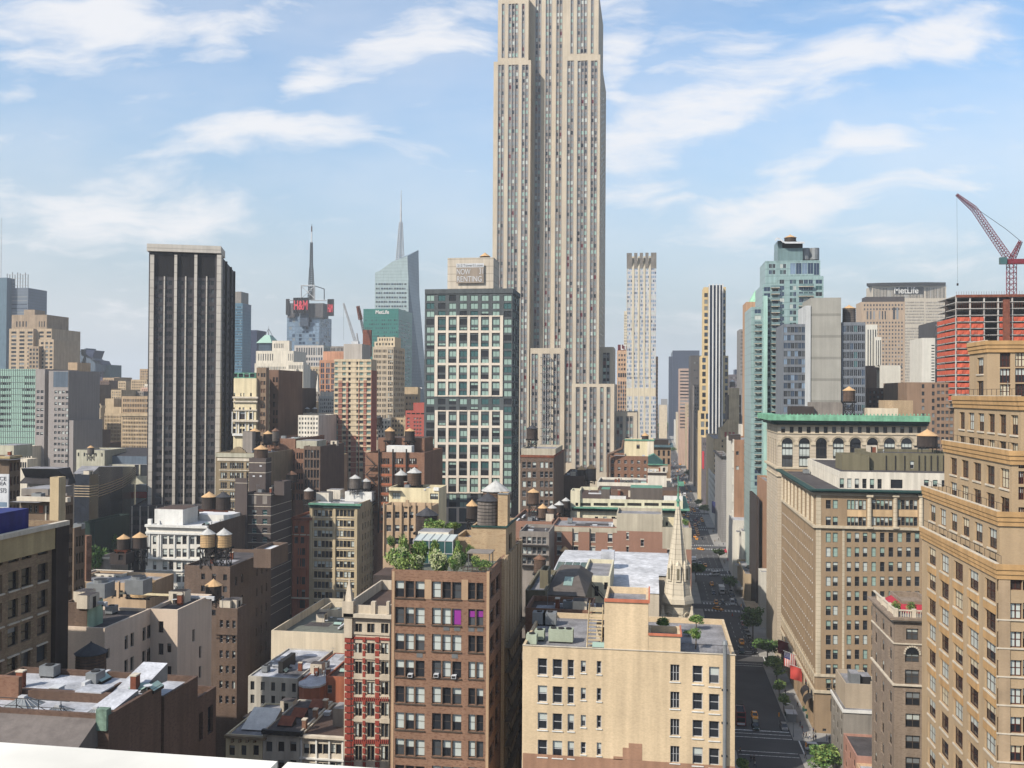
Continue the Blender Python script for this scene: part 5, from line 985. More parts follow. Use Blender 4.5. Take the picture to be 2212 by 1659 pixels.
for k in range(6):
    z = m.sz(1056, 1448+k*58)-m.L.z; b = MB(); P3 = lambda s, d, zz: (PP[0]-d, PP[1]+s, zz)
    s0, s1 = ln*.36, ln*.98
    b.ob(PP, a, n, s0, s1, -1.5, -.02, z-.12, z, 'rust_t')
    for zz in (.35, .7, 1.05): b.ob(PP, a, n, s0, s1, -1.5, -1.45, z+zz-.03, z+zz, 'rust_t')
    for i in range(24): s = s0+(s1-s0)*i/23; b.ob(PP, a, n, s-.02, s+.02, -1.5, -1.46, z, z+1.05, 'rust_t')
    b.ob(PP, a, n, s0, s0+.04, -1.5, 0, z+1, z+1.05, 'rust_t')
    q0 = (PP[0]+.7, PP[1]+s0+1, z); q1 = (PP[0]+.7, PP[1]+s0+6, z-3.6); b.tube(q0, q1, .12, 'rust_t'); b.build('fire_escape', m.T)
m.done()
m2 = m.add(Y=146, xl=982, xr=1072, yt=1161, dp=8, wm='bbt', zb=m.zt-1, name='penthouse'); m2.done()
m3 = m.add(Y=145, xl=1018, xr=1093, yt=1137, xe=1116, wm='bbt', zb=m.zt-3, name='core_tower', par=.5); m3.X(.3, .6, 1, .6, 1160, 1200, 1, 1, 'dark'); m3.band(1135.5, 1139, .25, 'copper_dark', 'coping'); m3.done()
m4 = m.add(Y=147, xl=1075.5, xr=1096.5, yt=1066, dp=2.6, wm='bbt', zb=m3.zt-1, name='flue'); m4.band(1065, 1068, .15, 'metal_grey', 'coping'); m4.done()
# greenhouse and pergola on the roof garden
T = thing('greenhouse', 'white framed greenhouse with a sloping glass roof on the loft roof garden', 'greenhouse'); Yg = 141; x0, x1 = hY(893, 1190, Yg)[0], hY(978, 1190, Yg)[0]; zg = LB.zt-1; T.location = (x0, Yg, zg); Wg = x1-x0; zt_ = zY(935, 1168, Yg)-zg; zu = zY(935, 1153, Yg+4)-zg
b = MB(); b.q((0, 0, 0), (Wg, 0, 0), (Wg, 0, zt_), (0, 0, zt_), 'glass_teal'); b.q((0, 0, zt_), (Wg, 0, zt_), (Wg, 4, zu), (0, 4, zu), 'blind_white'); b.q((0, 0, 0), (0, 4, 0), (0, 4, zu), (0, 0, zt_), 'glass_teal'); b.q((Wg, 0, 0), (Wg, 4, 0), (Wg, 4, zu), (Wg, 0, zt_), 'glass_teal'); b.q((0, 4, 0), (Wg, 4, 0), (Wg, 4, zu), (0, 4, zu), 'white_a'); b.build('glazing', T); b = MB()
for i in range(6): x = Wg*i/5; b.box(x-.05, x+.05, -.08, -.01, 0, zt_, 'frame_white'); b.tube((x, -.03, zt_+.05), (x, 4, zu+.05), .06, 'frame_white')
for z in (zt_*.45, zt_): b.box(0, Wg, -.1, -.02, z-.05, z+.05, 'frame_white')
b.build('frame', T); b = MB(); b.box(-.3, Wg*.75, 4, 8, 0, zu+.3, 'white_a', 'roof_grey'); b.build('rear_block', T)
T = thing('pergola', 'small grey topped wooden pergola on the right of the loft roof garden', 'pergola'); Yg = 137; x0 = hY(1011, 1220, Yg)[0]; x1 = hY(1058, 1220, Yg)[0]; T.location = (x0, Yg, zg); Wg = x1-x0
b = MB(); zp = zY(1035, 1196, Yg)-zg; b.box(-.2, Wg+.2, -.2, 3.2, zp, zp+.15, 'gry_a'); b.build('roof', T)
for x in (0, Wg-.12): 
    for y in (0, 2.9): b = MB(); b.box(x, x+.12, y, y+.12, 0, zp, 'frame_grey'); b.build('post', T)
T = thing('railing', 'dark timber railing round the right end of the loft roof garden', 'railing', (hY(1000, 1230, 131.4)[0], 131.4, zg)); Wg = hY(1060, 1230, 131.4)[0]-T.location.x; b = MB()
for z in (.5, .95, 1.4): b.box(0, Wg, 0, .06, z, z+.1, 'frame_brown'); b.box(Wg-.06, Wg, 0, 9, z, z+.1, 'frame_brown')
for i in range(7): b.box(Wg*i/6-.05, Wg*i/6+.05, -.02, .08, 0, 1.5, 'frame_brown')
b.build('rails', T)
# beige apartment block
m = B('apartment_block', 'big sunlit beige rendered apartment block with a blank stair tower and roof terraces', Y=128, xl=1129, xr=1588, yt=1404, xe=1561, side='E', wm='bge', rm='roof_grey', cap=100, par=.8)
m.D = 20
style('sash', 'frame_white', [('glass_dark', 0, 4), ('glass_dark', .45, 2), ('glass_mid', .5, 1), ('glass_dark', .9, 1)], fw=.11, rv=.28, pane=True); style('six', 'frame_white', [('glass_dark', 0, 1)], fw=.06, nm=2, rv=.3)
for r_ in range(4):
    y = 1422+r_*58.7
    for a, c, dy, h in ((1161.5, 1182, 0, 36.5), (1193.7, 1214.5, 2, 37), (1226, 1240, 3, 37), (1254.5, 1265.5, 5, 26), (1289, 1299, 6, 28)): m.S(a, c, 1, 1, y+dy, y+dy+h, 1, 1, 'sash')
    y2 = y+13.5; m.S(1448, 1467.7, 1, 1, y2, y2+36.5, 1, 1, 'six'); m.S(1496, 1518, 1, 1, y2+2.5, y2+39.5, 1, 1, 'sash'); m.S(1531.5, 1554, 1, 1, y2+5, y2+42, 1, 1, 'sash')
    for a, c, yy in ((1160, 1183.5, y+37), (1192, 1216, y+39.4), (1225, 1241.5, y+40.4), (1253, 1267, y+31.5), (1287.5, 1300.5, y+34.5), (1446, 1469.5, y2+37), (1494, 1520, y2+42.4), (1530, 1556, y2+47.4)): m.rect('sill', a, c, yy, yy+1.8, -.14, -.008, 'white_trim')
m.rect('brick_base', 1129, 1588, 1641, 1700, -.04, -.008, 'bgb'); m.rect('brick_patch', 1345, 1387, 1616, 1641, -.04, -.008, 'bgb'); m.rect('brick_patch', 1358, 1387, 1606, 1616, -.04, -.008, 'bgb'); m.rect('brick_patch', 1325, 1345, 1634, 1641, -.04, -.008, 'bgb')
s0, z0, z1 = m.sx(1565, 1500), m.sz(1565, 1390), 0; b = MB(); b.tube((s0+m.P[0]-m.L.x, -.5, 0), (s0+m.P[0]-m.L.x, -.5, z0), .26, 'metal_grey', 8); b.cyl(s0+m.P[0]-m.L.x, -.5, z0, z0+.5, .42, .3, 8, 'metal_grey')
for i in range(12): b.box(s0+m.P[0]-m.L.x-.4, s0+m.P[0]-m.L.x+.4, -.5, 0, 5+i*4.4, 5.15+i*4.4, 'metal_dark')
b.build('flue_pipe', m.T)
m.band(0, 0, .12, 'stone_trim', 'coping', 'S', z=(m.zt-.02, m.zt+.1)); m.done(); BG = m; m.clutter(3, 61)
m2 = m.add(Y=127.997, xl=1305.5, xr=1400.5, yt=1297, dp=9, wm='bge', zb=m.zt-1.5, rm='roof_grey', name='stair_tower'); m2.band(1294, 1301, .2, 'terra'); w('terra', 214, 118, 78, var=.15); m2.done()
m3 = m.add(Y=127.996, xl=1400.6, xr=1470, yt=1371, dp=5, wm='bge', zb=m.zt-1.5, rm='roof_grey', name='stair_head'); m3.band(1368.5, 1373.5, .2, 'terra'); m3.done()
T = BG.T; zr = BG.zt-.8
def at(px, Y, z=None): return hY(px, 1400, Y)[0]
for i, (px, Y, sx_, sz_, lab) in enumerate([(1149, 131.5, .75, 1.5, 'pale green rooftop air handler at the left corner of the beige block'), (1166, 134, .7, 1.5, 'second pale green air handler just behind the corner one on the beige block'), (1212, 133.5, 1.75, 1.9, 'long pale green rooftop air handler in three sections on the beige block'), (1165, 143, 1, 2, 'grey twin condenser standing at the rear parapet of the beige block, left of its pair'), (1188, 143, 1, 2, 'grey condenser with a dark fan, right of the pair at the rear beige parapet')]):
    U = thing('air_handler', lab, 'air conditioner', (at(px, Y), Y, zr), 'air handlers on the beige roof'); b = MB(); mm = 'cast2' if i < 3 else 'metal_grey'
    w('cast2', 176, 186, 160, var=.08); b.box(-sx_, sx_, -.9, .9, .25, sz_, mm); b.build('housing', U); b = MB()
    for k in range(3 if i == 2 else 1): b.cyl((k-1)*1.1 if i == 2 else 0, 0, sz_+.004, sz_+.16, .42, .42, 12, 'metal_dark')
    b.build('fan', U); b = MB(); b.box(-sx_+.1, sx_-.1, -.8, .8, 0, .25, 'metal_dark'); b.build('base', U)
U = thing('roof_stair', 'beige steel roof stair with railings against the blank stair tower', 'stairs', (at(1285, 133), 133, zr)); b = MB()
for k in range(10): b.box(-1, 1, k*.42-2, k*.42-1.55, k*.42, k*.42+.08, 'loft_c')
b.build('tread', U); b = MB()
for x in (-1, 1): b.tube((x, -2, .9), (x, 2.2, 5.2), .05, 'loft_c'); b.tube((x, -2, 0), (x, 2.2, 4.2), .09, 'loft_c')
for k in range(9): b.tube((-1, 2.2+k*.3-.0, 4.2), (-1, 2.2+k*.3, 5.3), .03, 'loft_c')
b.box(-1, 1, 2.2, 4.8, 4.1, 4.2, 'loft_c'); b.build('railing', U)
U = thing('roof_railing', 'thin black railing along the front edge of the right hand terrace of the beige block', 'railing', (at(1472, 128.6), 128.6, BG.zt)); Wg = at(1584, 128.6)-U.location.x; b = MB(); b.box(0, Wg, 0, .04, 1, 1.05, 'metal_dark')
for i in range(40): b.box(Wg*i/39, Wg*i/39+.03, 0, .03, 0, 1, 'metal_dark')
b.build('rails', U)
m = B('garage_roof', 'brick rear terrace wall with plants behind the beige block', Y=150, xl=1440, xr=1560, yt=1352, dp=3, wm='brick_m', cap=0, roof=True); m.done()
# houses and church behind
w('sk', 110, 100, 92, var=.1); w('olg', 120, 112, 88); w('chw', 232, 222, 186, var=.08); w('spire', 222, 208, 180, var=.1, streak=.15, course=1.1)
m = B('studio_house', 'olive rendered studio house with a grey mansard roof and a long skylight', Y=172, xl=1176, xr=1262, yt=1286, wm='olg', dp=22, cap=6, roof=False)
m.S(1185, 1196, 1, 1, 1291, 1312, 1, 1, 'offw'); m.S(1243, 1251, 1, 1, 1293, 1307, 1, 1, 'offw'); m.done()
b = MB(); z0 = m.zt-m.L.z; z1 = zY(1220, 1236, 182)-m.L.z; Wg = m.W; b.q((-.3, -.3, z0), (Wg+.3, -.3, z0), (Wg-2, 10, z1), (1.5, 10, z1), 'sk'); b.q((Wg+.3, -.3, z0), (Wg+.3, 22, z0), (Wg-2, 18, z1), (Wg-2, 10, z1), 'sk'); b.q((-.3, -.3, z0), (-.3, 22, z0), (1.5, 18, z1), (1.5, 10, z1), 'sk'); b.q((1.5, 10, z1), (Wg-2, 10, z1), (Wg-2, 18, z1), (1.5, 18, z1), 'sk'); b.q((-.3, 22, z0), (Wg+.3, 22, z0), (Wg-2, 18, z1), (1.5, 18, z1), 'sk'); b.build('roof', m.T)
b = MB(); u0, u1 = 3.1, Wg-2.6
for k in range(8): x = u0+(u1-u0)*k/8; x2 = u0+(u1-u0)*(k+.86)/8; f_ = lambda x, t: (x, -.3+10.3*t-.12, z0+(z1-z0)*t+.06); b.q(f_(x, .42), f_(x2, .42), f_(x2, .8), f_(x, .8), 'blind_green')
b.build('skylight', m.T); m.band(1283, 1287, .3, 'copper_green', sides='S')
m2 = m.add(Y=168, xl=1135, xr=1178, yt=1275, dp=20, wm='olg', rm='roof_grey'); m2.done(); m2 = m.add(Y=174, xl=1166, xr=1184, yt=1232, dp=5, wm='olg', rm='roof_grey', name='chimney_block'); m2.done()
m = B('brick_house', 'low brick wall house with iron brackets in front of the olive studio', Y=158, xl=1135, xr=1278, yt=1316, dp=10, wm='brick_m', cap=0, rm='roof_brown'); m.done(); m.clutter(6, 63)
m = B('rendered_house', 'cream rendered rear wall with dark openings and an outside iron stair beside the church roof', Y=196, xl=1258, xr=1318, yt=1244, dp=20, wm='chw', cap=8); m.S(1284, 1293, 1, 1, 1266, 1288, 1, 1, 'dark'); m.S(1261, 1268, 1, 1, 1247, 1256, 1, 1, 'dark'); m.S(1305, 1313, 1, 1, 1258, 1274, 1, 1, 'dark'); m.done()
b = MB(); f_ = lambda x, y: (hY(x, y, 195)[0]-m.L.x, -1, zY(x, y, 195)-m.L.z); b.tube(f_(1266, 1250), f_(1304, 1294), .15, 'metal_dark'); b.tube(f_(1266, 1243), f_(1304, 1287), .05, 'metal_dark'); b.build('iron_stair', m.T)
T = thing('church', 'stone church with weathered silver sheet roofs and a tall octagonal stone spire', 'church'); Yc = 222; xa, xb = hY(1194, 1225, Yc)[0], hY(1449, 1225, Yc)[0]; T.location = (xa, Yc, 0); Wc = xb-xa; f_ = lambda x, y, Y: (hY(x, y, Y)[0]-xa, Y-Yc, zY(x, y, Y))
z0 = zY(1320, 1240, Yc); z1 = zY(1320, 1208, Yc+16); b = MB(); b.q((0, 0, z0), (Wc, 0, z0), (Wc, 16, z1), (0, 16, z1), 'rs2'); b.q((0, 32, z0), (Wc, 32, z0), (Wc, 16, z1), (0, 16, z1), 'rs2'); mat('rs2', C(214, 214, 216), .7, .35, .25, .35, .15); b.build('roof', T)
b = MB(); b.box(0, Wc, .4, 31.6, 0, z0-.1, 'chs'); b.q((0, 0, z0), (0, 32, z0), (0, 16, z1), (0, 16, z1-.01), 'chs'); b.build('wall', T)
za = zY(1380, 1281, 205); zb_ = zY(1380, 1243, 219); xl_ = hY(1318, 1260, 205)[0]-xa; xr_ = hY(1424, 1260, 205)[0]-xa; b = MB(); b.q((xl_, -17, za), (xr_, -17, za), (xr_, -1, zb_), (xl_, -1, zb_), 'rs2'); b.build('aisle_roof', T); b = MB(); b.box(xl_, xr_, -16.8, -1, 0, za-.05, 'chs'); b.build('aisle_wall', T)
b = MB(); u0 = f_(1258, 1224, Yc-2); u1 = f_(1318, 1236, Yc-2); b.box(u0[0], u1[0], -7, -1, z0-4, z0+.6, 'metal_dark'); b.q((u0[0], -7.2, z0+.6), (u1[0], -7.2, z0+.6), (u1[0]-1.5, -3, z0+2.6), (u0[0]+1.5, -3, z0+2.6), 'glass_mid'); b.build('dormer_skylight', T)
b = MB(); u = f_(1200, 1215, Yc+6); k_ = lambda x, t: (x, 16*t-.08, z0+(z1-z0)*t+.06)
for k in range(7): b.q(k_(.3+k*1.9, .15), k_(2+k*1.9, .15), k_(2+k*1.9, .7), k_(.3+k*1.9, .7), 'glass_teal')
b.build('skylight', T)
b = MB(); b.box(*[f_(1312, 1212, 225)[0]+d for d in (-1.6, 1.6)], 4, 7, z0+2, z0+4.6, 'roof_silver'); b.build('roof_hatch', T)
# spire
Ys_ = 213; xs0 = hY(1464, 1290, Ys_)[0]-xa; sc = (hY(1464+10, 1290, Ys_)[0]-hY(1464, 1290, Ys_)[0])/10; zz = lambda y: zY(1464, y, Ys_); ys_ = Ys_-Yc
b = MB(); PH = math.pi/8; oc = lambda z0, z1, r0, r1, m='spire': b.cyl(xs0, ys_, z0, z1, r0*sc, r1*sc, 8, m, ph=PH)
oc(zz(1283), zz(1100), 31, 4.6); oc(zz(1291), zz(1283), 35, 32); oc(zz(1299), zz(1291), 37, 36); oc(zz(1305), zz(1299), 31, 33); oc(zz(1420), zz(1305), 29, 29); oc(zz(1600), zz(1420), 40, 40)
for k in range(8):
    t = PH+k*math.pi/4; b.tube((xs0+31*sc*math.cos(t), ys_+31*sc*math.sin(t), zz(1283)), (xs0+4.6*sc*math.cos(t), ys_+4.6*sc*math.sin(t), zz(1100)), .13, 'spire', 5)
b.build('spire', T)
for ang in (-1.571, -.785, -2.356, 0):
    dx, dy = math.cos(ang), math.sin(ang); b = MB()
    for z0_, z1_, r in ((1252, 1218, 21.5),):
        b.ob((xs0+dx*r*sc, ys_+dy*r*sc), (-dy, dx), (-dx, -dy), -.55, .55, -.6, .9, zz(z0_), zz(z1_), 'spire'); b.ob((xs0+dx*r*sc, ys_+dy*r*sc), (-dy, dx), (-dx, -dy), -.28, .28, -.63, -.6, zz(z0_-4), zz(z1_+6), 'olg'); b.cyl(xs0+dx*(r-1)*sc, ys_+dy*(r-1)*sc, zz(z1_), zz(z1_-10), .7, .03, 4, 'spire')
    b.build('lucarne', T); b = MB(); r = 29*math.cos(PH); b.ob((xs0+dx*r*sc, ys_+dy*r*sc), (-dy, dx), (-dx, -dy), -.95, .95, -.1, -.01, zz(1350), zz(1328), 'chs')
    for k in range(9): tt = math.pi*k/8; b.ob((xs0+dx*r*sc, ys_+dy*r*sc), (-dy, dx), (-dx, -dy), math.cos(tt)*.95-.18, math.cos(tt)*.95+.18, -.3, -.01, zz(1328)+math.sin(tt)*.95-.15, zz(1328)+math.sin(tt)*.95+.2, 'spire')
    b.build('belfry_arch', T)
b = MB(); oc(zz(1100), zz(1094), 5.5, 5.5); oc(zz(1094), zz(1083), 3.6, 3, 'copper_green'); oc(zz(1083), zz(1078), 5.6, 3.6, 'copper_green'); oc(zz(1078), zz(1071), 2.4, 2, 'copper_green'); oc(zz(1071), zz(1064), 3.2, .8, 'copper_green'); b.tube((xs0, ys_, zz(1064)), (xs0, ys_, zz(1028)), .12, 'copper_green'); w_ = MB(); b.box(xs0-.1, xs0+1.3, ys_-.04, ys_+.04, zz(1050), zz(1040), 'copper_green'); b.build('finial', T)
for dx in (-33, 30):
    b = MB(); xx = xs0+dx*sc; b.cyl(xx, ys_-2, zz(1420), zz(1330), .75, .75, 6, 'spire'); b.cyl(xx, ys_-2, zz(1330), zz(1326), 1, 1, 6, 'spire'); b.cyl(xx, ys_-2, zz(1326), zz(1303), .7, .06, 6, 'spire'); b.cyl(xx, ys_-2, zz(1309), zz(1305), .3, .3, 6, 'spire'); b.build('pinnacle', T)
# brick hotel side wall behind the church
m = B('brick_building', 'long red brown brick side wall with a grey cement top behind the silver church roofs', Y=266, xl=1192, xr=1494, yt=1139, wm='brick_r', rm='roof_grey', dp=18, cap=60); w('brick_r', 168, 122, 98, var=.1, streak=.1, fine=.18); w('cem', 196, 184, 158, var=.12)
for a, c, ys in ((1203, 1213, (1151, 1180)), (1239, 1249, (1151, 1180)), (1276, 1286, (1152, 1181)), (1313, 1323, (1153, 1182)), (1353, 1358.5, (1151, 1181)), (1384, 1391, (1166, 1196)), (1441, 1447, (1187,))):
    for y in ys: h = 18 if c-a > 8 else 14; m.S(a, c, 1, 1, y, y+h, 1, 1, 'offw'); m.rect('lintel', a-.6, c+.6, y-2.2, y-.1, -.07, -.008, 'stone_trim'); m.rect('sill', a-.6, c+.6, y+h, y+h+1.6, -.12, -.008, 'stone_trim')
m.rect('cement_band', 1192, 1333, 1139, 1152 if 0 else 1149, -.05, -.008, 'cem'); m.rect('cement_band', 1431, 1494, 1139, 1186, -.05, -.008, 'cem')
for x in (1239, 1276): m.rect('downpipe', x-2.6, x-1.4, 1141, 1209, -.4, -.1, 'metal_dark')
m.done(); m.clutter(7, 65); m2 = m.add(Y=265.997, xl=1332, xr=1431, yt=1110, dp=14, wm='cem', zb=m.zt-1, name='cement_tower'); m2.done(); m2 = m.add(Y=270, xl=1432, xr=1458, yt=1123, dp=6, wm='yel', zb=m.zt-1, name='penthouse'); m2.S(1438, 1443, 1, 1, 1127, 1136, 1, 1, 'dark'); m2.done()
m = B('brick_building', 'red brick rear block with a flat roof left of the long brick wall', Y=282, xl=1104, xr=1192, yt=1126, wm='brick_r', dp=30, cap=40, rm='roof_brown'); m.S(1125, 1186, 5, .4, 1139, 1250, 6, .5, 'offw'); m.done(); m.clutter(8, 66)
m = B('iron_front', 'grey iron fronted loft with tall windows and fire escapes left of the church', Y=250, xl=1122, xr=1186, yt=1148, wm='gry_a', dp=14, cap=50, rm='roof_dark')
for y in (1160, 1182, 1204): m.S(1128, 1180, 5, .78, y, y+15, 1, 1, 'offw'); m.rect('balcony', 1124, 1184, y+17, y+18.5, -1.2, -.05, 'metal_dark')
m.done(); m.clutter(3, 67)
m = B('office_building', 'wide cream attic storey with dark louvres over a green copper cornice', Y=312, xl=1236, xr=1475, yt=1079, wm='chw', rm='roof_brown', dp=40, cap=20, par=1.2)
style('louv', 'metal_dark', [('metal_dark', 0, 1)], det=0)
for a, c in ((1253.6, 1276), (1282.4, 1313), (1319, 1349.5), (1355, 1385.6), (1392, 1423), (1429, 1457)): m.S(a, c, 1, 1, 1086.5, 1093, 1, 1, 'louv')
m.S(1285, 1292, 1, 1, 1116, 1129, 1, 1, 'offw'); m.S(1303, 1311, 1, 1, 1116, 1129, 1, 1, 'offw'); m.S(1321, 1329, 1, 1, 1116, 1129, 1, 1, 'offw')
m.band(1096.5, 1099, 2.2, 'copper_green'); m.band(1099.2, 1104.5, 1.3, 'copper_dark', 'cornice_bracket')
m.rect('lower_wall', 1236, 1475, 1105, 1260, -.06, -.01, 'loft_c') if 0 else None
m.bulk(1298.6, 1317, 1057, 8, 8, 'sk', 'copper_green'); m.bulk(1361.5, 1431, 1054, 10, 10, 'sk', 'copper_green'); m.bulk(1291, 1470, 1058, 24, 12, 'brn_a', 'roof_brown'); m.rect('white_screen', 1317, 1352, 1072, 1081, 1, 1.3, 'white_trim'); m.rect('white_screen', 1434, 1475, 1072, 1082, 1, 1.3, 'white_trim'); m.done(); m.clutter(9, 68)
m2 = m.add(Y=311, xl=1232.5, xr=1253, yt=1060, dp=8, zb=m.zt-9, name='corner_block'); m2.S(1243, 1249, 1, 1, 1086, 1093, 1, 1, 'dark'); m2.done()
m = B('brick_building', 'dark brown brick tower with a cement roof house under a black tank', Y=345, xl=1124, xr=1196, yt=985, xe=1219, wm='brick_d', rm='roof_grey', cap=60)
for r_ in range(6):
    y = 998+r_*20.6
    for a, c in ((1128, 1158), (1166.5, 1198)): 
        if c < 1197: m.S(a, c, 3, .72, y, y+13, 1, 1, 'offw')
        else: m.S(a, 1194, 3, .72, y, y+13, 1, 1, 'offw')
m.band(983, 988, .2, 'rust', 'coping'); m.done(); m.clutter(4, 69); m2 = m.add(Y=352, xl=1126, xr=1200, yt=969, xe=1216, wm='cem', zb=m.zt-1); m2.done()
m = B('brick_building', 'low brown roof block with vents at the foot of the limestone skyscraper', Y=430, xl=1216, xr=1262, yt=1028, wm='brn_b', dp=40, cap=10, rm='roof_dark'); m.done(); m.clutter(5, 70)
m = B('brick_building', 'brown brick apartment block with rows of square sash windows near the avenue', Y=400, xl=1318, xr=1403, yt=985, wm='brick_m', dp=20, cap=60)
m.S(1320, 1396.5, 6, .42, 994, 1062, 5, .5, 'offw'); m.done(); m.clutter(4, 71)
m2 = B('rendered_block', 'plain yellow rendered block with one small window and green coping', Y=412, xl=1348.7, xr=1412.4, yt=951, wm='yel', dp=16, cap=4, zb=0); m2.S(1375, 1382, 1, 1, 960.5, 969.5, 1, 1, 'dark'); m2.band(949, 952, .3, 'copper_green', 'coping'); m2.rect('pale_panel', 1398.5, 1412.4, 952, 990, -.05, -.01, 'cream'); m2.done()
b = MB(); f_ = lambda x, y: (hY(x, y, 398)[0], 398, zY(x, y, 398)); T = thing('flue', 'long dark bent flue pipe climbing from the brown apartment block to the yellow block', 'pipe', f_(1313, 1050)); L = T.location; k_ = lambda x, y: tuple(Vector(f_(x, y))-L); b.tube(k_(1313.5, 1050), k_(1313.5, 986), .65, 'brn_a', 6); b.tube(k_(1313.5, 986), k_(1316, 981), .65, 'brn_a', 6); b.tube(k_(1316, 981), k_(1344, 969), .55, 'brn_a', 6); b.tube(k_(1344, 969), k_(1347.5, 950), .5, 'brn_a', 6); b.build('pipe', T)
m = B('stone_building', 'tan stone corner building with a teal cornice and dark mansard on the avenue', Y=452, xl=1406, xr=1449, yt=962, wm='tan_c', dp=20, cap=12, rm='roof_dark'); m.S(1421, 1447, 3, .45, 973, 985, 1, 1, 'dark'); m.S(1421, 1447, 3, .45, 990, 1003, 1, 1, 'dark'); m.band(961, 966, 1.2, 'wes2'); w('wes2', 88, 118, 128); m.bulk(1410, 1444, 950, 2, 14, 'dk_a', 'roof_dark'); m.done()
T = thing('glass_studio', 'green glazed gabled roof studio beside the brown apartment block', 'studio'); x0 = hY(1400, 990, 396)[0]; T.location = (x0, 396, 0); Wg = hY(1432, 990, 396)[0]-x0; z0, z1 = zY(1415, 1002, 396), zY(1408, 981, 396); b = MB(); b.poly([(0, 0, z0), (Wg, 0, z0), (Wg, 0, (z0+z1)/2-1), (Wg*.38, 0, z1), (0, 0, z0+3)], 'glass_teal')
b.q((Wg, 0, (z0+z1)/2-1), (Wg*.38, 0, z1), (Wg*.38, 8, z1), (Wg, 8, (z0+z1)/2-1), 'copper_green'); b.q((0, 0, z0+3), (Wg*.38, 0, z1), (Wg*.38, 8, z1), (0, 8, z0+3), 'copper_green'); b.build('glazed_gable', T); b = MB(); b.box(0, Wg, .05, 12, 0, z0, 'tan_c'); b.box(-.2, Wg+2, -.6, .04, z0-.5, z0, 'copper_green'); b.build('wall', T)
m = B('roof_house', 'small white roof house with a purple grey top above the cream attic storey', Y=350, xl=1399, xr=1440, yt=1019, wm='white_a', rm='roof_brown', dp=14, cap=2); m.rect('purple_band', 1399, 1440, 1021, 1027, -.06, -.01, 'dk_a'); m.done(); m.clutter(3, 72)
m = B('brick_building', 'low dark roof block between the cream attic storey and the brown apartment block', Y=362, xl=1290, xr=1452, yt=1043, wm='white_a', rm='roof_dark', dp=22, cap=2); m.done(); m.clutter(9, 73)
# ------------------------------------------------------------------ further up the avenue, west side
w('w400', 226, 212, 182, var=.05); w('w400b', 214, 214, 222); w('lt', 214, 172, 134)
T = thing('apartment_tower', 'slim white and cream tower with a flared grey crown left of the avenue', 'skyscraper')
m = Mass(T, 860, 1354, 1417.5, 580, wm='w400', cap=0, dp=30); style('w4', 'frame_metal', [('glass_sky', 0, 3), ('blind_white', 0, 2), ('glass_blue', 0, .7)], det=0, rv=.15)
for a, c in ((1354.6, 1365), (1370, 1377.6), (1382, 1389.6), (1394, 1401.6), (1406, 1417)):
    m.S(a, c, 1, 1, 576.5, 838, 30, .94, 'w4', panel='w400b', sub=(3, .7, 1, .6)); m.S(a, c, 1, 1, 856, 946, 10, .94, 'w4', panel='w400b', sub=(3, .7, 1, .6))
m.done(); w('crn', 168, 160, 150); b = MB(); P = m.P
for a, c in ((1354, 1365), (1370, 1377), (1382, 1389), (1394, 1401), (1406, 1418)): s0, s1 = m.sx(a, 570), m.sx(c, 570); z0, z1 = m.zt-m.L.z, zY(1386, 546, 855)-m.L.z; b.q((s0, 0, z0), (s1, 0, z0), (s1, -5, z1), (s0, -5, z1), 'crn'); b.q((s0, 1.5, z0), (s1, 1.5, z0), (s1, -4, z1), (s0, -4, z1), 'sk'); b.q((s0, 0, z0), (s0, -5, z1), (s0, -4, z1), (s0, 1.5, z0), 'sk'); b.q((s1, 0, z0), (s1, -5, z1), (s1, -4, z1), (s1, 1.5, z0), 'sk'); b.q((s0, -5, z1), (s1, -5, z1), (s1, -4, z1), (s0, -4, z1), 'sk')
b.box(1, m.W-1, 2, 20, z0, z1-4, 'w400'); b.build('flared_crown', T)
for a, c in ((1365.2, 1369.8), (1377.8, 1381.8), (1389.8, 1393.8), (1401.8, 1405.8)): s0, s1 = m.sx(a, 570), m.sx(c, 570); b = MB(); b.box(s0, s1, -.3, 1, z0-100, z1-2.5, 'w400'); b.build('pier', T)
m = B('office_building', 'tan and dark banded tower with two white letters on top beside the white tower', Y=940, xl=1333, xr=1360, yt=757, wm='lt', dp=30, cap=0); m.S(1336, 1357, 4, .6, 765, 800, 4, .5, 'far'); m.S(1335, 1359, 5, .8, 806, 815, 1, 1, 'farb'); m.S(1335, 1359, 5, .7, 824, 900, 9, .8, 'farb'); m.done()
b = MB(); s0 = m.W*.05; b.box(s0, m.W, 0, 8, m.zt-m.L.z, zY(1345, 752, 940)-m.L.z+3.5, 'glass_red'); b.build('sign_block', m.T); lettering('LT', m.W*.5, 5.2, 'white_trim', m.T, (m.W*.55, -.3, m.zt-m.L.z+.6), bold=.03)
simple('office_tower', 'narrow tan tower edge peeping out behind the white tower', 1000, 1348, 1362, 672, None, 'w400', [(1349, 1353, 2, .5, 680, 830, 25, .5, 'far')], dp=25)
simple('office_building', 'tan brick slab hugging the right side of the white tower', 900, 1412, 1421.5, 770, None, 'lt', [(1418, 1421, 2, .5, 780, 920, 20, .5, 'far')], dp=30)
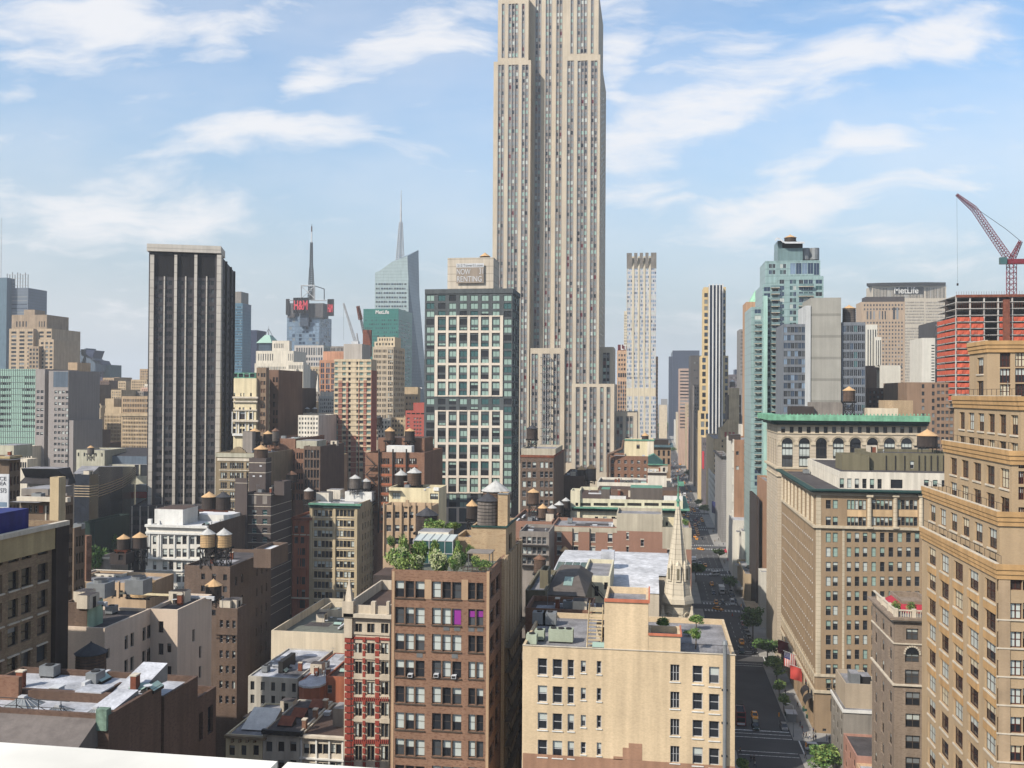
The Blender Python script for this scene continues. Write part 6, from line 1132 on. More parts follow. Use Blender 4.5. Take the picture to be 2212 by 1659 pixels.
# ------------------------------------------------------------------ right of the avenue, near to far
w('orb', 196, 166, 124, var=.1, streak=.12); w('ort', 206, 160, 96, var=.12); w('ord', 142, 108, 76, hue=C(116, 84, 60)); w('orl', 186, 158, 122)
style('tri', 'frame_red', [('glass_dark', .5, 3), ('glass_dark', 1, 2), ('glass_dark', 0, 1.5), ('glass_brown', 0, 2)], nm=2, fw=.12, rv=.3, blinds=('blind_cream', 'blind_white')); style('dbl', 'frame_red', [('glass_dark', .5, 3), ('glass_dark', .95, 2), ('glass_mid', .4, 2), ('glass_brown', 0, 1)], nm=1, fw=.14, blinds=('blind_cream', 'blind_white'))
def orange_tier(T, X, Yn, far_px, ytop, ytop_px, n, rows, yr, first=False, W=34, spand=0, name='tier', tr=(.03, .97), fr=.6):
    zt = hX(ytop_px, ytop, X)[1]; yf = hX(far_px, 1000, X)[0]
    m = Mass(T, loc=(X, Yn), W=W, D=yf-Yn, zt=zt, side='W', wm='orb', rm='roof_grey', first=first, name=name, cap=100)
    z = zt-2.6
    for k in range(rows):
        for i in range(n):
            a = tr[0]+(tr[1]-tr[0])*i/n; c = a+(tr[1]-tr[0])/n*fr; s0, s1 = (1-c)*m.D, (1-a)*m.D
            m.op['X'].append((s0, s1, z-2.75, z, 'tri', None, None, None))
            P, aa, nn, _, ln = m.frames()['X']; m.part('sill').ob((P[0]-m.L.x, P[1]-m.L.y), aa, nn, s0-.15, s1+.15, -.16, -.008, z-3-m.L.z, z-2.76-m.L.z, 'stone_trim')
            if spand and k >= spand[0] and k < spand[1]: m.part('terracotta_panel', True).ob((P[0]-m.L.x, P[1]-m.L.y), aa, nn, s0-.3, s1+.3, -.12, -.008, z-4.1-m.L.z, z-3.05-m.L.z, 'ort')
        z -= yr
    for q in range(3): m.band(0, 0, .5-.13*q, 'ort', 'terracotta_band', z=(zt-.62*(q+1), zt-.62*q-.03 if q else zt+.05))
    m.part('coping').ob((m.P[0]-m.L.x, m.P[1]-m.L.y), m.v, (-m.u[0], -m.u[1]), 0, m.D, -.1, .4, zt+.06-m.L.z, zt+.16-m.L.z, 'stone_trim')
    b = m.part('roof_railing')
    for i in range(int(m.D/2)): b.box(m.P[0]-m.L.x+.3, m.P[0]-m.L.x+.35, m.P[1]-m.L.y+i*2, m.P[1]-m.L.y+i*2+.05, zt-m.L.z, zt+1.1-m.L.z, 'metal_dark')
    b.box(m.P[0]-m.L.x+.3, m.P[0]-m.L.x+.35, m.P[1]-m.L.y, m.P[1]-m.L.y+m.D, zt+1.08-m.L.z, zt+1.13-m.L.z, 'metal_dark')
    return m
T = thing('loft_tower', 'orange tan brick loft tower with stepped terraces and terracotta bands at the right edge', 'building')
m = orange_tier(T, 44.5, 129, 1992, 1208, 2134, 5, 13, 4.05, True, spand=(0, 5), fr=.62); Wf = m
m.wm = 'orb'
for x in (.0,): pass
for r_ in range(7):
    y = 1303+r_*61.5
    for a, c in ((2154, 2180), (2181.5, 2208), (2209.5, 2236)): m.S(a, c, 1, 1, y, y+35, 1, 1, 'dbl')
    m.rect('sill', 2152, 2240, y+35.2, y+38, -.2, -.008, 'stone_trim')
m.S(2154, 2236, 3, .95, 1240, 1275, 1, 1, 'dbl')
m.part('south_face').ob((m.P[0]-m.L.x, m.P[1]-m.L.y), m.u, m.v, 0, 1.4, -.12, -.008, 0, m.zt-m.L.z-.1, 'orl')
m.done()
m = orange_tier(T, 46.2, 133.5, 1996, 1108, 2166, 6, 3, 4.05, spand=0, W=30); m.done(); m.clutter(2, 81)
m = orange_tier(T, 48.6, 136, 2040, 976, 2196, 5, 3, 4.0, spand=0, W=28)
for y in (984, 1018, 1052, 1096): m.S(2200, 2230, 2, .8, y, y+28, 1, 1, 'tri')
m.done()
m = orange_tier(T, 50.2, 137.3, 2061, 856, 2061, 6, 4, 3.9, spand=0, W=28); m.done(); m.clutter(3, 82)
m = orange_tier(T, 54.3, 162.5, 2094, 737, 2130, 1, 3, 3.9, W=36, tr=(.2, .8))
for y in (762, 796, 830): m.S(2160, 2183, 1, 1, y, y+31, 1, 1, 'tri'); m.S(2193, 2216, 1, 1, y-1, y+30, 1, 1, 'tri')
m.done()
w('gap', 158, 138, 118, var=.12, hue=C(136, 116, 96)); w('txt', 192, 172, 144, var=.1, streak=.12); w('txs', 170, 142, 106, var=.1, streak=.15); w('txl', 214, 196, 164, var=.08, course=1.2)
m = B('apartment_house', 'grey tan apartment house with a balustraded roof terrace and a tall arched window', Y=181, xl=1932, xr=2010, yt=1334, xe=1885, side='W', wm='gap', rm='roof_grey', cap=70, par=.3)
style('dark2', 'frame_brown', [('glass_dark', 0, 2), ('glass_dark', .45, 2), ('glass_mid', .3, 2), ('glass_dark', .9, .7)], nm=1, fw=.12, blinds=('blind_grey', 'blind_white'))
m.S(1957.5, 1984, 1, 1, 1358, 1383, 1, 1, 'dark2'); m.S(1955, 1986, 1, 1, 1412, 1431, 1, 1, 'dark2'); m.S(1955, 1986, 1, 1, 1447, 1478, 1, 1, 'dark2')
for r_ in range(5): m.S(1956, 1988, 1, 1, 1495+r_*47, 1525+r_*47, 1, 1, 'dark2')
for r_ in range(8): m.X(.1, .9, 3, .42, 1362+r_*47, 1388+r_*47, 1, 1, 'dark2')
m.band(1334, 1339, .9, 'gap'); m.band(1339.2, 1343, .5, 'stone_trim', 'cornice'); m.band(1390, 1392.5, .25, 'stone_trim', 'belt'); m.band(1478.5, 1482, .4, 'stone_trim', 'belt')
s0, s1 = m.sx(1955, 1412), m.sx(1986, 1412); z0 = m.sz(1970, 1412)-m.L.z; r = (s1-s0)/2; b = m.part('arch_head')
b.poly([(s0+r+r*math.cos(math.pi*k/10), -.02, z0+r*math.sin(math.pi*k/10)) for k in range(11)], 'glass_dark')
for k in range(11): t = math.pi*k/10; b.box(s0+r+r*1.08*math.cos(t)-.16, s0+r+r*1.08*math.cos(t)+.16, -.12, -.025, z0+r*1.08*math.sin(t)-.16, z0+r*1.08*math.sin(t)+.16, 'stone_trim')
b = m.part('balustrade'); z0 = m.zt-m.L.z
for i in range(26): b.cyl(i*.42, .3, z0, z0+1.1, .1, .1, 5, 'stone_trim')
for i in range(36): b.cyl(.3, i*.42, z0, z0+1.1, .1, .1, 5, 'stone_trim')
b.box(0, 11, .1, .5, z0+1.1, z0+1.3, 'stone_trim'); b.box(.1, .5, .5, m.D, z0+1.1, z0+1.3, 'stone_trim')
for x, y in ((.3, .3), (3.5, .3), (7, .3), (.3, 5), (.3, 10)): b.box(x-.35, x+.35, y-.35, y+.35, z0, z0+1.5, 'stone_trim')
m.done()
m2 = m.add(Y=188, xl=1948, xr=2012, yt=1299, dp=9, wm='gap', rm='gap', zb=m.zt-.3, name='penthouse'); m2.done()
mat('awning_red', C(190, 30, 56), .7, .1); b = MB(); zz = m2.zt-.6-m.L.z; L = m.L; x0, y0 = m2.P[0]-L.x, m2.P[1]-L.y
b.q((x0-.5, y0-.02, zz), (x0+9, y0-.02, zz), (x0+9, y0-2.4, zz-1.2), (x0-.5, y0-2.4, zz-1.2), 'awning_red'); b.q((x0-.02, y0, zz), (x0-.02, y0+8, zz), (x0-2.2, y0+8, zz-1.1), (x0-2.2, y0, zz-1.1), 'awning_red'); b.q((x0-.5, y0-2.4, zz-1.2), (x0+9, y0-2.4, zz-1.2), (x0+9, y0-2.4, zz-1.6), (x0-.5, y0-2.4, zz-1.6), 'awning_red'); b.build('awning', m.T)
# low buildings on the block front
def low(lab, Y0, Y1, Z, wm, X=44.8, W=16, n=3, **k):
    m = B('low_building', lab, loc=(X, Y0), W=W, D=Y1-Y0, zt=Z, side='W', wm=wm, cap=30, par=.5, **k)
    z = Z-1.5
    while z > 3: m.grid('X', m.D*.1, m.D*.9, n, .5, z-1.9, z, 1, 1, 'dark2'); z -= 3.6
    return m
w('lb_g', 150, 142, 130); w('lb_p', 190, 138, 116, var=.1); w('lb_e', 226, 184, 140, var=.1)
m = low('slim low grey stone front with a white cornice beside the big corner block', 229, 244, 19, 'lb_g'); m.band(0, 0, .3, 'white_trim', z=(18.4, 19.1)); m.done(); m.clutter(4, 85)
m = low('pink brick low building with a glass rooflight, second from the corner block', 215, 229, 13.5, 'lb_p', rm='roof_dark'); m.done(); m.clutter(3, 86)
m = low('peach rendered low building next to the grey tan apartment house', 201, 215, 12, 'lb_e', rm='roof_silver'); m.done(); m.clutter(3, 87)
m = B('low_building', 'tan brick back building with rooftop condensers between the corner block and the apartment house', Y=232, xl=1826, xr=1890, yt=1478, xe=1822, side='W', wm='txt', cap=4); m.D = 12; m.bulk(1838, 1858, 1456, 2, 4, 'metal_grey'); m.bulk(1862, 1882, 1462, 3, 4, 'metal_dark'); m.rect('green_awning', 1813, 1822, 1464, 1484, -2, -.5, 'cast') if 0 else None; m.done()
# big corner block
m = B('office_block', 'huge tan corner office block with a green copper cornice and columns at the top', Y=266.5, xl=1761.5, xr=2020, yt=1059, xe=1689, side='W', wm='txs', rm='roof_dark', cap=100, par=.6); TX = m
def pts(xs, ys, h, st, wd=None):
    for a, c in xs:
        for y in ys: m.S(a, c, 1, 1, y, y+h, 1, 1, st)
RW = [1150.7+31.6*k for k in range(11)]
XW_ = [(1784, 1795), (1799, 1810), (1829, 1839), (1846.5, 1856.5), (1864, 1874), (1882.5, 1892.5), (1901, 1911), (1919.5, 1930), (1938.5, 1949), (1957.5, 1968), (1976, 1986.5)]
pts(XW_, RW, 21, 'tex'); pts(XW_[:2], (1080, 1116), 19, 'tex')
for a, c in ((1830, 1871), (1884, 1928), (1938, 1982)):
    m.S(a, c, 5, .94, 1080, 1101, 1, 1, 'tex'); m.S(a, c, 5, .94, 1117, 1136, 1, 1, 'tex'); m.rect('tan_panel', a, c, 1101.8, 1116, -.08, -.008, 'ort2')
w('ort2', 220, 182, 130)
for x in (1877.5, 1933.5, 1989): 
    s, z0, z1 = m.sx(x, 1100), m.sz(x, 1137)-m.L.z, m.sz(x, 1073)-m.L.z; b = MB(); b.cyl(s, -.35, z0, z1, .62, .55, 10, 'txl'); b.box(s-.85, s+.85, -1.1, -.01, z1, z1+.6, 'txl'); b.box(s-.8, s+.8, -1.05, -.01, z0-.5, z0, 'txl'); b.build('column', m.T)
m.band(1058, 1061, 2.0, 'copper_dark'); m.band(1061.2, 1065, 1.3, 'copper_dark', 'cornice_soffit'); m.band(1065.2, 1072, .35, 'txt', 'frieze'); m.band(1137.5, 1143, .7, 'txl', 'belt'); m.band(1061, 1061, .3, 'txl', 'belt', z=(m.sz(1880, 1467), m.sz(1880, 1461))); m.band(0, 0, .5, 'txl', 'belt', z=(m.sz(1880, 1502), m.sz(1880, 1496)))
m.rect('corner_pier', 1762, 1773, 1065, 1461, -.1, -.008, 'txl'); m.rect('light_strip', 1819, 1824, 1143, 1461, -.1, -.008, 'txl')
for a, c in ((1786, 1797), (1802, 1813)): m.S(a, c, 1, 1, 1476, 1494, 1, 1, 'tex')
m.S(1794, 1815, 1, 1, 1510, 1538, 1, 1, 'dark'); m.S(1777, 1785, 1, 1, 1574, 1580, 1, 1, 'dark')
P, a, n, th_, ln = m.frames()['X']; PP = (P[0]-m.L.x, P[1]-m.L.y); zf = lambda y: m.sz(1880, y)-m.L.z
# west face: many narrow windows with bright sills
ny = 22
for r_ in range(9):
    z1 = m.sz(1880, RW[r_]); 
    for i in range(ny): s = ln*(.04+.92*(i+.2)/ny); m.op['X'].append((s, s+1.25, z1-2.9, z1, 'tex', None, None, .35)); m.part('sill').ob(PP, a, n, s+.1, s+.9, -.07, -.008, z1-3.25-m.L.z, z1-2.93-m.L.z, 'white_trim')
for i in range(9):
    s = ln*(i+.5)/9; b = MB(); b.cyl(PP[0]+a[0]*s+.0, PP[1]+a[1]*s, zf(1137), zf(1076), .6, .55, 8, 'txl'); b.build('column', m.T); 
for i in range(8): s = ln*(i+1)/9; m.op['X'].append((s-1.6, s+1.6, zf(1134)+m.L.z, zf(1082)+m.L.z, 'tex', None, None, .5))
zs = 12.5
for i in range(7):
    s = ln*(i+.5)/7; m.op['X'].append((s-2.6, s+2.6, .3, 8.6, 'dark', 'glass_dark', None, .9)); b = m.part('arch_head')
    pl = [(PP[0]-.03, PP[1]+a[1]*(s+2.6*math.cos(math.pi*k/10)), 8.6+2.6*math.sin(math.pi*k/10)) for k in range(11)]; b.poly(pl, 'glass_dark')
    for k in range(13): t = math.pi*k/12; b.ob(PP, a, n, s+2.85*math.cos(t)-.28, s+2.85*math.cos(t)+.28, -.16, -.035, 8.6+2.85*math.sin(t)-.28, 8.6+2.85*math.sin(t)+.28, 'txl')
for i in range(24): s = ln*(i+.5)/24; m.part('mezzanine_pier').ob(PP, a, n, s-.35, s+.35, -.2, -.008, 13.2, 17.4, 'txl')
m.done(); m.clutter(3, 88)
m2 = m.add(Y=275, xl=1814, xr=2080, yt=1021, xe=1745, side='W', wm='white_a', rm='roof_dark', zb=m.zt-.7, name='penthouse', par=.4); m2.S(1814, 1905, 6, .58, 1034, 1055, 1, 1, 'tex'); m2.S(1924, 1950, 1, 1, 1036, 1055, 1, 1, 'dark'); m2.S(1996, 2064, 4, .55, 1037, 1053, 1, 1, 'tex'); m2.grid('X', m2.D*.05, m2.D*.95, 16, .3, m2.zt-4.6, m2.zt-1.6, 1, 1, 'tex'); m2.done()
w('olr', 124, 116, 88, var=.1)
m3 = m.add(Y=288, xl=1880, xr=2064, yt=979, xe=1846, side='W', wm='olr', rm='roof_dark', zb=m2.zt-.5, name='bulkhead'); m3.S(1966, 1974.5, 1, 1, 995.5, 1012, 1, 1, 'offw')
for x in (1913, 1933, 1953, 1984, 1997, 2010, 2024, 2037): m3.rect('drain_pipe', x, x+2, 984, 1018, -.25, -.01, 'metal_dark')
m3.done(); m3.clutter(5, 89); m4 = m.add(Y=286, xl=1819, xr=1878, yt=982, xe=1805, side='W', wm='olr', rm='roof_dark', zb=m2.zt-.5, name='bulkhead'); m4.done()
# arcaded block with the green cornice
m = B('office_block', 'pale stone office block with a row of tall arches under a bright green overhanging cornice', Y=338, xl=1680, xr=2003, yt=918, xe=1657, side='W', wm='txt2', rm='roof_brown', cap=90, par=.4); w('txt2', 212, 194, 166, var=.08, streak=.1, course=1.1); AB = m
st = 18.37
for i in range(17): x = 1687.5+i*st; m.S(x, x+8.6, 1, 1, 922, 935.5, 1, 1, 'dark')
b = m.part('arch_head'); bs = m.part('arch_surround')
for i in range(9):
    x0 = 1689+i*36.8; m.S(x0, x0+23.5, 1, 1, 957, 1009, 1, 1, 'loft'); s0, s1 = m.sx(x0, 957), m.sx(x0+23.5, 957); z0 = m.sz(x0+12, 957)-m.L.z; r = (s1-s0)/2
    b.poly([(s0+r+r*math.cos(math.pi*k/12), -.03, z0+r*math.sin(math.pi*k/12)-.02) for k in range(13)], 'glass_dark')
    for k in range(17): t = math.pi*k/16; bs.box(s0+r+r*1.2*math.cos(t)-.3, s0+r+r*1.2*math.cos(t)+.3, -.25, -.04, z0+r*1.2*math.sin(t)-.3, z0+r*1.2*math.sin(t)+.3, 'txl')
    m.rect('transom', x0, x0+23.5, 966, 969, .1, .4, 'metal_dark'); m.rect('transom', x0, x0+23.5, 985, 990, .1, .4, 'metal_dark'); m.rect('capital', x0-11.5, x0-.8, 955, 962, -.35, -.01, 'txl')
for a, c, pr, mm, nm in ((914, 918.5, 1.6, 'copper_dark', 'cornice_soffit'),): m.band(a, c, pr, mm, nm)
m.band(897, 909, 3.6, 'copper_bright', back=1); m.band(909.2, 914, 2.6, 'copper_dark', 'cornice_soffit'); m.band(936.5, 938.5, .3, 'txl', 'belt'); m.band(1011, 1015, 1.0, 'txl', 'belt'); m.band(1030, 1032, .5, 'txl', 'belt')
for i in range(44): x = 1664+i*7.8; m.rect('cresting', x, x+2.2, 893.5, 897, -3.4, -3, 'copper_bright')
for r_ in range(9): m.S(1689, 1693.5, 1, 1, 1040+r_*31, 1058+r_*31, 1, 1, 'dark'); m.X(.12, .9, 3, .16, 1040+r_*31, 1058+r_*31, 1, 1, 'dark')
m.X(.15, .9, 4, .45, 950, 1008, 1, 1, 'dark'); m.X(.1, .9, 5, .3, 923, 936, 1, 1, 'dark'); m.done(); m.clutter(6, 90)
m2 = m.add(Y=350, xl=1710, xr=1758, yt=878, dp=10, wm='dk_a', rm='roof_dark', zb=m.zt-.5, name='bulkhead'); m2.done(); m2 = m.add(Y=352, xl=1752, xr=1820, yt=869, dp=8, wm='gry_a', rm='roof_dark', zb=m.zt-.5, name='bulkhead'); m2.done(); m2 = m.add(Y=349, xl=1874, xr=1940, yt=882, dp=8, wm='flat', zb=m.zt-.5, name='bulkhead'); m2.done(); m2 = m.add(Y=356, xl=1912, xr=1972, yt=865, dp=10, wm='bbt', zb=m.zt-.5, name='bulkhead'); m2.done()
# ------------------------------------------------------------------ glass towers
w('sea', 152, 184, 182, var=.08, course=3.3, rough=.3, spec=.5); w('seab', 120, 150, 152, var=.1, rough=.3); w('seal', 176, 220, 206, var=.05, rough=.35)
style('bal', 'frame_metal', [('glass_teal', 0, 2), ('glass_blue', 0, 2), ('glass_dark', 0, 1), ('blind_white', .6, .5)], nm=1, rail=False, fw=.08, rv=.12)
T = thing('apartment_tower', 'sea green glass apartment tower with stacked balconies and a curved roof canopy', 'skyscraper')
YG = 440
def gl(first=False, **k): return Mass(T, wm='sea', first=first, cap=80, rm='roof_grey', minpx=3.5, **k)
def rows(m, xs, y0, y1, p=13.3, h=9.2):
    y = y0
    while y+h < y1:
        for a, c, n in xs: m.S(a, c, n, .86, y, y+h, 1, 1, 'bal')
        y += p
m = gl(True, Y=YG, xl=1647, xr=1688, yt=614, dp=30); rows(m, [(1650, 1664, 1), (1668, 1685, 1)], 620, 1062); m.done(); M1 = m
m = gl(Y=YG+4, xl=1622.5, xr=1650, yt=663, dp=30); rows(m, [(1630, 1644, 1)], 668, 1062)
m.done()
m = gl(Y=YG-1, xl=1681, xr=1779, yt=597, dp=32); rows(m, [(1684, 1694, 1), (1706, 1720, 2), (1726, 1756, 3), (1762, 1776, 1)], 604, 900); m.done()
m = gl(Y=YG+8, xl=1653, xr=1772, yt=563, dp=22); rows(m, [(1661, 1675, 2), (1685, 1698, 2)], 570, 600); m.S(1707, 1757, 4, .94, 568, 592, 1, 1, 'curt'); m.S(1758, 1770, 1, .9, 568, 594, 1, 1, 'curt'); m.done(); zr5 = m.zt
m = gl(Y=YG+12, xl=1680, xr=1734, yt=536, dp=14, zb=zr5-1); m.wm = 'seab'; m.done()
m = gl(Y=YG+13, xl=1691, xr=1734, yt=523, dp=12, zb=zr5-1, roof=False); m.wm = 'metal_dark'; m.done(); m = gl(Y=YG+12.5, xl=1680, xr=1690, yt=520, dp=13, zb=zr5-1); m.wm = 'seab'; m.done()
b = MB(); f_ = lambda x, y, d: tuple(Vector((hY(x, y, YG+d)[0], YG+d, zY(x, y, YG+d)))-T.location); prof = [(1674, 517), (1678, 513), (1684, 514), (1690, 519), (1696, 522), (1738, 522)]
for (x0, y0), (x1, y1) in zip(prof, prof[1:]):
    b.q(f_(x0, y0, 9), f_(x1, y1, 9), f_(x1, y1, 28), f_(x0, y0, 28), 'metal_white'); b.q(f_(x0, y0, 9), f_(x1, y1, 9), f_(x1, y1+4, 9), f_(x0, y0+4, 9), 'metal_white'); b.q(f_(x0, y0+4, 9), f_(x1, y1+4, 9), f_(x1, y1+4, 28), f_(x0, y0+4, 28), 'metal_grey')
b.build('roof_canopy', T)
b = MB(); c_ = f_(1751, 555, 16); 
for dx in (-2.6, 1.6): b.cyl(c_[0]+dx, c_[1], c_[2]-1.5, c_[2]+4, 2.4, 2.4, 12, 'metal_grey'); b.cyl(c_[0]+dx, c_[1], c_[2]-4, c_[2]-1.5, 2, 2, 6, 'metal_dark')
b.build('cooling_tower', T)
for k in range(30):
    y = 622+k*13.3; 
    for (xa, xb, d, lo) in ((1666, 1684, -1, 612), (1630, 1646, 2.5, 700)):
        if y < lo or y > 1060: continue
        b = MB(); p, q_ = f_(xa, y, d), f_(xb, y, d); b.box(p[0], q_[0], p[1]-1.5, p[1]+1, p[2]-.2, p[2], 'stone_trim'); b.box(p[0], q_[0], p[1]-1.5, p[1]-1.45, p[2], p[2]+1.1, 'seab'); b.box(p[0], p[0]+.05, p[1]-1.45, p[1]+1, p[2], p[2]+1.1, 'seab'); b.build('balcony', T)
for y in (619, 640, 661): b = MB(); p, q_ = f_(1725, y, -1.2), f_(1757, y, -1.2); b.box(p[0], q_[0], p[1]-1.6, p[1], p[2]-.25, p[2], 'stone_trim'); b.box(p[0], q_[0], p[1]-1.6, p[1]-1.55, p[2], p[2]+1.1, 'seab'); b.build('balcony', T)
b = MB(); p, q_ = f_(1650, 700, -2.5), f_(1658, 700, -2.5); b.box(p[0], q_[0], p[1], p[1]+2.4, f_(1650, 1068, 0)[2], f_(1650, 640, 0)[2], 'seal'); b.build('light_strip', T)
w('conc', 176, 172, 160, var=.12, scale=.15, streak=.12, course=9); w('conw', 206, 208, 206, var=.06); w('bgf', 126, 132, 140, var=.06)
m = B('apartment_tower', 'grey apartment tower with a bare concrete core between two blue gridded glass wings', Y=402, xl=1692, xr=1764, yt=700, wm='bgf', dp=24, cap=100, minpx=3.2)
style('curt2', 'frame_grey', [('glass_sky', 0, 2), ('glass_blue', 0, 3), ('glass_dark', 0, 2), ('glass_mid', 0, 1)], nm=1, rail=False, fw=.09, rv=.12)
for r_ in range(12): m.S(1693, 1763, 9, .92, 706+r_*17.3, 718.5+r_*17.3, 1, 1, 'curt2')
m.done(); m2 = m.add(Y=401.5, xl=1751.5, xr=1817, yt=643, dp=22, wm='conc', name='core'); m2.done(); m2 = m.add(Y=401, xl=1740, xr=1751.4, yt=660, dp=20, wm='conw', name='core_side'); m2.done()
m2 = m.add(Y=403, xl=1818, xr=1869.5, yt=696, dp=22, wm='bgf', minpx=3.2); style('curt3', 'frame_metal', [('glass_dark', 0, 4), ('glass_blue', 0, 1), ('glass_teal', 0, .6)], nm=1, rail=False, fw=.09, rv=.12)
for r_ in range(11): m2.S(1820, 1868.5, 6, .92, 703+r_*19, 717.5+r_*19, 1, 1, 'curt3')
m2.done()
# ------------------------------------------------------------------ avenue, east side, further north
def west(name, lab, Y, xl, xr, yt, xe, wm, **k):
    k.setdefault('cap', 30); return B(name, lab, Y=Y, xl=xl, xr=xr, yt=yt, xe=xe, side='W', wm=wm, **k)
w('wht', 232, 226, 210, var=.08, streak=.12); w('tan9', 202, 176, 136); w('bk9', 178, 132, 96, var=.1); w('gr9', 152, 148, 144, var=.1, course=1.4); w('pur', 120, 112, 116)
m = west('brick_building', 'tan building with a jagged brick edge and white low neighbour under the glass tower', 396, 1657, 1678, 1043, 1636, 'bk9'); m.done()
m2 = m.add(Y=383, xl=1643, xr=1679, yt=1236, xe=1641, side='W', wm='wht'); m2.D = 8; m2.done()
m = west('low_building', 'dark brown sliver building in shade left of the jagged brick edge', 410, 1634, 1640, 1075, 1620, 'dk_a'); m.done()
m = west('low_building', 'white rendered side wall with a little roof plant on the avenue', 470, 1602, 1622, 1148, 1594, 'wht', cap=6); m.done(); m.clutter(5, 91)
m = west('low_building', 'pale tan shop building with a broad grey roof on the avenue', 430, 1609, 1640, 1240, 1594, 'tan9'); m.done(); m.clutter(4, 92)
m = west('low_building', 'white canopied roof block in front of the tall brown brick side wall', 486, 1583, 1621, 1124, 1575, 'wht', rm='roof_silver', cap=6); m.done()
m = west('brick_building', 'tall narrow building with a blank orange brown brick side and an ornate white front', 505, 1586, 1630, 950, 1571, 'bk9', cap=40)
for i in range(12): m.S(1607, 1613.5, 1, 1, 959+i*15.9, 967+i*15.9, 1, 1, 'offw'); m.S(1617.5, 1624, 1, 1, 959+i*15.9, 967+i*15.9, 1, 1, 'offw')
for i in (1, 3): m.S(1590, 1596, 1, 1, 959+i*15.9, 967+i*15.9, 1, 1, 'offw')
P, a, n, th_, ln = m.frames()['X']; m.part('white_front').ob((P[0]-m.L.x, P[1]-m.L.y), a, n, 0, ln, -.3, -.01, 0, m.zt-m.L.z, 'wht')
for k in range(6): m.part('white_front').ob((P[0]-m.L.x, P[1]-m.L.y), a, n, ln-5, ln-.5, -.9, -.31, m.zt-m.L.z-6-k*9, m.zt-m.L.z-2-k*9, 'wht')
m.bulk(1576, 1600, 939, 6, 8, 'dk_a', 'roof_dark'); m.done()
m = west('stone_building', 'plain grey stone building with a projecting dark cornice on the avenue', 600, 1559, 1578, 987, 1545, 'gr9', rm='roof_brown'); m.band(985, 988.5, 1.2, 'metal_dark'); m.done(); m.clutter(4, 93)
m = west('office_building', 'narrow white avenue front between the grey stone building and the gabled tan tower', 665, 1546, 1562, 1032, 1531, 'wht'); m.X(.1, .9, 6, .5, 1040, 1110, 5, .5, 'dark'); m.done()
w('gab', 212, 184, 138)
m = west('office_tower', 'tan stucco tower with a sloping gabled top and three blind arches', 705, 1541, 1590, 948, 1526, 'gab', cap=20); m.S(1539, 1543, 1, 1, 982, 990, 1, 1, 'dark') if 0 else None
for y in (950, 962, 974, 986): m.S(1559, 1562, 1, 1, y, y+4.5, 1, 1, 'dark')
for y in (981, 992, 1003, 1014): m.S(1543, 1547, 1, 1, y, y+6, 1, 1, 'dark')
m.done(); m2 = m.add(Y=715, xl=1556, xr=1599, yt=925, dp=24, name='upper_block'); 
for x in (1565, 1574, 1582): m2.S(x, x+5, 1, 1, 933, 944, 1, 1, 'farr')
style('farr', 'frame_dark', [('redb', 0, 1)], det=0); m2.S(1571.5, 1573, 1, 1, 927, 929, 1, 1, 'dark') if 0 else None; m2.done()
b = MB(); f_ = lambda x, y, d=0: (hY(x, y, 715+d)[0]-m.L.x, 715+d-m.L.y, zY(x, y, 715+d)-m.L.z); pl = [f_(1556, 926), f_(1571, 906), f_(1589, 907), f_(1599, 924)]; pk = [f_(1556, 926, 22), f_(1571, 906, 22), f_(1589, 907, 22), f_(1599, 924, 22)]
b.poly(pl, 'gab'); b.poly(pk[::-1], 'gab'); b.q(pl[0], pl[1], pk[1], pk[0], 'copper_green'); b.q(pl[1], pl[2], pk[2], pk[1], 'roof_grey'); b.q(pl[2], pl[3], pk[3], pk[2], 'gab'); b.build('gable', m.T)
simple('office_block', 'white block with dark windows behind the brown brick side wall', 640, 1601, 1632, 918, None, 'wht', [(1608, 1628, 2, .4, 931, 960, 2, .5, 'dark')], dp=20)
m = west('office_building', 'purple grey block with ribbon windows beyond the tan gabled tower', 800, 1517, 1536, 945, 1506, 'pur'); m.S(1519, 1535, 4, .6, 956, 985, 3, .5, 'far'); m.done()
i = 0
for (Y, xl, xr, yt, xe, wm, lab) in [(900, 1509, 1530, 930, 1499, 'tan9', 'pink topped tan avenue building left of the gabled tan tower'), (960, 1500, 1514, 832, 1496, 'gry_a', 'slim tan slab crowned by a white pinnacle in front of the dark grey slab'), (1000, 1497, 1508, 922, 1490, 'gab', 'tan office building with deep spandrels on the far avenue'), (1090, 1491, 1504, 905, 1484, 'pinkb', 'pink stone building on the far avenue'), (1180, 1484, 1492, 872, 1478, 'tang', 'tan stepped tower on the far avenue beneath the banded slab'), (1300, 1478, 1484, 868, 1472, 'gry_a', 'grey sliver building on the far avenue'), (1430, 1472, 1480, 920, 1466, 'pinkb', 'low pink building on the far avenue'), (1560, 1466, 1474, 930, 1461, 'tan9', 'low tan building on the far avenue past the pink ones'), (1700, 1461, 1470, 912, 1456, 'wht', 'pale avenue building at the foot of the dark blue tower'), (1500, 1464, 1470, 893, 1460, 'orn', 'ornate cream church like front by the dark blue tower')]:
    i += 1; m = west('avenue_building', lab, Y, xl, xr, yt, xe, wm, cap=0, group='buildings far up the avenue'); m.S(xl+1.5, xr-1.5, 3, .5, yt+4, yt+60, 8, .5, 'far'); m.X(.1, .9, 5, .5, yt+4, yt+60, 8, .5, 'far'); m.done()
i = 0
for (Y, xl, xr, yt, lab) in [(1150, 1398, 1423, 935, 'low green roofed pavilion at the far end of the west pavement'), (1900, 1424, 1441, 875, 'hazy pale tan slab at the far end of the avenue'), (2300, 1418, 1434, 905, 'hazy grey block at the end of the avenue west side'), (2600, 1428, 1442, 862, 'faint blue tower in the haze beside the dark blue tower')]:
    simple('distant_building', lab, Y, xl, xr, yt, None, ('copper_dark', 'orn', 'gr9', 'gr9')[i], dp=40); i += 1
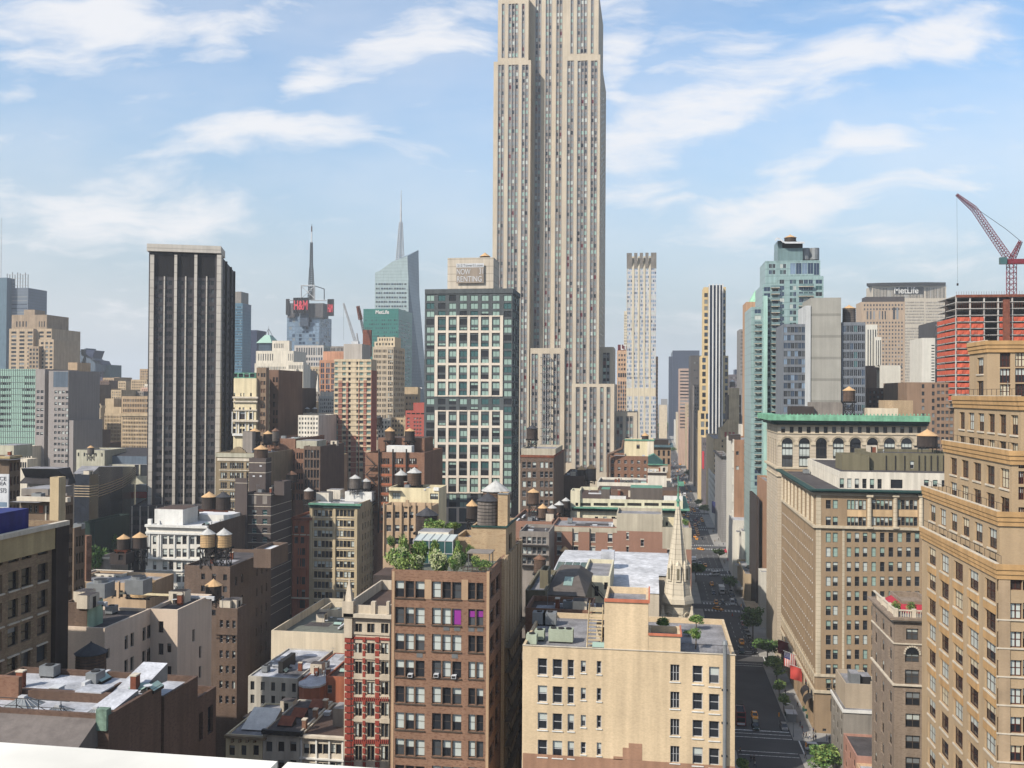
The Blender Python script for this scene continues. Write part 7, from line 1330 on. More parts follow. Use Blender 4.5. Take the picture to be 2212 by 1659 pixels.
w('nvy', 44, 58, 84, var=.12, course=4, rough=.35); w('bnd', 198, 166, 146, var=.06); w('dgr', 96, 92, 90, var=.08)
m = B('office_tower', 'dark navy glass tower block at the far end of the avenue', Y=2100, xl=1453, xr=1511, yt=757, xe=1449, side='W', wm='nvy', cap=0); m.done(); m = m.add(Y=2110, xl=1445, xr=1470, yt=770, dp=50); m.done()
m = simple('office_tower', 'pink office slab with dark horizontal window bands and a flared foot', 1250, 1467, 1500, 796, None, 'bnd', [(1469, 1497, 1, 1, 801, 925, 18, .42, 'far')], dp=40)
m = simple('office_tower', 'plain dark grey slab tower left of the yellow and white tower', 1010, 1491, 1516, 768, None, 'dgr', [(1499, 1507, 2, .6, 782, 900, 8, .2, 'far')], dp=40)
w('ylw', 240, 208, 144, var=.06); w('wpr', 240, 238, 232, var=.04)
T = thing('apartment_tower', 'slender yellow stone tower with tall white ribs down its middle', 'skyscraper')
m = Mass(T, 820, 1520, 1568, 620, wm='ylw', cap=40, dp=26, minpx=3.5)
for k in range(10): m.S(1521.5, 1529, 1, 1, 633+k*14.2, 642+k*14.2, 1, 1, 'farb'); m.S(1559, 1566.5, 1, 1, 633+k*14.2, 642+k*14.2, 1, 1, 'farb')
m.done(); m = m.add(Y=817, xl=1514.5, xr=1573.5, yt=768.5, dp=28)
for k in range(10): m.S(1517, 1524.5, 1, 1, 773+k*15, 783+k*15, 1, 1, 'farb'); m.S(1566, 1572, 1, 1, 773+k*15, 783+k*15, 1, 1, 'farb')
m.done(); m = m.add(Y=814, xl=1511, xr=1534, yt=888, dp=30); m.S(1514, 1532, 2, .7, 893, 940, 3, .7, 'farb'); m.done(); m = m.add(Y=814, xl=1558, xr=1580, yt=888, dp=30); m.S(1560, 1578, 2, .7, 893, 940, 3, .7, 'farb'); m.done()
m = m.add(Y=813, xl=1531.5, xr=1560.5, yt=616, dp=30, wm='nvy', name='glass_bay'); m.done(); b = MB()
for x in (1530.5, 1538.5, 1546, 1553, 1559.5): a, c = m.sx(x, 700), m.sx(x+2.6, 700); b = MB(); b.box(a+m.P[0]-m.L.x, c+m.P[0]-m.L.x, -8.2, -7.05, m.L.z, m.zt-m.L.z+1, 'wpr'); b.build('white_rib', T)
for (Y, x0, x1, yt, wm, lab) in [(1400, 1588, 1606, 798, 'nvy', 'dark gabled tower peeping over the tank tower right of the yellow tower'), (1000, 1576, 1600, 809, 'pur', 'dark brick slab behind the rooftop tank right of the yellow tower'), (760, 1573, 1601, 853, 'dk_a', 'black glazed block carrying a stone water tank tower'), (900, 1598, 1612, 711, 'gr9', 'curved grey striped balcony tower left of the pink stone tower'), (860, 1563, 1580, 860, 'gab', 'yellow stone side block right of the white ribbed tower')]:
    simple('office_tower', lab, Y, x0, x1, yt, None, wm, [(x0+2, x1-2, 4, .6, yt+5, yt+100, 12, .5, 'far')], dp=30)
m = simple('tower_block', 'stone tank house standing on the black glazed block', 758, 1575, 1597, 838, None, 'gab', dp=14)
w('pk', 206, 160, 118, var=.1); m = B('office_tower', 'pink tan stone tower with a green pyramid roof behind the sea green glass tower', Y=620, xl=1612, xr=1640, yt=652, wm='pk', dp=24, cap=0); m.S(1615, 1622, 2, .5, 670, 900, 22, .5, 'far'); m.band(680, 684, 1.5, 'pk'); m.done()
b = MB(); z0 = m.zt-m.L.z; W = m.W; D = 24; ap = (W*.85, D/2, zY(1636, 626, 630)-m.L.z)
for i in range(4): p = [(W*.3, 0, z0), (W*1.4, 0, z0), (W*1.4, D, z0), (W*.3, D, z0)]; b.poly([p[i], p[(i+1) % 4], ap], 'copper_green2')
mat('copper_green2', C(160, 222, 180), .7, .2, .7, .2); b.build('pyramid_roof', m.T)
# behind the right side blocks
w('mlb', 204, 190, 166, var=.04); w('linc', 192, 162, 128, var=.08); w('dk7', 84, 82, 84, var=.1)
m = B('office_tower', 'broad tan slab tower with white letters under a flat dark crown', Y=1500, xl=1884, xr=1998, yt=617, xe=1872, side='W', wm='mlb', cap=0); m.D = 40
m.S(1886, 1996, 46, .5, 652, 700, 8, .55, 'far'); m.S(1886, 1996, 46, .5, 708, 830, 20, .55, 'far'); m.S(1886, 1996, 36, .6, 621, 644, 1, 1, 'far'); m.done()
m2 = m.add(Y=1500, xl=1998.2, xr=2044, yt=617, dp=40, side='E'); m2.S(2000, 2042, 18, .5, 652, 700, 8, .55, 'far'); m2.S(2000, 2042, 18, .5, 708, 830, 20, .55, 'far'); m2.S(2000, 2042, 14, .6, 621, 644, 1, 1, 'far'); m2.done()
b = MB(); f_ = lambda x, y, d=0: tuple(Vector((hY(x, y, 1500+d)[0], 1500+d, zY(x, y, 1500+d)))-m.T.location); pl = [f_(1872, 621, -1), f_(1900, 612, -6), f_(1998, 611, -8), f_(2043, 612, -2), f_(2043, 612, 40), f_(1880, 612, 40)]; b.poly([(p[0], p[1], m.zt-m.L.z+4) for p in pl], 'metal_grey')
for i in range(6): p, q_ = pl[i], pl[(i+1) % 6]; b.q((p[0], p[1], m.zt-m.L.z+.1), (q_[0], q_[1], m.zt-m.L.z+.1), (q_[0], q_[1], m.zt-m.L.z+4), (p[0], p[1], m.zt-m.L.z+4), 'dkv')
b.build('crown', m.T); m.part('x'); b = MB(); b.box(hY(1937, 625, 1499)[0]-m.L.x, hY(1994, 625, 1499)[0]-m.L.x, -.8, -.05, zY(1965, 635, 1499)-m.L.z, zY(1965, 620, 1499)-m.L.z, 'dkv'); b.build('sign_panel', m.T); lettering('MetLife', hY(1992, 625, 1480)[0]-hY(1939, 625, 1480)[0], 10, 'white_trim', m.T, (hY(1965, 625, 1480)[0]-m.L.x, -1.2, zY(1965, 634, 1499)-m.L.z), bold=.012)
T = thing('gothic_tower', 'brown stone tower with gothic arches under a dark flat roof beside the broad slab', 'building'); m = Mass(T, 1250, 1860, 1955, 652, wm='linc', cap=0, xe=1851, side='W'); m.D = 30; m.S(1866, 1950, 13, .5, 657, 670, 2, .5, 'far'); m.S(1872, 1890, 3, .5, 672, 690, 1, 1, 'far'); m.S(1899, 1914, 3, .5, 672, 690, 1, 1, 'far'); m.S(1929, 1941, 2, .7, 664, 690, 1, 1, 'far'); m.S(1866, 1950, 13, .5, 695, 870, 22, .5, 'far'); m.done(); m = m.add(Y=1256, xl=1869, xr=1954, yt=641, dp=20, wm='dk_a', zb=m.zt-1); m.done()
m = simple('office_tower', 'white tower with tall dark stripes beside the gridded glass wing', 620, 1871, 1895, 701, None, 'wht', [(1874, 1893, 4, .5, 712, 830, 1, .98, 'far')], dp=20); m = m.add(Y=617, xl=1890, xr=1904, yt=728, dp=20, cap=0); m.S(1892, 1903, 3, .5, 735, 830, 1, .98, 'far'); m.done()
simple('office_slab', 'white blank slab in front of the dark grey glass block', 560, 1991, 2020, 730, None, 'wht', [(2012, 2019, 1, .8, 745, 830, 14, .4, 'far')], dp=25)
simple('office_block', 'dark grey glass block left of the orange netted building site', 600, 2019, 2070, 694, None, 'dk7', [(2021, 2068, 12, .7, 700, 830, 16, .5, 'far')], dp=35)
m = simple('office_block', 'low white panelled block with ribbon windows below the brown gothic tower', 480, 1894, 1938.5, 790, 1900, 'wht', [(1909, 1937, 1, .98, 812, 860, 6, .4, 'far')], dp=25)
m = simple('brick_building', 'small dark red brick block with a tiled cap beside the gridded glass wing', 455, 1873, 1911, 838, None, 'brn_b', [(1878, 1908, 4, .5, 845, 880, 4, .5, 'far')], dp=20); simple('brick_building', 'narrow brown brick block behind the white panelled block', 500, 1873, 1895, 790, None, 'brn_a', dp=20)
w('btn', 160, 128, 100, var=.08)
m = simple('office_block', 'wide brown brick slab with dark window columns behind the tank at right', 410, 1959, 2080, 826, None, 'btn', [(1991, 1997, 1, .9, 830, 980, 10, .55, 'far'), (2013, 2019, 1, .9, 830, 980, 10, .55, 'far'), (2024, 2068, 5, .7, 830, 980, 11, .5, 'far')], dp=40)
# building site and crane
T = thing('building_site', 'unfinished concrete building wrapped in bright orange netting under a red crane', 'building'); mat('net_o', C(226, 90, 44, .62), .8, .2, .4, .2); w('slab', 206, 200, 192); f_ = lambda x, y, Y: (hY(x, y, Y)[0], Y, zY(x, y, Y)); YS = 400; p = f_(2066, 700, YS); T.location = (p[0], YS, 0)
x1 = hY(2280, 700, YS)[0]-p[0]; zf = [zY(2140, y, YS) for y in [637+14.3*k for k in range(18)]]
for k, z in enumerate(zf):
    b = MB(); b.box(0, x1, 0, 26, z-.25, z, 'slab'); b.build('floor_slab', T)
    if k > 3 and k < len(zf)-1:
        b = MB(); n = 7
        for i in range(n):
            xa, xb = x1*i/n+.3, x1*(i+1)/n-.3
            if i == 2: continue
            zt_ = zf[k-1]-.9; nn = 6
            for j in range(nn): u0, u1 = j/nn, (j+1)/nn; d = lambda u: -.06-.22*math.sin(u*9+k+i); b.q((xa+(xb-xa)*u0, d(u0), z+.1), (xa+(xb-xa)*u1, d(u1), z+.1), (xa+(xb-xa)*u1, -.05, zt_), (xa+(xb-xa)*u0, -.05, zt_), 'net_o')
        b.q((-.03, 0, z+.1), (-.03, 26, z+.1), (-.03, 26, zf[k-1]-.9), (-.03, 0, zf[k-1]-.9), 'net_o'); b.build('safety_net', T)
for i in range(8): b = MB(); x = x1*i/7; b.box(x-.25, x+.25, .3, .8, 0, zf[0], 'slab'); b.build('column', T)
for k in (0, 1, 2):
    b = MB()
    for i in range(40): x = x1*i/39; b.box(x-.04, x+.04, .1, .16, zf[k]-(2.6 if k else 0), zf[k]+(1.5 if k == 0 else -.2), 'rust' if k < 2 else 'metal_dark')
    b.build('formwork', T)
b = MB(); b.box(0, x1, 14, 15, zf[-1], zf[0]-.3, 'dk_a'); b.build('core_wall', T); b = MB(); b.box(-.2, x1, -.1, -.06, zf[0]-.9, zf[0]+.15, 'rust'); b.build('edge_board', T); b = MB(); b.box(x1*.47, x1*.53, -1.5, -.1, zf[-1], zf[0]-2, 'rust'); b.build('hoist', T)
YC = 412; T = thing('crane', 'red lattice luffing tower crane with its long boom raised to the left', 'crane', f_(2185, 640, YC), 'cranes over the skyline'); q = lambda x, y, d=0: tuple(Vector(f_(x, y, YC))-T.location+Vector((0, d, 0))); mat('crane_red', C(140, 34, 52), .5, .1)
lattice('mast', T, q(2185, 660), q(2185, 566), 1.4, 1.4, 'crane_red', 8, .16); lattice('boom', T, q(2178, 558), q(2105, 452), 1.15, .9, 'crane_red', 20, .13); lattice('boom_tip', T, q(2105, 452), q(2066, 420), .9, .35, 'crane_red', 8, .14); lattice('apex_frame', T, q(2186, 560), q(2205, 521), .9, .5, 'crane_red', 6, .16)
b = MB(); d = Vector(q(2190, 560)); b.box(d.x-5, d.x+8, -1.2, 1.2, d.z-2, d.z, 'crane_red'); b.build('machine_deck', T); b = MB(); b.box(d.x-6, d.x-3.4, -2.2, -.6, d.z-2.2, d.z+.6, 'glass_teal'); b.build('cab', T); b = MB(); b.box(d.x+5, d.x+8.5, -1.6, 1.6, d.z-2.4, d.z+2, 'metal_dark'); b.build('counterweight', T)
b = MB(); b.tube(q(2205, 521), q(2172, 494), .1, 'metal_dark', 4); b.tube(q(2172, 494), q(2088, 436), .1, 'metal_dark', 4); b.build('pendant_rope', T); b = MB(); b.tube(q(2067, 421), q(2068.5, 612), .05, 'metal_dark', 3); b.box(*[q(2068.5, 612)[0]+e for e in (-.3, .3)], -.3, .3, q(2068.5, 617)[2], q(2068.5, 612)[2], 'metal_dark'); b.build('hoist_rope', T)
# ------------------------------------------------------------------ rooftop water tanks
mat('wood_dark', C(74, 62, 56), .9, .35, .6, .5, .2, course=.5); mat('wood_brown', C(108, 84, 68), .9, .35, .6, .5, .2, course=.5); mat('wood_grey', C(124, 114, 106), .9, .3, .6, .5, .2, course=.5); mat('wood_tan', C(226, 182, 120), .85, .15, .6, .25, .1, course=.6)
mat('roof_tan', C(222, 176, 116), .85, .15, .8, .1, .1); mat('roof_pale', C(200, 198, 192), .7, .25, .8, .2, .1); mat('roof_black', C(70, 70, 74), .8, .3, .8, .2, .1); mat('roof_rust', C(128, 92, 68), .85, .3, .8, .2, .15)
_TM = {}
def tmesh(k, m):
    if (k, m) in _TM: return _TM[k, m]
    b = MB()
    if k == 'barrel':
        b.cyl(0, 0, 0, 1, 1, .965, 18, m)
        for i in range(7): z = .06+.13*i; b.cyl(0, 0, z, z+.018, 1.012, 1.012, 18, 'metal_dark', False)
    elif k == 'cone':
        for i in range(12):
            t0, t1 = 2*math.pi*i/12, 2*math.pi*(i+1)/12; b.poly([(1.1*math.cos(t0), 1.1*math.sin(t0), 0), (1.1*math.cos(t1), 1.1*math.sin(t1), 0), (.05*math.cos(t1), .05*math.sin(t1), .97), (.05*math.cos(t0), .05*math.sin(t0), .97)], m)
        b.cyl(0, 0, -.06, .005, 1.07, 1.1, 12, m); b.cyl(0, 0, .95, 1.06, .07, .05, 6, m)
    elif k == 'leg': b.box(-.5, .5, -.5, .5, 0, 1, m)
    elif k == 'platform':
        for i in range(7): x = -1+.32*i; b.box(x-.05, x+.05, -1.05, 1.05, .4, 1, m)
        for y in (-.72, .72): b.box(-1.08, 1.08, y-.06, y+.06, -.6, .39, m)
    elif k == 'brace':
        for a, c in (((-1, -1), (1, -1)), ((1, -1), (1, 1)), ((1, 1), (-1, 1)), ((-1, 1), (-1, -1))): b.tube((*a, .04), (*c, .96), .05, m, 3); b.tube((*c, .04), (*a, .96), .05, m, 3); b.tube((*a, .5), (*c, .5), .05, m, 3)
    _TM[k, m] = b.mesh(k); return _TM[k, m]
def tank(lab, x, yt, y1, y2, wd, Y, y3=None, rc='roof_tan', bc='wood_dark', lc='metal_dark'):
    X, Z2 = hY(x, y2, Y); Z1 = zY(x, y1, Y); ZT = zY(x, yt, Y); r = (hY(x+wd/2, y2, Y)[0]-hY(x-wd/2, y2, Y)[0])/2
    Z3 = zY(x, y3, Y) if y3 else Z2-.5
    T = thing('water_tank', lab, 'water tank', (X, Y, Z3), 'rooftop water tanks')
    o = put(tmesh('barrel', bc), 'barrel', T, (0, 0, Z2-Z3)); o.scale = (r, r, Z1-Z2); o = put(tmesh('cone', rc), 'roof', T, (0, 0, Z1-Z3)); o.scale = (r, r, ZT-Z1)
    o = put(tmesh('platform', lc), 'platform', T, (0, 0, Z2-Z3-.36)); o.scale = (r, r, .35)
    h = Z2-Z3-.58
    if h > .5:
        for a in (-1, 1):
            for c in (-1, 1): o = put(tmesh('leg', lc), 'leg', T, (a*r*.72, c*r*.72, 0)); o.scale = (.22, .22, h)
        if h > 1.5: o = put(tmesh('brace', lc), 'brace', T, (0, 0, 0)); o.scale = (r*.72, r*.72, h)
TK = [('dark grey tank with a tan cone roof on the olive loft, leftmost of three', 550, 924.5, 932, 950, 23, 362, 967), ('small dark tank with a bright tan cone, middle of the three behind the pediment', 578.6, 930, 937, 958, 18, 366, 966), ('grey tank with a dull brown cone, rightmost of the three behind the pediment', 595, 924.5, 931, 953, 15.5, 372, 964, 'roof_rust', 'wood_grey'), ('brown tank with a tan cone sitting on top of the dark striped hotel', 563.6, 961, 970, 989.5, 28, 310, None, 'roof_tan', 'wood_brown'),
 ('grey tank with a broken pale cone, left of a pair on a white walled roof', 660, 918, 923, 939.5, 19, 408, 950, 'roof_pale', 'wood_grey'), ('grey tank with a whole pale cone, right of a pair on a white walled roof', 678, 919.5, 924.5, 940, 17, 408, 950, 'roof_pale', 'wood_grey'), ('tiny pale tank, left of the far pair beside a metal box', 663.6, 879.5, 883, 893, 11, 452, 900, 'roof_pale', 'wood_grey'), ('tiny pale tank, right of the far pair beside a metal box', 680, 879.5, 883, 893, 11, 452, 900, 'roof_pale', 'wood_grey'),
 ('brown tank with a tan cone, left of the pair on the black trestle', 842, 922, 931, 951, 21, 343, 976, 'roof_tan', 'wood_brown'), ('dark tank with a tan cone, right of the pair on the black trestle', 885, 924.5, 931, 952, 21, 343, 976), ('dark tank with a pale cone, smaller of the pair on the yellow penthouse', 866.6, 1015, 1025.7, 1047, 26, 268, 1056, 'roof_pale', 'wood_dark'), ('dark tank with a pale cone, larger of the pair on the yellow penthouse', 895, 1009.5, 1020.7, 1047.7, 30, 266, 1056, 'roof_pale', 'wood_brown'),
 ('grey tank with a white cone, left of the pair on the green corniced loft', 767, 1025, 1033, 1054.5, 23, 332, 1068, 'roof_pale', 'wood_grey'), ('smaller grey tank with a white cone, right of the pair on the green corniced loft', 791, 1033, 1039.5, 1054.5, 19.5, 334, 1068, 'roof_pale', 'wood_grey'), ('lone grey tank with a white cone between the hotel and the green corniced loft', 666.6, 1053, 1060, 1078, 19, 342, 1096, 'roof_pale', 'wood_brown'), ('squat tank with a brown cone right of the hotel stair tower', 630, 1017, 1024.5, 1038, 22, 355, 1048, 'roof_rust', 'wood_dark'),
 ('black tank with a tan cone, left of the pair on a red beam', 451.6, 1062, 1072.7, 1099.5, 29, 284, 1106, 'roof_tan', 'wood_dark', 'rust'), ('black tank with a charcoal cone, right of the pair on a red beam', 482, 1062, 1073, 1100.7, 29.5, 284, 1106, 'roof_black', 'wood_dark', 'rust'), ('small black tank half hidden behind the white roof house', 420, 1088, 1096, 1113, 19, 290, 1118, 'roof_black', 'wood_dark'), ('new tan tank with a white cone on tall legs, left of the bright pair', 448.6, 1140.7, 1153, 1180.7, 29.5, 236, 1226, 'roof_pale', 'wood_tan'), ('new tan tank with a white cone on tall legs, right of the bright pair', 483.6, 1140.7, 1153.7, 1181, 30.5, 238, 1226, 'roof_pale', 'wood_tan'),
 ('black tank with a tan cone on a rusty frame above the low white roof house', 267, 1153.7, 1163, 1186, 24.5, 256, 1197, 'roof_tan', 'wood_dark', 'rust'), ('black tank with a tan cone against the white glazed wall, right of the pair', 302, 1149, 1159.5, 1183, 28, 258, 1224, 'roof_tan', 'wood_dark'), ('small tank with a tan cone in front of the yellow ended slate roof', 196, 962, 967, 979.5, 13, 420, 996, 'roof_tan', 'wood_grey'), ('big all tan tank rising behind the cream rendered building', 308, 1241, 1256.7, 1286, 46, 200, 1296, 'roof_tan', 'wood_tan'), ('large dark brown tank with a ribbed black cone in the lower left', 196, 1386.7, 1409, 1461.7, 57.5, 127, 1530, 'roof_black', 'wood_brown'), ('dark tank with a tan cone behind the peak of the cream rendered building', 461, 1250.5, 1264, 1290, 32, 205, 1310),
 ('huge dark tank with a black cone on the tan core of the roof garden building', 1053.7, 1064.5, 1080.7, 1137, 46, 148, None, 'roof_black', 'wood_grey'), ('very wide tank with a weathered grey and tan cone behind the black coned one', 1070.7, 1037, 1059.5, 1110, 57, 168, 1140, 'roof_pale', 'wood_brown'), ('black tank with a bright tan cone left of the tall tan flue', 1019.5, 1079.5, 1092, 1119.5, 24, 215, 1150), ('broad dark tank with a black cone behind the roof garden shrubs', 922, 1095.7, 1112, 1148, 46, 222, 1160, 'roof_black', 'wood_dark'), ('black tank on a black trestle against the limestone skyscraper', 1149.5, 918, 925.7, 948, 24, 358, 969, 'roof_black', 'wood_dark'), ('brown tan coned tank on tall legs, highest in the cluster by the dark brick tower', 1152, 1055, 1063, 1088, 24, 302, 1122, 'roof_tan', 'wood_brown'), ('brown tank with a tan cone, lowest in the cluster by the dark brick tower', 1172.5, 1088, 1097, 1118, 20, 292, 1130, 'roof_tan', 'wood_brown'), ('grey capped weathered tank just right of the lowest tan coned one', 1193, 1089.5, 1097, 1119.5, 19, 292, 1130, 'roof_pale', 'wood_brown'), ('dark tank with a grey cone near the end of the cream attic storey', 1208, 1082, 1090, 1106, 20, 305, 1122, 'roof_pale', 'wood_dark'), ('black tank with a grey cone touching the cream attic corner', 1222.5, 1074.5, 1081.5, 1100, 18, 309, 1118, 'roof_pale', 'wood_dark'),
 ('dark tank with a tan cone, left of the pair at the skyscraper foot', 1256, 1005.7, 1014, 1036, 19, 436, 1046), ('pale barrelled tank with a tan cone, right of the pair at the skyscraper foot', 1277, 1002.7, 1011.5, 1036, 21, 434, 1046, 'roof_tan', 'wood_grey'), ('small tank with a tan cone against the long red brown brick wall', 1220, 1179.5, 1189.5, 1208, 20.5, 258, 1216), ('brown tank with a rusty cone in front of the iron fronted loft', 1165.7, 1197, 1207, 1236, 26, 226, 1262, 'roof_rust', 'wood_brown'), ('brown tank with a tan cone standing tall above the bright green cornice', 1834, 834.5, 843.7, 867, 27, 350, 898, 'roof_tan', 'wood_brown'), ('wide dark tank with a tan cone at the right end of the arcade', 2003, 927, 941, 964, 44, 300, 978, 'roof_tan', 'wood_dark'), ('grey tank with a tan cone on the gridded glass wing', 1834, 659, 667, 697, 29, 410, None, 'roof_tan', 'wood_grey'), ('small white coned tank on the stone tank house by the yellow tower', 1582, 819.8, 824.5, 834, 12, 763, 839, 'roof_pale', 'wood_grey'), ('tank with a tan cone peeping over the roof block above the rental sign', 1047.7, 545.7, 554.5, 562, 22, 398, None), ('tank with a tan cone under the curved canopy of the sea green tower', 1707, 507, 514, 523, 26, 461, None), ('low tank with a tan cone on the yellow rendered block', 1393.7, 934, 941, 950, 15, 420, 953, 'roof_tan', 'wood_dark'), ('purple dark tank on legs below the dense windowed tan tower', 819, 897, 903, 918, 14, 470, 930, 'roof_black', 'wood_dark')]
for t in TK: tank(*t)
# ------------------------------------------------------------------ plants
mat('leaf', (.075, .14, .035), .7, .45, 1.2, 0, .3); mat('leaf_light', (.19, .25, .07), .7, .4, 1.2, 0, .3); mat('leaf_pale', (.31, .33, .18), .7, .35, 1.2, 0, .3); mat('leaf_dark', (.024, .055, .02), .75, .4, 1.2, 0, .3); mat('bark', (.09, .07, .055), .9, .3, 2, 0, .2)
def foliage(seed, n, R, sz, mats, clumps=9):
    r = random.Random(seed); b = MB(); cs = []
    for i in range(clumps):
        while True:
            p = Vector((r.uniform(-1, 1), r.uniform(-1, 1), r.uniform(-1, 1)))
            if p.length < 1: break
        cs.append((p*.72, r.uniform(.3, .5), r.choice(mats)))
    for i in range(n):
        c, rad, m = r.choice(cs); v = Vector((r.gauss(0, 1), r.gauss(0, 1), r.gauss(0, .9))).normalized()*rad*r.uniform(.55, 1.12)+c
        p = Vector((v.x*R[0], v.y*R[1], v.z*R[2])); u = Vector((r.gauss(0, 1), r.gauss(0, 1), r.gauss(0, .6))).normalized(); w_ = u.orthogonal().normalized(); w_.rotate(Matrix.Rotation(r.uniform(0, 6.3), 3, u)); x = u.cross(w_); s = sz*r.uniform(.6, 1.4)
        mm = m if r.random() < .75 else r.choice(mats)
        b.q(tuple(p-w_*s), tuple(p+x*s*.55), tuple(p+w_*s), tuple(p-x*s*.55), mm)
    return b
_FO = {}
def fmesh(kind, v):
    if (kind, v) not in _FO:
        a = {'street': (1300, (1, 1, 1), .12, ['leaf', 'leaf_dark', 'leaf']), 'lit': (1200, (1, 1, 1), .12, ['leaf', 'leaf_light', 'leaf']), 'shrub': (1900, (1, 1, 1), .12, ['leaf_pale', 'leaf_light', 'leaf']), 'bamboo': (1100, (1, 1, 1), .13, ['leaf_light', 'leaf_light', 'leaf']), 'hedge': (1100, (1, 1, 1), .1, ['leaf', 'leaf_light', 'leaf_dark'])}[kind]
        _FO[kind, v] = foliage(v*31+len(kind), a[0], a[1], a[2], a[3], 14).mesh('foliage')
    return _FO[kind, v]
def tree(lab, base, X, Y, h, rw, kind='street', z0=0, v=0, cat='tree', name='street_tree', group=None, crown=.62):
    T = thing(name, lab, cat, (X, Y, z0), group); b = MB(); r = random.Random(v*7+int(X)); ch = h*crown
    p = Vector((0, 0, 0)); q_ = Vector((r.uniform(-.2, .2), r.uniform(-.2, .2), h-ch*.9)); b.tube(p, q_, .022*h+.04, 'bark', 7, .016*h+.03)
    for i in range(5): t = i*1.257+v; e = Vector((math.cos(t)*rw*.55, math.sin(t)*rw*.55, h-ch*r.uniform(.25, .6))); b.tube(q_, e, .012*h, 'bark', 5, .004*h)
    b.tube(q_, (0, 0, h-ch*.2), .014*h, 'bark', 5, .004*h); b.build('trunk', T)
    o = put(fmesh(kind, v % 4), 'crown', T, (0, 0, h-ch/2), r.uniform(0, 6)); o.scale = (rw, rw, ch/2)
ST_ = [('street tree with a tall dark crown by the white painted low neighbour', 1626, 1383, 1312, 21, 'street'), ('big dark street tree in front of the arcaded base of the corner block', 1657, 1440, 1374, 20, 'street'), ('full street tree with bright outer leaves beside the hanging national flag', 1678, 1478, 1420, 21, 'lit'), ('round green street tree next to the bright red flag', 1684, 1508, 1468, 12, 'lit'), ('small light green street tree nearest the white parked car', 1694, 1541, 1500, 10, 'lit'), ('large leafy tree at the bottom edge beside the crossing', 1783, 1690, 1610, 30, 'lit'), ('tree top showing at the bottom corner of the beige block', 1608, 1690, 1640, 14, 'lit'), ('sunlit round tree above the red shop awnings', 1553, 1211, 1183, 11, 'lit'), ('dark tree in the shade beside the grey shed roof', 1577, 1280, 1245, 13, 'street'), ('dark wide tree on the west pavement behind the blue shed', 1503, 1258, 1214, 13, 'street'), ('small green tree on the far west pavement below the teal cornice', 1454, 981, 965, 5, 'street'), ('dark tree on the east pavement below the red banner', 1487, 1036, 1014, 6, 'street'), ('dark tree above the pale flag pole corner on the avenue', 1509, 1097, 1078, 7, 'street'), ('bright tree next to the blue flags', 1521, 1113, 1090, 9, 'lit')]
for i, (lab, x, yb, yt, w2, kd) in enumerate(ST_):
    X, Y = hZ(x, yb, .14); h = zY(x, yt, Y); rw = 1.45*(hY(x+w2, yb, Y)[0]-X); tree(lab, None, X, Y, h, rw, kd, .14, i, group='trees along the avenue')
for i, (lab, x, yb, yt, w2, Y) in enumerate([('dark leafy tree in the gap right of the shaded brown row', 207, 1225, 1165, 18, 262), ('tree crown in shade below the green netting, further back', 226, 1225, 1180, 14, 285), ('small tree top left of the black tank pair', 250, 1190, 1152, 11, 330)]):
    X, z = hY(x, yb, Y); zt = zY(x, yt, Y); tree(lab, None, X, Y, zt, hY(x+w2, yb, Y)[0]-X, 'street', 0, i+1, group='trees behind the left roofs', crown=min(.9, (zt-z)/zt*1.3))
X, Y = hZ(1428, 925, 0); b = foliage(5, 1500, (26, 90, 12), 3, ['leaf_dark', 'leaf'], 30); o = b.build('distant_trees', None, (X, 2350, 12)); tag(o, 'hazy green park trees at the far end of the avenue', 'trees', kind='stuff')
# roof garden shrubs
zg = LB.zt-1
def shrub(lab, x, y0, y1, w2, Y, kind, v, name='shrub', dy=None, zb=zg):
    w2 *= 1.3; X, z0 = hY(x, y1, Y); z1 = zY(x, y0-2, Y); z0 = max(z0, zb-.1) if zb else z0; T = thing(name, lab, 'shrub' if name == 'shrub' else name, (X, Y, z0), 'plants on the loft roof garden'); rw = hY(x+w2, y0, Y)[0]-X
    b = MB()
    for i in range(5): b.tube((rw*.3*math.cos(i), rw*.3*math.sin(i*2), 0), (rw*.6*math.cos(i), rw*.5*math.sin(i*2), (z1-z0)*.7), .03, 'bark', 4)
    b.build('stem', T); o = put(fmesh(kind, v % 4), 'foliage', T, (0, 0, (z1-z0)*.52), v*1.3); o.scale = (rw, dy or max(.8, rw*.7), (z1-z0)*.55)
for i, a in enumerate([('pale spreading shrub at the left corner of the loft roof garden', 860, 1186, 1236, 20, 131.8, 'shrub'), ('yellow green low shrub second from the left corner of the roof garden', 899, 1198, 1236, 21, 131.6, 'shrub'), ('large pale flowering shrub in the middle of the roof garden edge', 949, 1192, 1238, 22, 131.8, 'shrub'), ('shrub trailing over the parapet next to the timber railing', 982, 1198, 1236, 14, 131.8, 'shrub'), ('tall bamboo clump behind the left corner shrub', 872, 1160, 1215, 14, 136, 'bamboo'), ('tall bamboo clump in front of the greenhouse left bay', 908, 1163, 1215, 14, 137, 'bamboo'), ('tall bamboo clump in front of the greenhouse middle', 938, 1168, 1215, 13, 138, 'bamboo'), ('wispy tall plant right of the greenhouse', 990, 1172, 1220, 9, 138, 'bamboo'), ('dark green bush left of the pergola', 1000, 1196, 1228, 10, 134, 'hedge'), ('round green bush under the pergola', 1026, 1203, 1226, 16, 134.5, 'hedge'), ('low hedge behind the timber railing corner', 1042, 1212, 1233, 15, 132.4, 'hedge'), ('green bush showing above the pergola roof', 1016, 1179, 1200, 9, 141, 'hedge')]): shrub(*a, i)
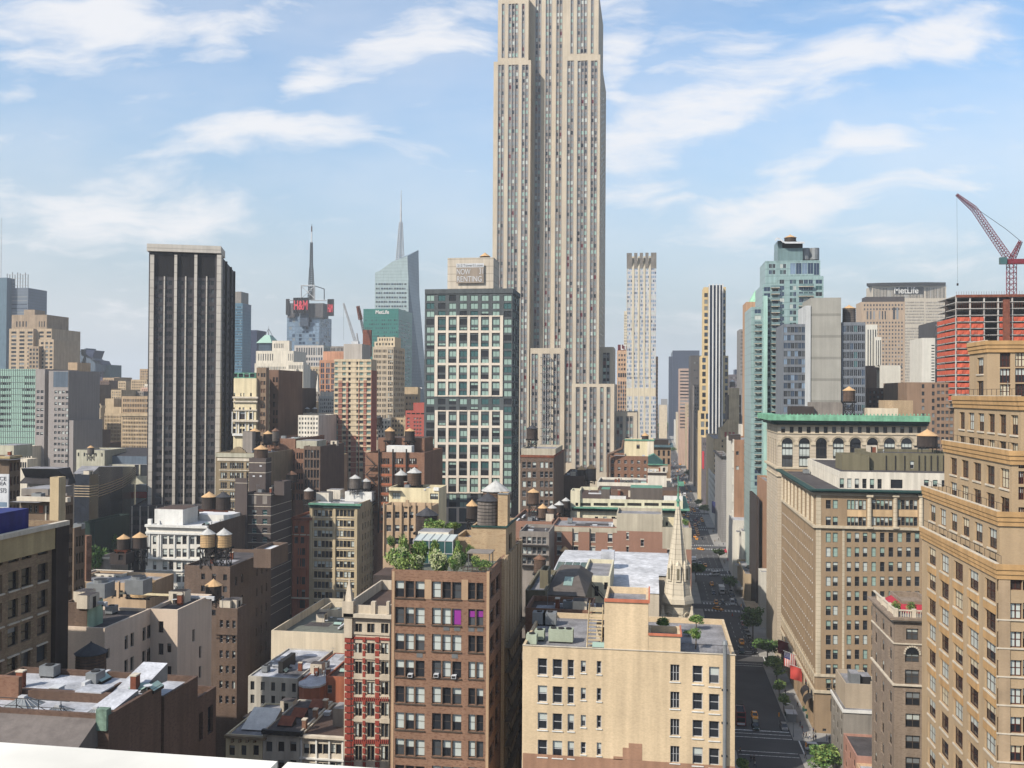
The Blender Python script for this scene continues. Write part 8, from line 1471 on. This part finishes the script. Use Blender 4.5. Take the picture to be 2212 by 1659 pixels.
for i, a in enumerate([('bright bushy tree behind the greenhouse, left one', 938, 1124, 1152, 20, 152, 'bamboo'), ('bright bushy tree behind the greenhouse, right one', 976, 1127, 1150, 18, 153, 'bamboo'), ('straggly green bush left behind the roof garden', 846, 1160, 1182, 9, 150, 'hedge')]): shrub(*a, i, zb=None)
for lab, x, yb, yt, w2, Y in [('small tree in a tub on the right terrace of the beige block', 1503, 1396, 1352, 15, 133), ('little feathery tree beside the spire drum at the terrace back', 1505, 1372, 1328, 18, 144), ('feathery shrub in front of the left spire pinnacle', 1433, 1372, 1333, 16, 140), ('low green planting along the terrace wall', 1487, 1384, 1362, 14, 140)]:
    X, z = hY(x, yb, Y); z = BG.zt-.8; zt = zY(x, yt, Y); tree(lab, None, X, Y, zt-z, hY(x+w2, yb, Y)[0]-X, 'lit', z, int(x) % 4, 'potted tree', 'potted_tree', crown=.6)
for lab, x, y0, y1, w2, Y, zb in [('trailing plants on the terrace of the white corniced roof, by the avenue', 1482, 1123, 1136, 8, 268, None), ('green plant beside the arched window under the red awning', 1938, 1300, 1325, 9, 184, None), ('second green plant under the red awning', 1968, 1303, 1330, 9, 183.5, None), ('small green and orange plants on the bottom left roof terrace', 400, 1483, 1496, 12, 108, None)]: shrub(lab, x, y0, y1, w2, Y, 'hedge', int(x) % 4, zb=zb)
# ------------------------------------------------------------------ vehicles
mat('taxi', C(246, 160, 24, .8, 1), .35, .06, 2, 0, .05, 0, .5); mat('car_black', (.012, .014, .02), .25, .1, 2, 0, 0, .2, .5); mat('car_white', C(226, 228, 230), .35, .05, 2, 0, .05, 0, .5); mat('car_silver', C(170, 176, 182), .3, .1, 2, 0, 0, .5, .5); mat('car_blue', C(50, 70, 100), .3, .1, 2, 0, 0, .3, .5); mat('car_red', C(170, 24, 30), .35, .1, 2, 0, 0, 0, .5); mat('car_green', C(40, 70, 66), .3, .1, 2, 0, 0, .3, .5); mat('tyre', (.02, .02, .02), .9, .1); mat('lamp', (.7, .7, .66), .3, .05)
_CM = {}
def loft(b, secs, m):
    """join cross sections (lists of points) along the car"""
    for s0, s1 in zip(secs, secs[1:]):
        n = len(s0)
        for i in range(n-1): b.q(s0[i], s0[i+1], s1[i+1], s1[i], m)
    b.poly(secs[0], m); b.poly(secs[-1][::-1], m)
def carmesh(col, kind='sedan'):
    k = (col, kind)
    if k in _CM: return _CM[k]
    b = MB(); S = []          # local: front towards -Y
    L, W, hh, hb = {'sedan': (4.8, .92, .82, .98), 'suv': (4.9, .96, .95, 1.05), 'van': (5.4, 1.0, 1.05, 1.2)}[kind]
    for y, w_, z in ((-L/2, .78, .62), (-L/2+.25, .9, hh-.06), (-L/2+1.2, 1, hh), (-.2, 1.0, hb-.04), (1.2, 1, hb-.02), (L/2-.3, .96, hb-.04), (L/2, .86, .7)):
        a = W*w_; S.append([(-a*.96, y, .3), (-a, y, .5), (-a*.97, y, z-.1), (-a*.85, y, z), (a*.85, y, z), (a*.97, y, z-.1), (a, y, .5), (a*.96, y, .3)])
    loft(b, S, col); body = b.mesh('body'); b = MB(); rt = {'sedan': 1.46, 'suv': 1.78, 'van': 2.1}[kind]; y0, y1, y2, y3 = {'sedan': (-1.05, -.3, 1.15, 1.95), 'suv': (-1.05, -.45, 2.0, 2.35), 'van': (-1.9, -1.2, 2.4, 2.6)}[kind]
    lo = [(-W*.9, y0, hh), (W*.9, y0, hh), (W*.9, y3, hb-.03), (-W*.9, y3, hb-.03)]; hi = [(-W*.72, y1, rt), (W*.72, y1, rt), (W*.72, y2, rt), (-W*.72, y2, rt)]
    for i in range(4): j = (i+1) % 4; b.q(lo[i], lo[j], hi[j], hi[i], 'glass_dark')
    cab = b.mesh('windows'); b = MB(); b.poly(hi, col); b.box(-W*.73, W*.73, y1-.02, y2+.02, rt+.002, rt+.05, col)
    for i in range(4): b.tube(lo[i], hi[i], .06, col, 4)
    if kind != 'sedan': b.tube(((lo[1][0]+lo[2][0])/2, .5, hb), (W*.72, .5, rt), .08, col); b.tube((-(lo[1][0]+lo[2][0])/2, .5, hb), (-W*.72, .5, rt), .08, col)
    roof = b.mesh('roof'); b = MB(); 
    for i in range(14): t0, t1 = 2*math.pi*i/14, 2*math.pi*(i+1)/14; q_ = lambda t, x, r: (x, r*math.cos(t), .34+r*math.sin(t)); b.q(q_(t0, -.11, .33), q_(t1, -.11, .33), q_(t1, .11, .33), q_(t0, .11, .33), 'tyre'); b.poly([q_(t0, -.11, .33), q_(t1, -.11, .33), (-.11, 0, .34)], 'metal_grey'); b.poly([q_(t0, .11, .33), q_(t1, .11, .33), (.11, 0, .34)], 'metal_grey')
    wh = b.mesh('wheel'); b = MB(); b.box(-.16, .16, -.06, .04, -.09, .09, 'lamp'); hl = b.mesh('headlight'); b = MB(); b.box(-.3, .3, -.12, .12, 0, .2, 'lamp'); sg = b.mesh('roof_sign')
    _CM[k] = (body, cab, roof, wh, hl, sg, L, W, rt); return _CM[k]
def car(lab, X, Y, col, kind='sedan', rz=0, group=None, name='car', cat=None, small=False):
    T = thing(name, lab, cat or ('taxi' if col == 'taxi' else 'van' if kind == 'van' else 'car'), (X, Y, .012), group, rz); body, cab, roof, wh, hl, sg, L, W, rt = carmesh(col, kind)
    put(body, 'body', T); put(cab, 'windows', T); put(roof, 'roof', T)
    if not small:
        for x in (-W+.1, W-.1):
            for y in (-L*.31, L*.31): put(wh, 'wheel', T, (x, y, 0))
            put(hl, 'headlight', T, (x*.8, -L/2+.1, .66))
    if col == 'taxi': put(sg, 'roof_sign', T, (0, .3, rt+.06))
CARS = [('yellow taxi alone in the middle lane beyond the first crossing', 1602, 1390, 'taxi'), ('dark green car stopped at the painted line of the second crossing', 1602, 1410, 'car_green', 'suv'), ('yellow taxi behind the dark car, beside the red double decker bus', 1630, 1550, 'taxi'), ('dark teal car waiting at the near stop line', 1632, 1573, 'car_green', 'suv'), ('silver parked car at the kerb by the near corner', 1693.5, 1574, 'car_silver'), ('white van with dark windows in the right lane behind the third crossing', 1582, 1305, 'car_white', 'van'), ('black car left of the white van in the shade', 1561, 1303.5, 'car_black'), ('yellow taxi left of the black car in shade', 1547, 1304, 'taxi'), ('yellow taxi turning across the third crossing', 1551, 1318, 'taxi', 'sedan', .9), ('yellow taxi ahead of the white box truck', 1537.5, 1264, 'taxi'), ('yellow taxi just past the striped crossing near the silver car', 1523.4, 1223.6, 'taxi'), ('silver car left of the yellow taxi past the striped crossing', 1512, 1219, 'car_silver'), ('white van turning right over the striped crossing', 1543.6, 1243, 'car_white', 'van', -1.1), ('yellow taxi turning over the far striped crossing', 1513.6, 1188, 'taxi', 'sedan', .8), ('yellow taxi, front one of two side by side at the far striped crossing', 1505, 1165.4, 'taxi'), ('yellow taxi, rear one of two at the far striped crossing', 1500.7, 1160.5, 'taxi'), ('black car alone right of the two taxis at the far crossing', 1517, 1165.4, 'car_black'), ('dark car left of the white box truck', 1541, 1283, 'car_blue'), ('white car on the left of a row of three past the blue flags', 1483, 1125.5, 'car_white'), ('silver car in the middle of a row of three past the blue flags', 1493, 1126, 'car_silver'), ('dark red car on the right of a row of three past the blue flags', 1502.5, 1125.5, 'car_red'), ('white van leading the far traffic', 1481, 1081, 'car_white', 'van'), ('black car beside a lone far taxi', 1487, 1103, 'car_black'), ('lone yellow taxi beside the bright tree and blue flags', 1497, 1101, 'taxi')]
for c in CARS:
    X, Y = hZ(c[1], c[2]); car(c[0], X, Y, c[3], c[4] if len(c) > 4 else 'sedan', c[5] if len(c) > 5 else 0)
pk_ = [('car_black', 'sedan', 'dark parked car by the kerb closest to the second crossing'), ('car_blue', 'suv', 'dark blue parked car, second from the second crossing'), ('car_black', 'suv', 'black parked car, third from the second crossing'), ('car_silver', 'sedan', 'silver parked car in the sunny middle of the kerb row'), ('car_blue', 'sedan', 'blue grey parked car behind the silver one in the kerb row'), ('car_black', 'sedan', 'black parked car below the tall dark street tree'), ('car_red', 'sedan', 'red parked car in the kerb row'), ('car_silver', 'suv', 'grey parked car at the far end of the kerb row by the orange cone')]
for i, (c_, k_, lab) in enumerate(pk_): car(lab, XE-1.15, 346+i*6.6, c_, k_, group='cars parked along the kerb')
for i, (c_, k_, lab) in enumerate([('car_blue', 'suv', 'dark blue parked car next to the grey shed'), ('car_black', 'sedan', 'black parked car under the grey shed edge'), ('car_blue', 'sedan', 'blue parked car by the dark shaded tree'), ('car_silver', 'sedan', 'pale parked car before the striped crossing')]): car(lab, XE-1.2, 428+i*7, c_, k_, group='cars parked along the kerb')
r = random.Random(4)
for i in range(84):
    Y = 610+i*8.4+r.uniform(-2, 2); X = (24.2, 27, 30.2, 33.4, 36.6)[r.randrange(5)]; c_ = r.choice(['taxi']*5+['car_white']*2+['car_black', 'car_silver', 'car_blue', 'car_red']) if not 880 < Y < 1010 else r.choice(['taxi']*4+['car_white'])
    lab = 'yellow taxi in the dense traffic at the far end of the avenue' if c_ == 'taxi' else 'small far car in the dense traffic at the end of the avenue'
    car(lab, X, Y, c_, r.choice(['sedan', 'sedan', 'suv']), group='far avenue taxis' if c_ == 'taxi' else 'far avenue cars', small=True)
car('white sport utility car crossing the near intersection sideways', *hZ(1760, 1620), 'car_white', 'suv', 1.571)
def boxtruck(lab, X, Y, h, L, W, name='box_truck'):
    T = thing(name, lab, 'truck', (X, Y, .01)); b = MB(); b.box(-W, W, 1.8-L/2, L/2, .7, h, 'car_white'); b.build('cargo_box', T); b = MB(); b.box(-W*.92, W*.92, -L/2, 1.7-L/2, .5, h*.72, 'car_white'); b.build('cab', T); b = MB(); b.q((-W*.85, -L/2-.01, h*.42), (W*.85, -L/2-.01, h*.42), (W*.8, -L/2-.01, h*.68), (-W*.8, -L/2-.01, h*.68), 'glass_dark'); b.build('windscreen', T); wh = carmesh('car_white')[3]
    for x in (-W+.1, W-.1):
        for y in (-L*.36, L*.3): o = put(wh, 'wheel', T, (x, y, 0)); o.scale = (1.3, 1.4, 1.4)
boxtruck('white box truck in the shaded right lane before the striped crossing', *hZ(1559, 1281), 3.3, 7.5, 1.2); boxtruck('white truck at the left kerb beside the silver car', *hZ(1499, 1216), 3.2, 6.5, 1.15); boxtruck('far white delivery truck ahead of the white van', *hZ(1479, 1072), 3.1, 6.5, 1.15)
X, Y = hZ(1601, 1570); T = thing('double_decker_bus', 'red open top double decker bus waiting at the near stop line beside the beige block', 'bus', (X, Y+5, .01)); b = MB(); b.box(-1.25, 1.25, -5, 5, .35, 3.1, 'car_red'); b.box(-1.25, -1.15, -5, 5, 3.1, 4.1, 'car_red'); b.box(1.15, 1.25, -5, 5, 3.1, 4.1, 'car_red'); b.box(-1.15, 1.15, -5, -4.9, 3.1, 4.1, 'car_red'); b.build('body', T)
b = MB(); b.box(-1.1, 1.1, -5.03, -5.005, 1.3, 2.5, 'glass_dark'); b.box(-1.1, 1.1, -5.03, -5.005, 2.9, 3.9, 'glass_dark'); b.build('windscreen', T); b = MB(); b.box(-1.05, 1.05, -5.04, -5.006, .5, 1.1, 'metal_white'); b.build('front_panel', T); b = MB(); b.box(-1.2, 1.2, 1, 4.9, 4.15, 4.3, 'metal_dark'); b.build('rear_canopy', T); b = MB()
for i in range(6): b.box(-1, 1, -4+i*.9, -3.8+i*.9, 3.11, 3.9, 'car_blue')
b.build('seat_row', T)
for x in (-1.15, 1.15):
    for y in (-3.2, 3): o = put(carmesh('car_white')[3], 'wheel', T, (x, y, 0)); o.scale = (1.4, 1.5, 1.5)
# ------------------------------------------------------------------ people
mat('skin', C(190, 140, 110), .7, .05); mat('hair_dark', (.03, .02, .016), .8, .1)
for n_, c_ in (('cloth_dark', (38, 38, 46)), ('cloth_white', (214, 210, 204)), ('cloth_blue', (60, 76, 120)), ('cloth_red', (150, 50, 50)), ('cloth_grey', (120, 118, 116)), ('cloth_tan', (180, 150, 116))): mat(n_, C(*c_), .9, .1)
def person_mesh(top, bottom, step):
    """one continuous skinned figure 1.74 m tall; clothes and skin by height and reach"""
    V = [(0, 0, .95), (0, 0, 1.2), (0, 0, 1.42), (0, -.01, 1.52), (0, -.02, 1.63), (0, -.02, 1.71)]; E = [(0, 1), (1, 2), (2, 3), (3, 4), (4, 5)]; Rr = [.13, .135, .12, .055, .095, .08]
    for s in (-1, 1):
        i = len(V); d = step*s; V += [(s*.1, -d*.02, .88), (s*.11, -d*.28, .5), (s*.11, -d*.42+.05, .09), (s*.12, -d*.42-.1, .05)]; E += [(0, i), (i, i+1), (i+1, i+2), (i+2, i+3)]; Rr += [.1, .07, .05, .04]
        i = len(V); V += [(s*.2, 0, 1.4), (s*.25, d*.12, 1.13), (s*.26, d*.26-.06, .9), (s*.26, d*.3-.08, .8)]; E += [(2, i), (i, i+1), (i+1, i+2), (i+2, i+3)]; Rr += [.065, .05, .042, .035]
    me = bpy.data.meshes.new('body'); me.from_pydata(V, E, []); o = bpy.data.objects.new('body', me); COL.objects.link(o); o.modifiers.new('skin', 'SKIN'); o.modifiers.new('sub', 'SUBSURF').levels = 1
    for v, r_ in zip(me.skin_vertices[0].data, Rr): v.radius = (r_, r_)
    me.skin_vertices[0].data[0].use_root = True
    m2 = bpy.data.meshes.new_from_object(o.evaluated_get(bpy.context.evaluated_depsgraph_get())); bpy.data.objects.remove(o)
    m2.materials.clear()
    for n in ('skin', top, bottom, 'metal_dark'): m2.materials.append(_M[n])
    for p in m2.polygons: z = p.center.z; m2.polygons[p.index].material_index = 0 if z > 1.47 or (abs(p.center.x) > .19 and z < 1.02 and z > .7) else 1 if z > .98 else 2 if z > .1 else 3
    m2.name = 'body'; return m2
PM = [person_mesh('cloth_dark', 'cloth_dark', .6), person_mesh('cloth_white', 'cloth_blue', .9), person_mesh('cloth_blue', 'cloth_dark', .2), person_mesh('cloth_red', 'cloth_grey', .7), person_mesh('cloth_tan', 'cloth_dark', .5)]
b = MB(); b.cyl(0, .01, 1.66, 1.71, .1, .1, 10, 'hair_dark'); b.cyl(0, .01, 1.71, 1.78, .1, .04, 10, 'hair_dark'); HM = b.mesh('hair')
for i, (x, y, k, lab) in enumerate([(1696.6, 1501, 2, 'person in blue walking in the shade of the corner block'), (1723, 1528, 0, 'person in black on the sunny pavement by the planters'), (1728.5, 1570, 2, 'person in a blue top beside the corner lamp post'), (1733, 1580, 3, 'person in a red top at the edge of the pavement shadow'), (1736, 1595, 0, 'person in dark clothes waiting at the corner, left of a group'), (1741.5, 1595, 0, 'second dark clothed person of the group at the corner'), (1749, 1597, 1, 'person in white stepping off by the corner group'), (1757, 1585, 2, 'person standing near the corner block wall'), (1757.5, 1600, 4, 'person in tan at the right of the corner group'), (1762, 1600, 2, 'person in blue at the right of the corner group'), (1786, 1600, 1, 'person in white striding along the side street pavement'), (1791.5, 1604, 0, 'person in black behind the striding one in white'), (1740, 1640, 0, 'person in black crossing the side street by the big tree'), (1622, 1646, 0, 'left of two dark clothed people crossing at the bottom'), (1628.6, 1646, 0, 'right of two dark clothed people crossing at the bottom'), (1631, 1658, 1, 'person in white at the bottom edge of the crossing'), (1599, 1628, 4, 'person in tan at the pavement by the beige block corner')]):
    X, Y = hZ(x, y, .14 if i < 12 else .0); T = thing('person', lab, 'person', (X, Y, .14 if i < 12 else .012), 'people on the avenue', rnd.uniform(-3, 3)); put(PM[k], 'body', T); put(HM, 'hair', T)
for i in range(26):
    Xp, Yp = (rnd.uniform(38.8, 43.6), rnd.uniform(430, 660)) if i % 3 else (rnd.uniform(XW+1, XE), CR[rnd.randrange(5, 8)]+rnd.choice((-6.5, 6.5))); T = thing('person', 'small distant pedestrian in the shaded crowd further up the avenue', 'person', (Xp, Yp, .14 if i % 3 else .012), 'distant pedestrians', rnd.uniform(-3, 3)); put(PM[i % 5], 'body', T); put(HM, 'hair', T)
# ------------------------------------------------------------------ street furniture, flags, sheds
X, Y = hZ(1714, 1592, .14); T = thing('street_lamp', 'grey street lamp with a curved arm at the near corner', 'street lamp', (X, Y, .14)); b = MB(); b.cyl(0, 0, 0, 1, .16, .12, 8, 'metal_grey'); b.tube((0, 0, 1), (0, 0, 8.3), .09, 'metal_grey', 8, .06); b.tube((0, 0, 8.3), (-1.2, 0, 9), .055, 'metal_grey', 6); b.build('pole', T); b = MB(); b.box(-1.9, -1.1, -.15, .15, 8.9, 9.1, 'metal_grey'); b.build('lamp_head', T)
for lab, x, y in (('yellow traffic signal hanging over the side street crossing', 1741, 1640), ('yellow traffic signal at the kerb in front of the silver parked car', 1682.5, 1572), ('yellow signal post by the orange cone at the third crossing', 1601, 1326)):
    X, Y = hZ(x, y, .14); T = thing('traffic_light', lab, 'traffic light', (X, Y, .14)); b = MB(); b.cyl(0, 0, 0, 3.1, .07, .06, 6, 'metal_grey'); b.build('post', T); b = MB(); b.box(-.17, .17, -.16, .16, 3.1, 4.15, 'taxi'); b.build('signal_head', T); b = MB()
    for k, c_ in enumerate(('glass_teal', 'rust', 'car_red')): b.cyl(0, -.18, 3.25+k*.32, 3.4+k*.32, .1, .1, 8, c_)
    b.build('lens', T)
X, Y = hZ(1709, 1556, .14); T = thing('news_kiosk', 'white topped pavement kiosk near the corner lamp post', 'kiosk', (X, Y, .14)); b = MB(); b.box(-1.2, 1.2, -1.6, 1.6, 0, 2.3, 'metal_grey'); b.build('body', T); b = MB(); b.box(-1.5, 1.5, -1.9, 1.9, 2.31, 2.5, 'metal_white'); b.build('roof', T)
for i, (x, y, lab) in enumerate([(1738, 1536, 'square green planter on the sunny pavement, farther from the corner'), (1746, 1551, 'square green planter on the sunny pavement, nearer the corner'), (1700, 1546, 'round planter under the smallest street tree')]):
    X, Y = hZ(x, y, .14); T = thing('planter', lab, 'planter', (X, Y, .14), 'planters on the pavement'); b = MB(); b.box(-.6, .6, -.6, .6, 0, .9, 'copper_dark'); b.build('box', T); o = put(fmesh('hedge', i), 'plant', T, (0, 0, 1.1)); o.scale = (.6, .6, .5)
mat('flag_maroon', C(120, 24, 34), .8, .15); mat('flag_red', C(206, 58, 44), .8, .12); mat('flag_blue', C(44, 52, 112), .8, .1); mat('flag_white', C(226, 222, 216), .8, .06)
def flag(lab, x, y0, y1, kind, w2=1.9):
    Xp = 42.6; Y, z1 = hX(x, y0, Xp); z0 = hX(x, y1, Xp)[1]; T = thing('flag', lab, 'flag', (BE+.4, Y, z1)); h = z1-z0; b = MB(); b.tube((0, 0, .2), (-4.6, 0, 1.6), .06, 'metal_white', 6); b.build('pole', T); b = MB(); n = 13
    P_ = lambda u, v: (-4.3+u*3.4, .18*math.sin(u*6+v*3)+.1*math.sin(v*7), 1.35-u*1.0-v*h)      # hangs from the slanting pole
    for i in range(n):
        for j in range(n):
            u0, u1, v0, v1 = i/n, (i+1)/n, j/n, (j+1)/n
            m = {'m': 'flag_maroon', 'r': 'flag_red', 'b': 'flag_blue'}.get(kind)
            if kind == 'us': m = 'flag_blue' if (u0 < .52 and v0 < .42) else ('flag_red' if i % 2 == 0 else 'flag_white')
            b.q(P_(u0, v0), P_(u1, v0), P_(u1, v1), P_(u0, v1), m)
    if kind == 'us':
        for i in range(5):
            for j in range(4): p = P_(.05+.1*i, .05+.09*j); b.box(p[0]-.07, p[0]+.07, p[1]-.06, p[1]-.03, p[2]-.07, p[2]+.07, 'flag_white')
    b.build('cloth', T)
    if kind in 'mr': lettering('G\nL\nE', .9, h*.55, 'flag_white' if kind == 'r' else 'flag_red', T, (-2.6, -.32, -.4-h*.62)) if 0 else None
flag('maroon flag hanging from a slanted pole on the corner block, farthest of three', 1692, 1391, 1420, 'm'); flag('striped American flag hanging between the maroon and red flags', 1706, 1417, 1448, 'us'); flag('bright red flag hanging from the corner block, nearest of three', 1720, 1447, 1476, 'r'); flag('dark blue flag hanging over the avenue by the grey stone building', 1543, 1086, 1112, 'b')
for i, (x, y) in enumerate(((1736, 1500), (1742, 1518))): 
    Y, z = hX(x, y, 43.2); T = thing('awning', ('dark grey rounded awning under the red flag', 'dark grey rounded awning nearest the corner')[i], 'awning', (BE-.02, Y, z)); b = MB()
    for k in range(6):
        t0, t1 = math.pi/2*k/6, math.pi/2*(k+1)/6; p = lambda t: (-2.2*math.sin(t), 2.2*math.cos(t)); a, c = p(t0), p(t1); b.q((a[0], -2.4, a[1]), (a[0], 2.4, a[1]), (c[0], 2.4, c[1]), (c[0], -2.4, c[1]), 'metal_dark')
    b.build('canvas', T)
mat('shed_blue', C(44, 56, 130), .7, .2); mat('tarp_w', C(196, 206, 226), .7, .3, 1)
T = thing('pavement_shed', 'long blue painted pavement shed on the west side of the avenue beyond the spire', 'scaffold', (14, 300, .14)); b = MB(); b.box(0, 7.3, 0, 80, 3.4, 3.6, 'shed_blue'); b.build('deck', T); b = MB(); b.box(7.2, 7.3, 0, 80, 3.61, 4.7, 'shed_blue'); b.box(0, 7.2, 0, .1, 3.61, 4.7, 'shed_blue'); b.build('parapet', T)
for i in range(14): b = MB(); b.box(.3, 7, i*6+.2, i*6+.4, 3.61, 4.2, 'shed_blue'); b.box(6.9, 7.05, i*6, i*6+.15, 0, 3.39, 'shed_blue'); b.tube((7, i*6, .3), (7, min(79, i*6+5.5), 3.2), .05, 'shed_blue'); b.build('frame', T)
T = thing('pavement_shed', 'grey roofed pavement shed over dark shopfronts on the east side', 'scaffold', (38.6, 438, .14)); b = MB(); b.box(0, 6.1, 0, 20, 3.6, 3.8, 'metal_grey'); b.box(0, .1, 0, 20, 3.81, 4.9, 'metal_grey'); b.box(0, 6.1, 0, .1, 3.81, 4.9, 'metal_grey'); b.build('deck', T)
for i in range(5): b = MB(); b.box(.1, .25, i*4.8, i*4.8+.15, 0, 3.59, 'metal_dark'); b.build('post', T)
T = thing('pavement_shed', 'tan decked pavement shed beside the white painted low neighbour', 'scaffold', (38.8, 392, .14)); b = MB(); b.box(0, 6, 0, 22, 3.6, 3.8, 'tan9'); b.box(0, .1, 0, 22, 3.81, 4.8, 'metal_white'); b.build('deck', T)
for i in range(5): b = MB(); b.box(.1, .25, i*5.2, i*5.2+.15, 0, 3.59, 'metal_dark'); b.build('post', T)
for lab, Y in (('red shop awning on the east pavement, farther of two', 546), ('red shop awning on the east pavement, nearer of two', 516)): T = thing('awning', lab, 'awning', (BE-3.6, Y, 3)); b = MB(); b.q((0, 0, 0), (0, 8, 0), (3.5, 8, 1.4), (3.5, 0, 1.4), 'awning_red'); b.q((0, 0, -.6), (0, 8, -.6), (0, 8, 0), (0, 0, 0), 'awning_red'); b.q((0, 0, 0), (3.5, 0, 1.4), (3.5, 0, .2), (0, 0, -.6), 'awning_red'); b.build('canvas', T)
Y, z = hX(1484, 1015, 43.2); T = thing('banner', 'tall red vertical banner on the far avenue facade', 'banner', (43.2, 800, zY(1484, 1012, 800))); b = MB(); b.box(-1.6, 0, -.15, .15, 0, zY(1484, 974, 800)-zY(1484, 1012, 800), 'red_sign'); b.build('cloth', T); b = MB(); b.box(0, .8, -.05, .05, 0, .2, 'metal_dark'); b.build('bracket', T)
X, Y = hZ(1582, 1330); T = thing('traffic_cone', 'orange traffic cone at the third crossing', 'traffic cone', (X, Y, .01)); b = MB(); b.box(-.35, .35, -.35, .35, 0, .06, 'net_o'); b.build('base', T); b = MB(); b.cyl(0, 0, .06, 1.1, .25, .05, 8, 'net_o'); b.build('cone', T)
# ------------------------------------------------------------------ city haze: one closed box of even air
hm = bpy.data.materials.new('haze'); hm.use_nodes = True; ht = hm.node_tree; ht.nodes.remove(ht.nodes['Principled BSDF'])
pv = ht.nodes.new('ShaderNodeVolumePrincipled'); pv.inputs['Color'].default_value = (.90, .95, 1, 1); pv.inputs['Density'].default_value = .00012; pv.inputs['Anisotropy'].default_value = .0
ht.links.new(pv.outputs[0], ht.nodes['Material Output'].inputs['Volume'])
_M['haze'] = hm; b = MB(); b.box(-6100, 6100, -5100, 9100, -1, 400, 'haze'); tag(b.build('haze'), kind='stuff')
flush_windows()
for o in bpy.data.objects:
    if o.get('label') and len(o['label'].replace('-', ' ').split()) > 15: print('LONG', o.name, len(o['label'].split()), o['label'])
print('windows', NWIN[0], 'objects', len(bpy.data.objects))
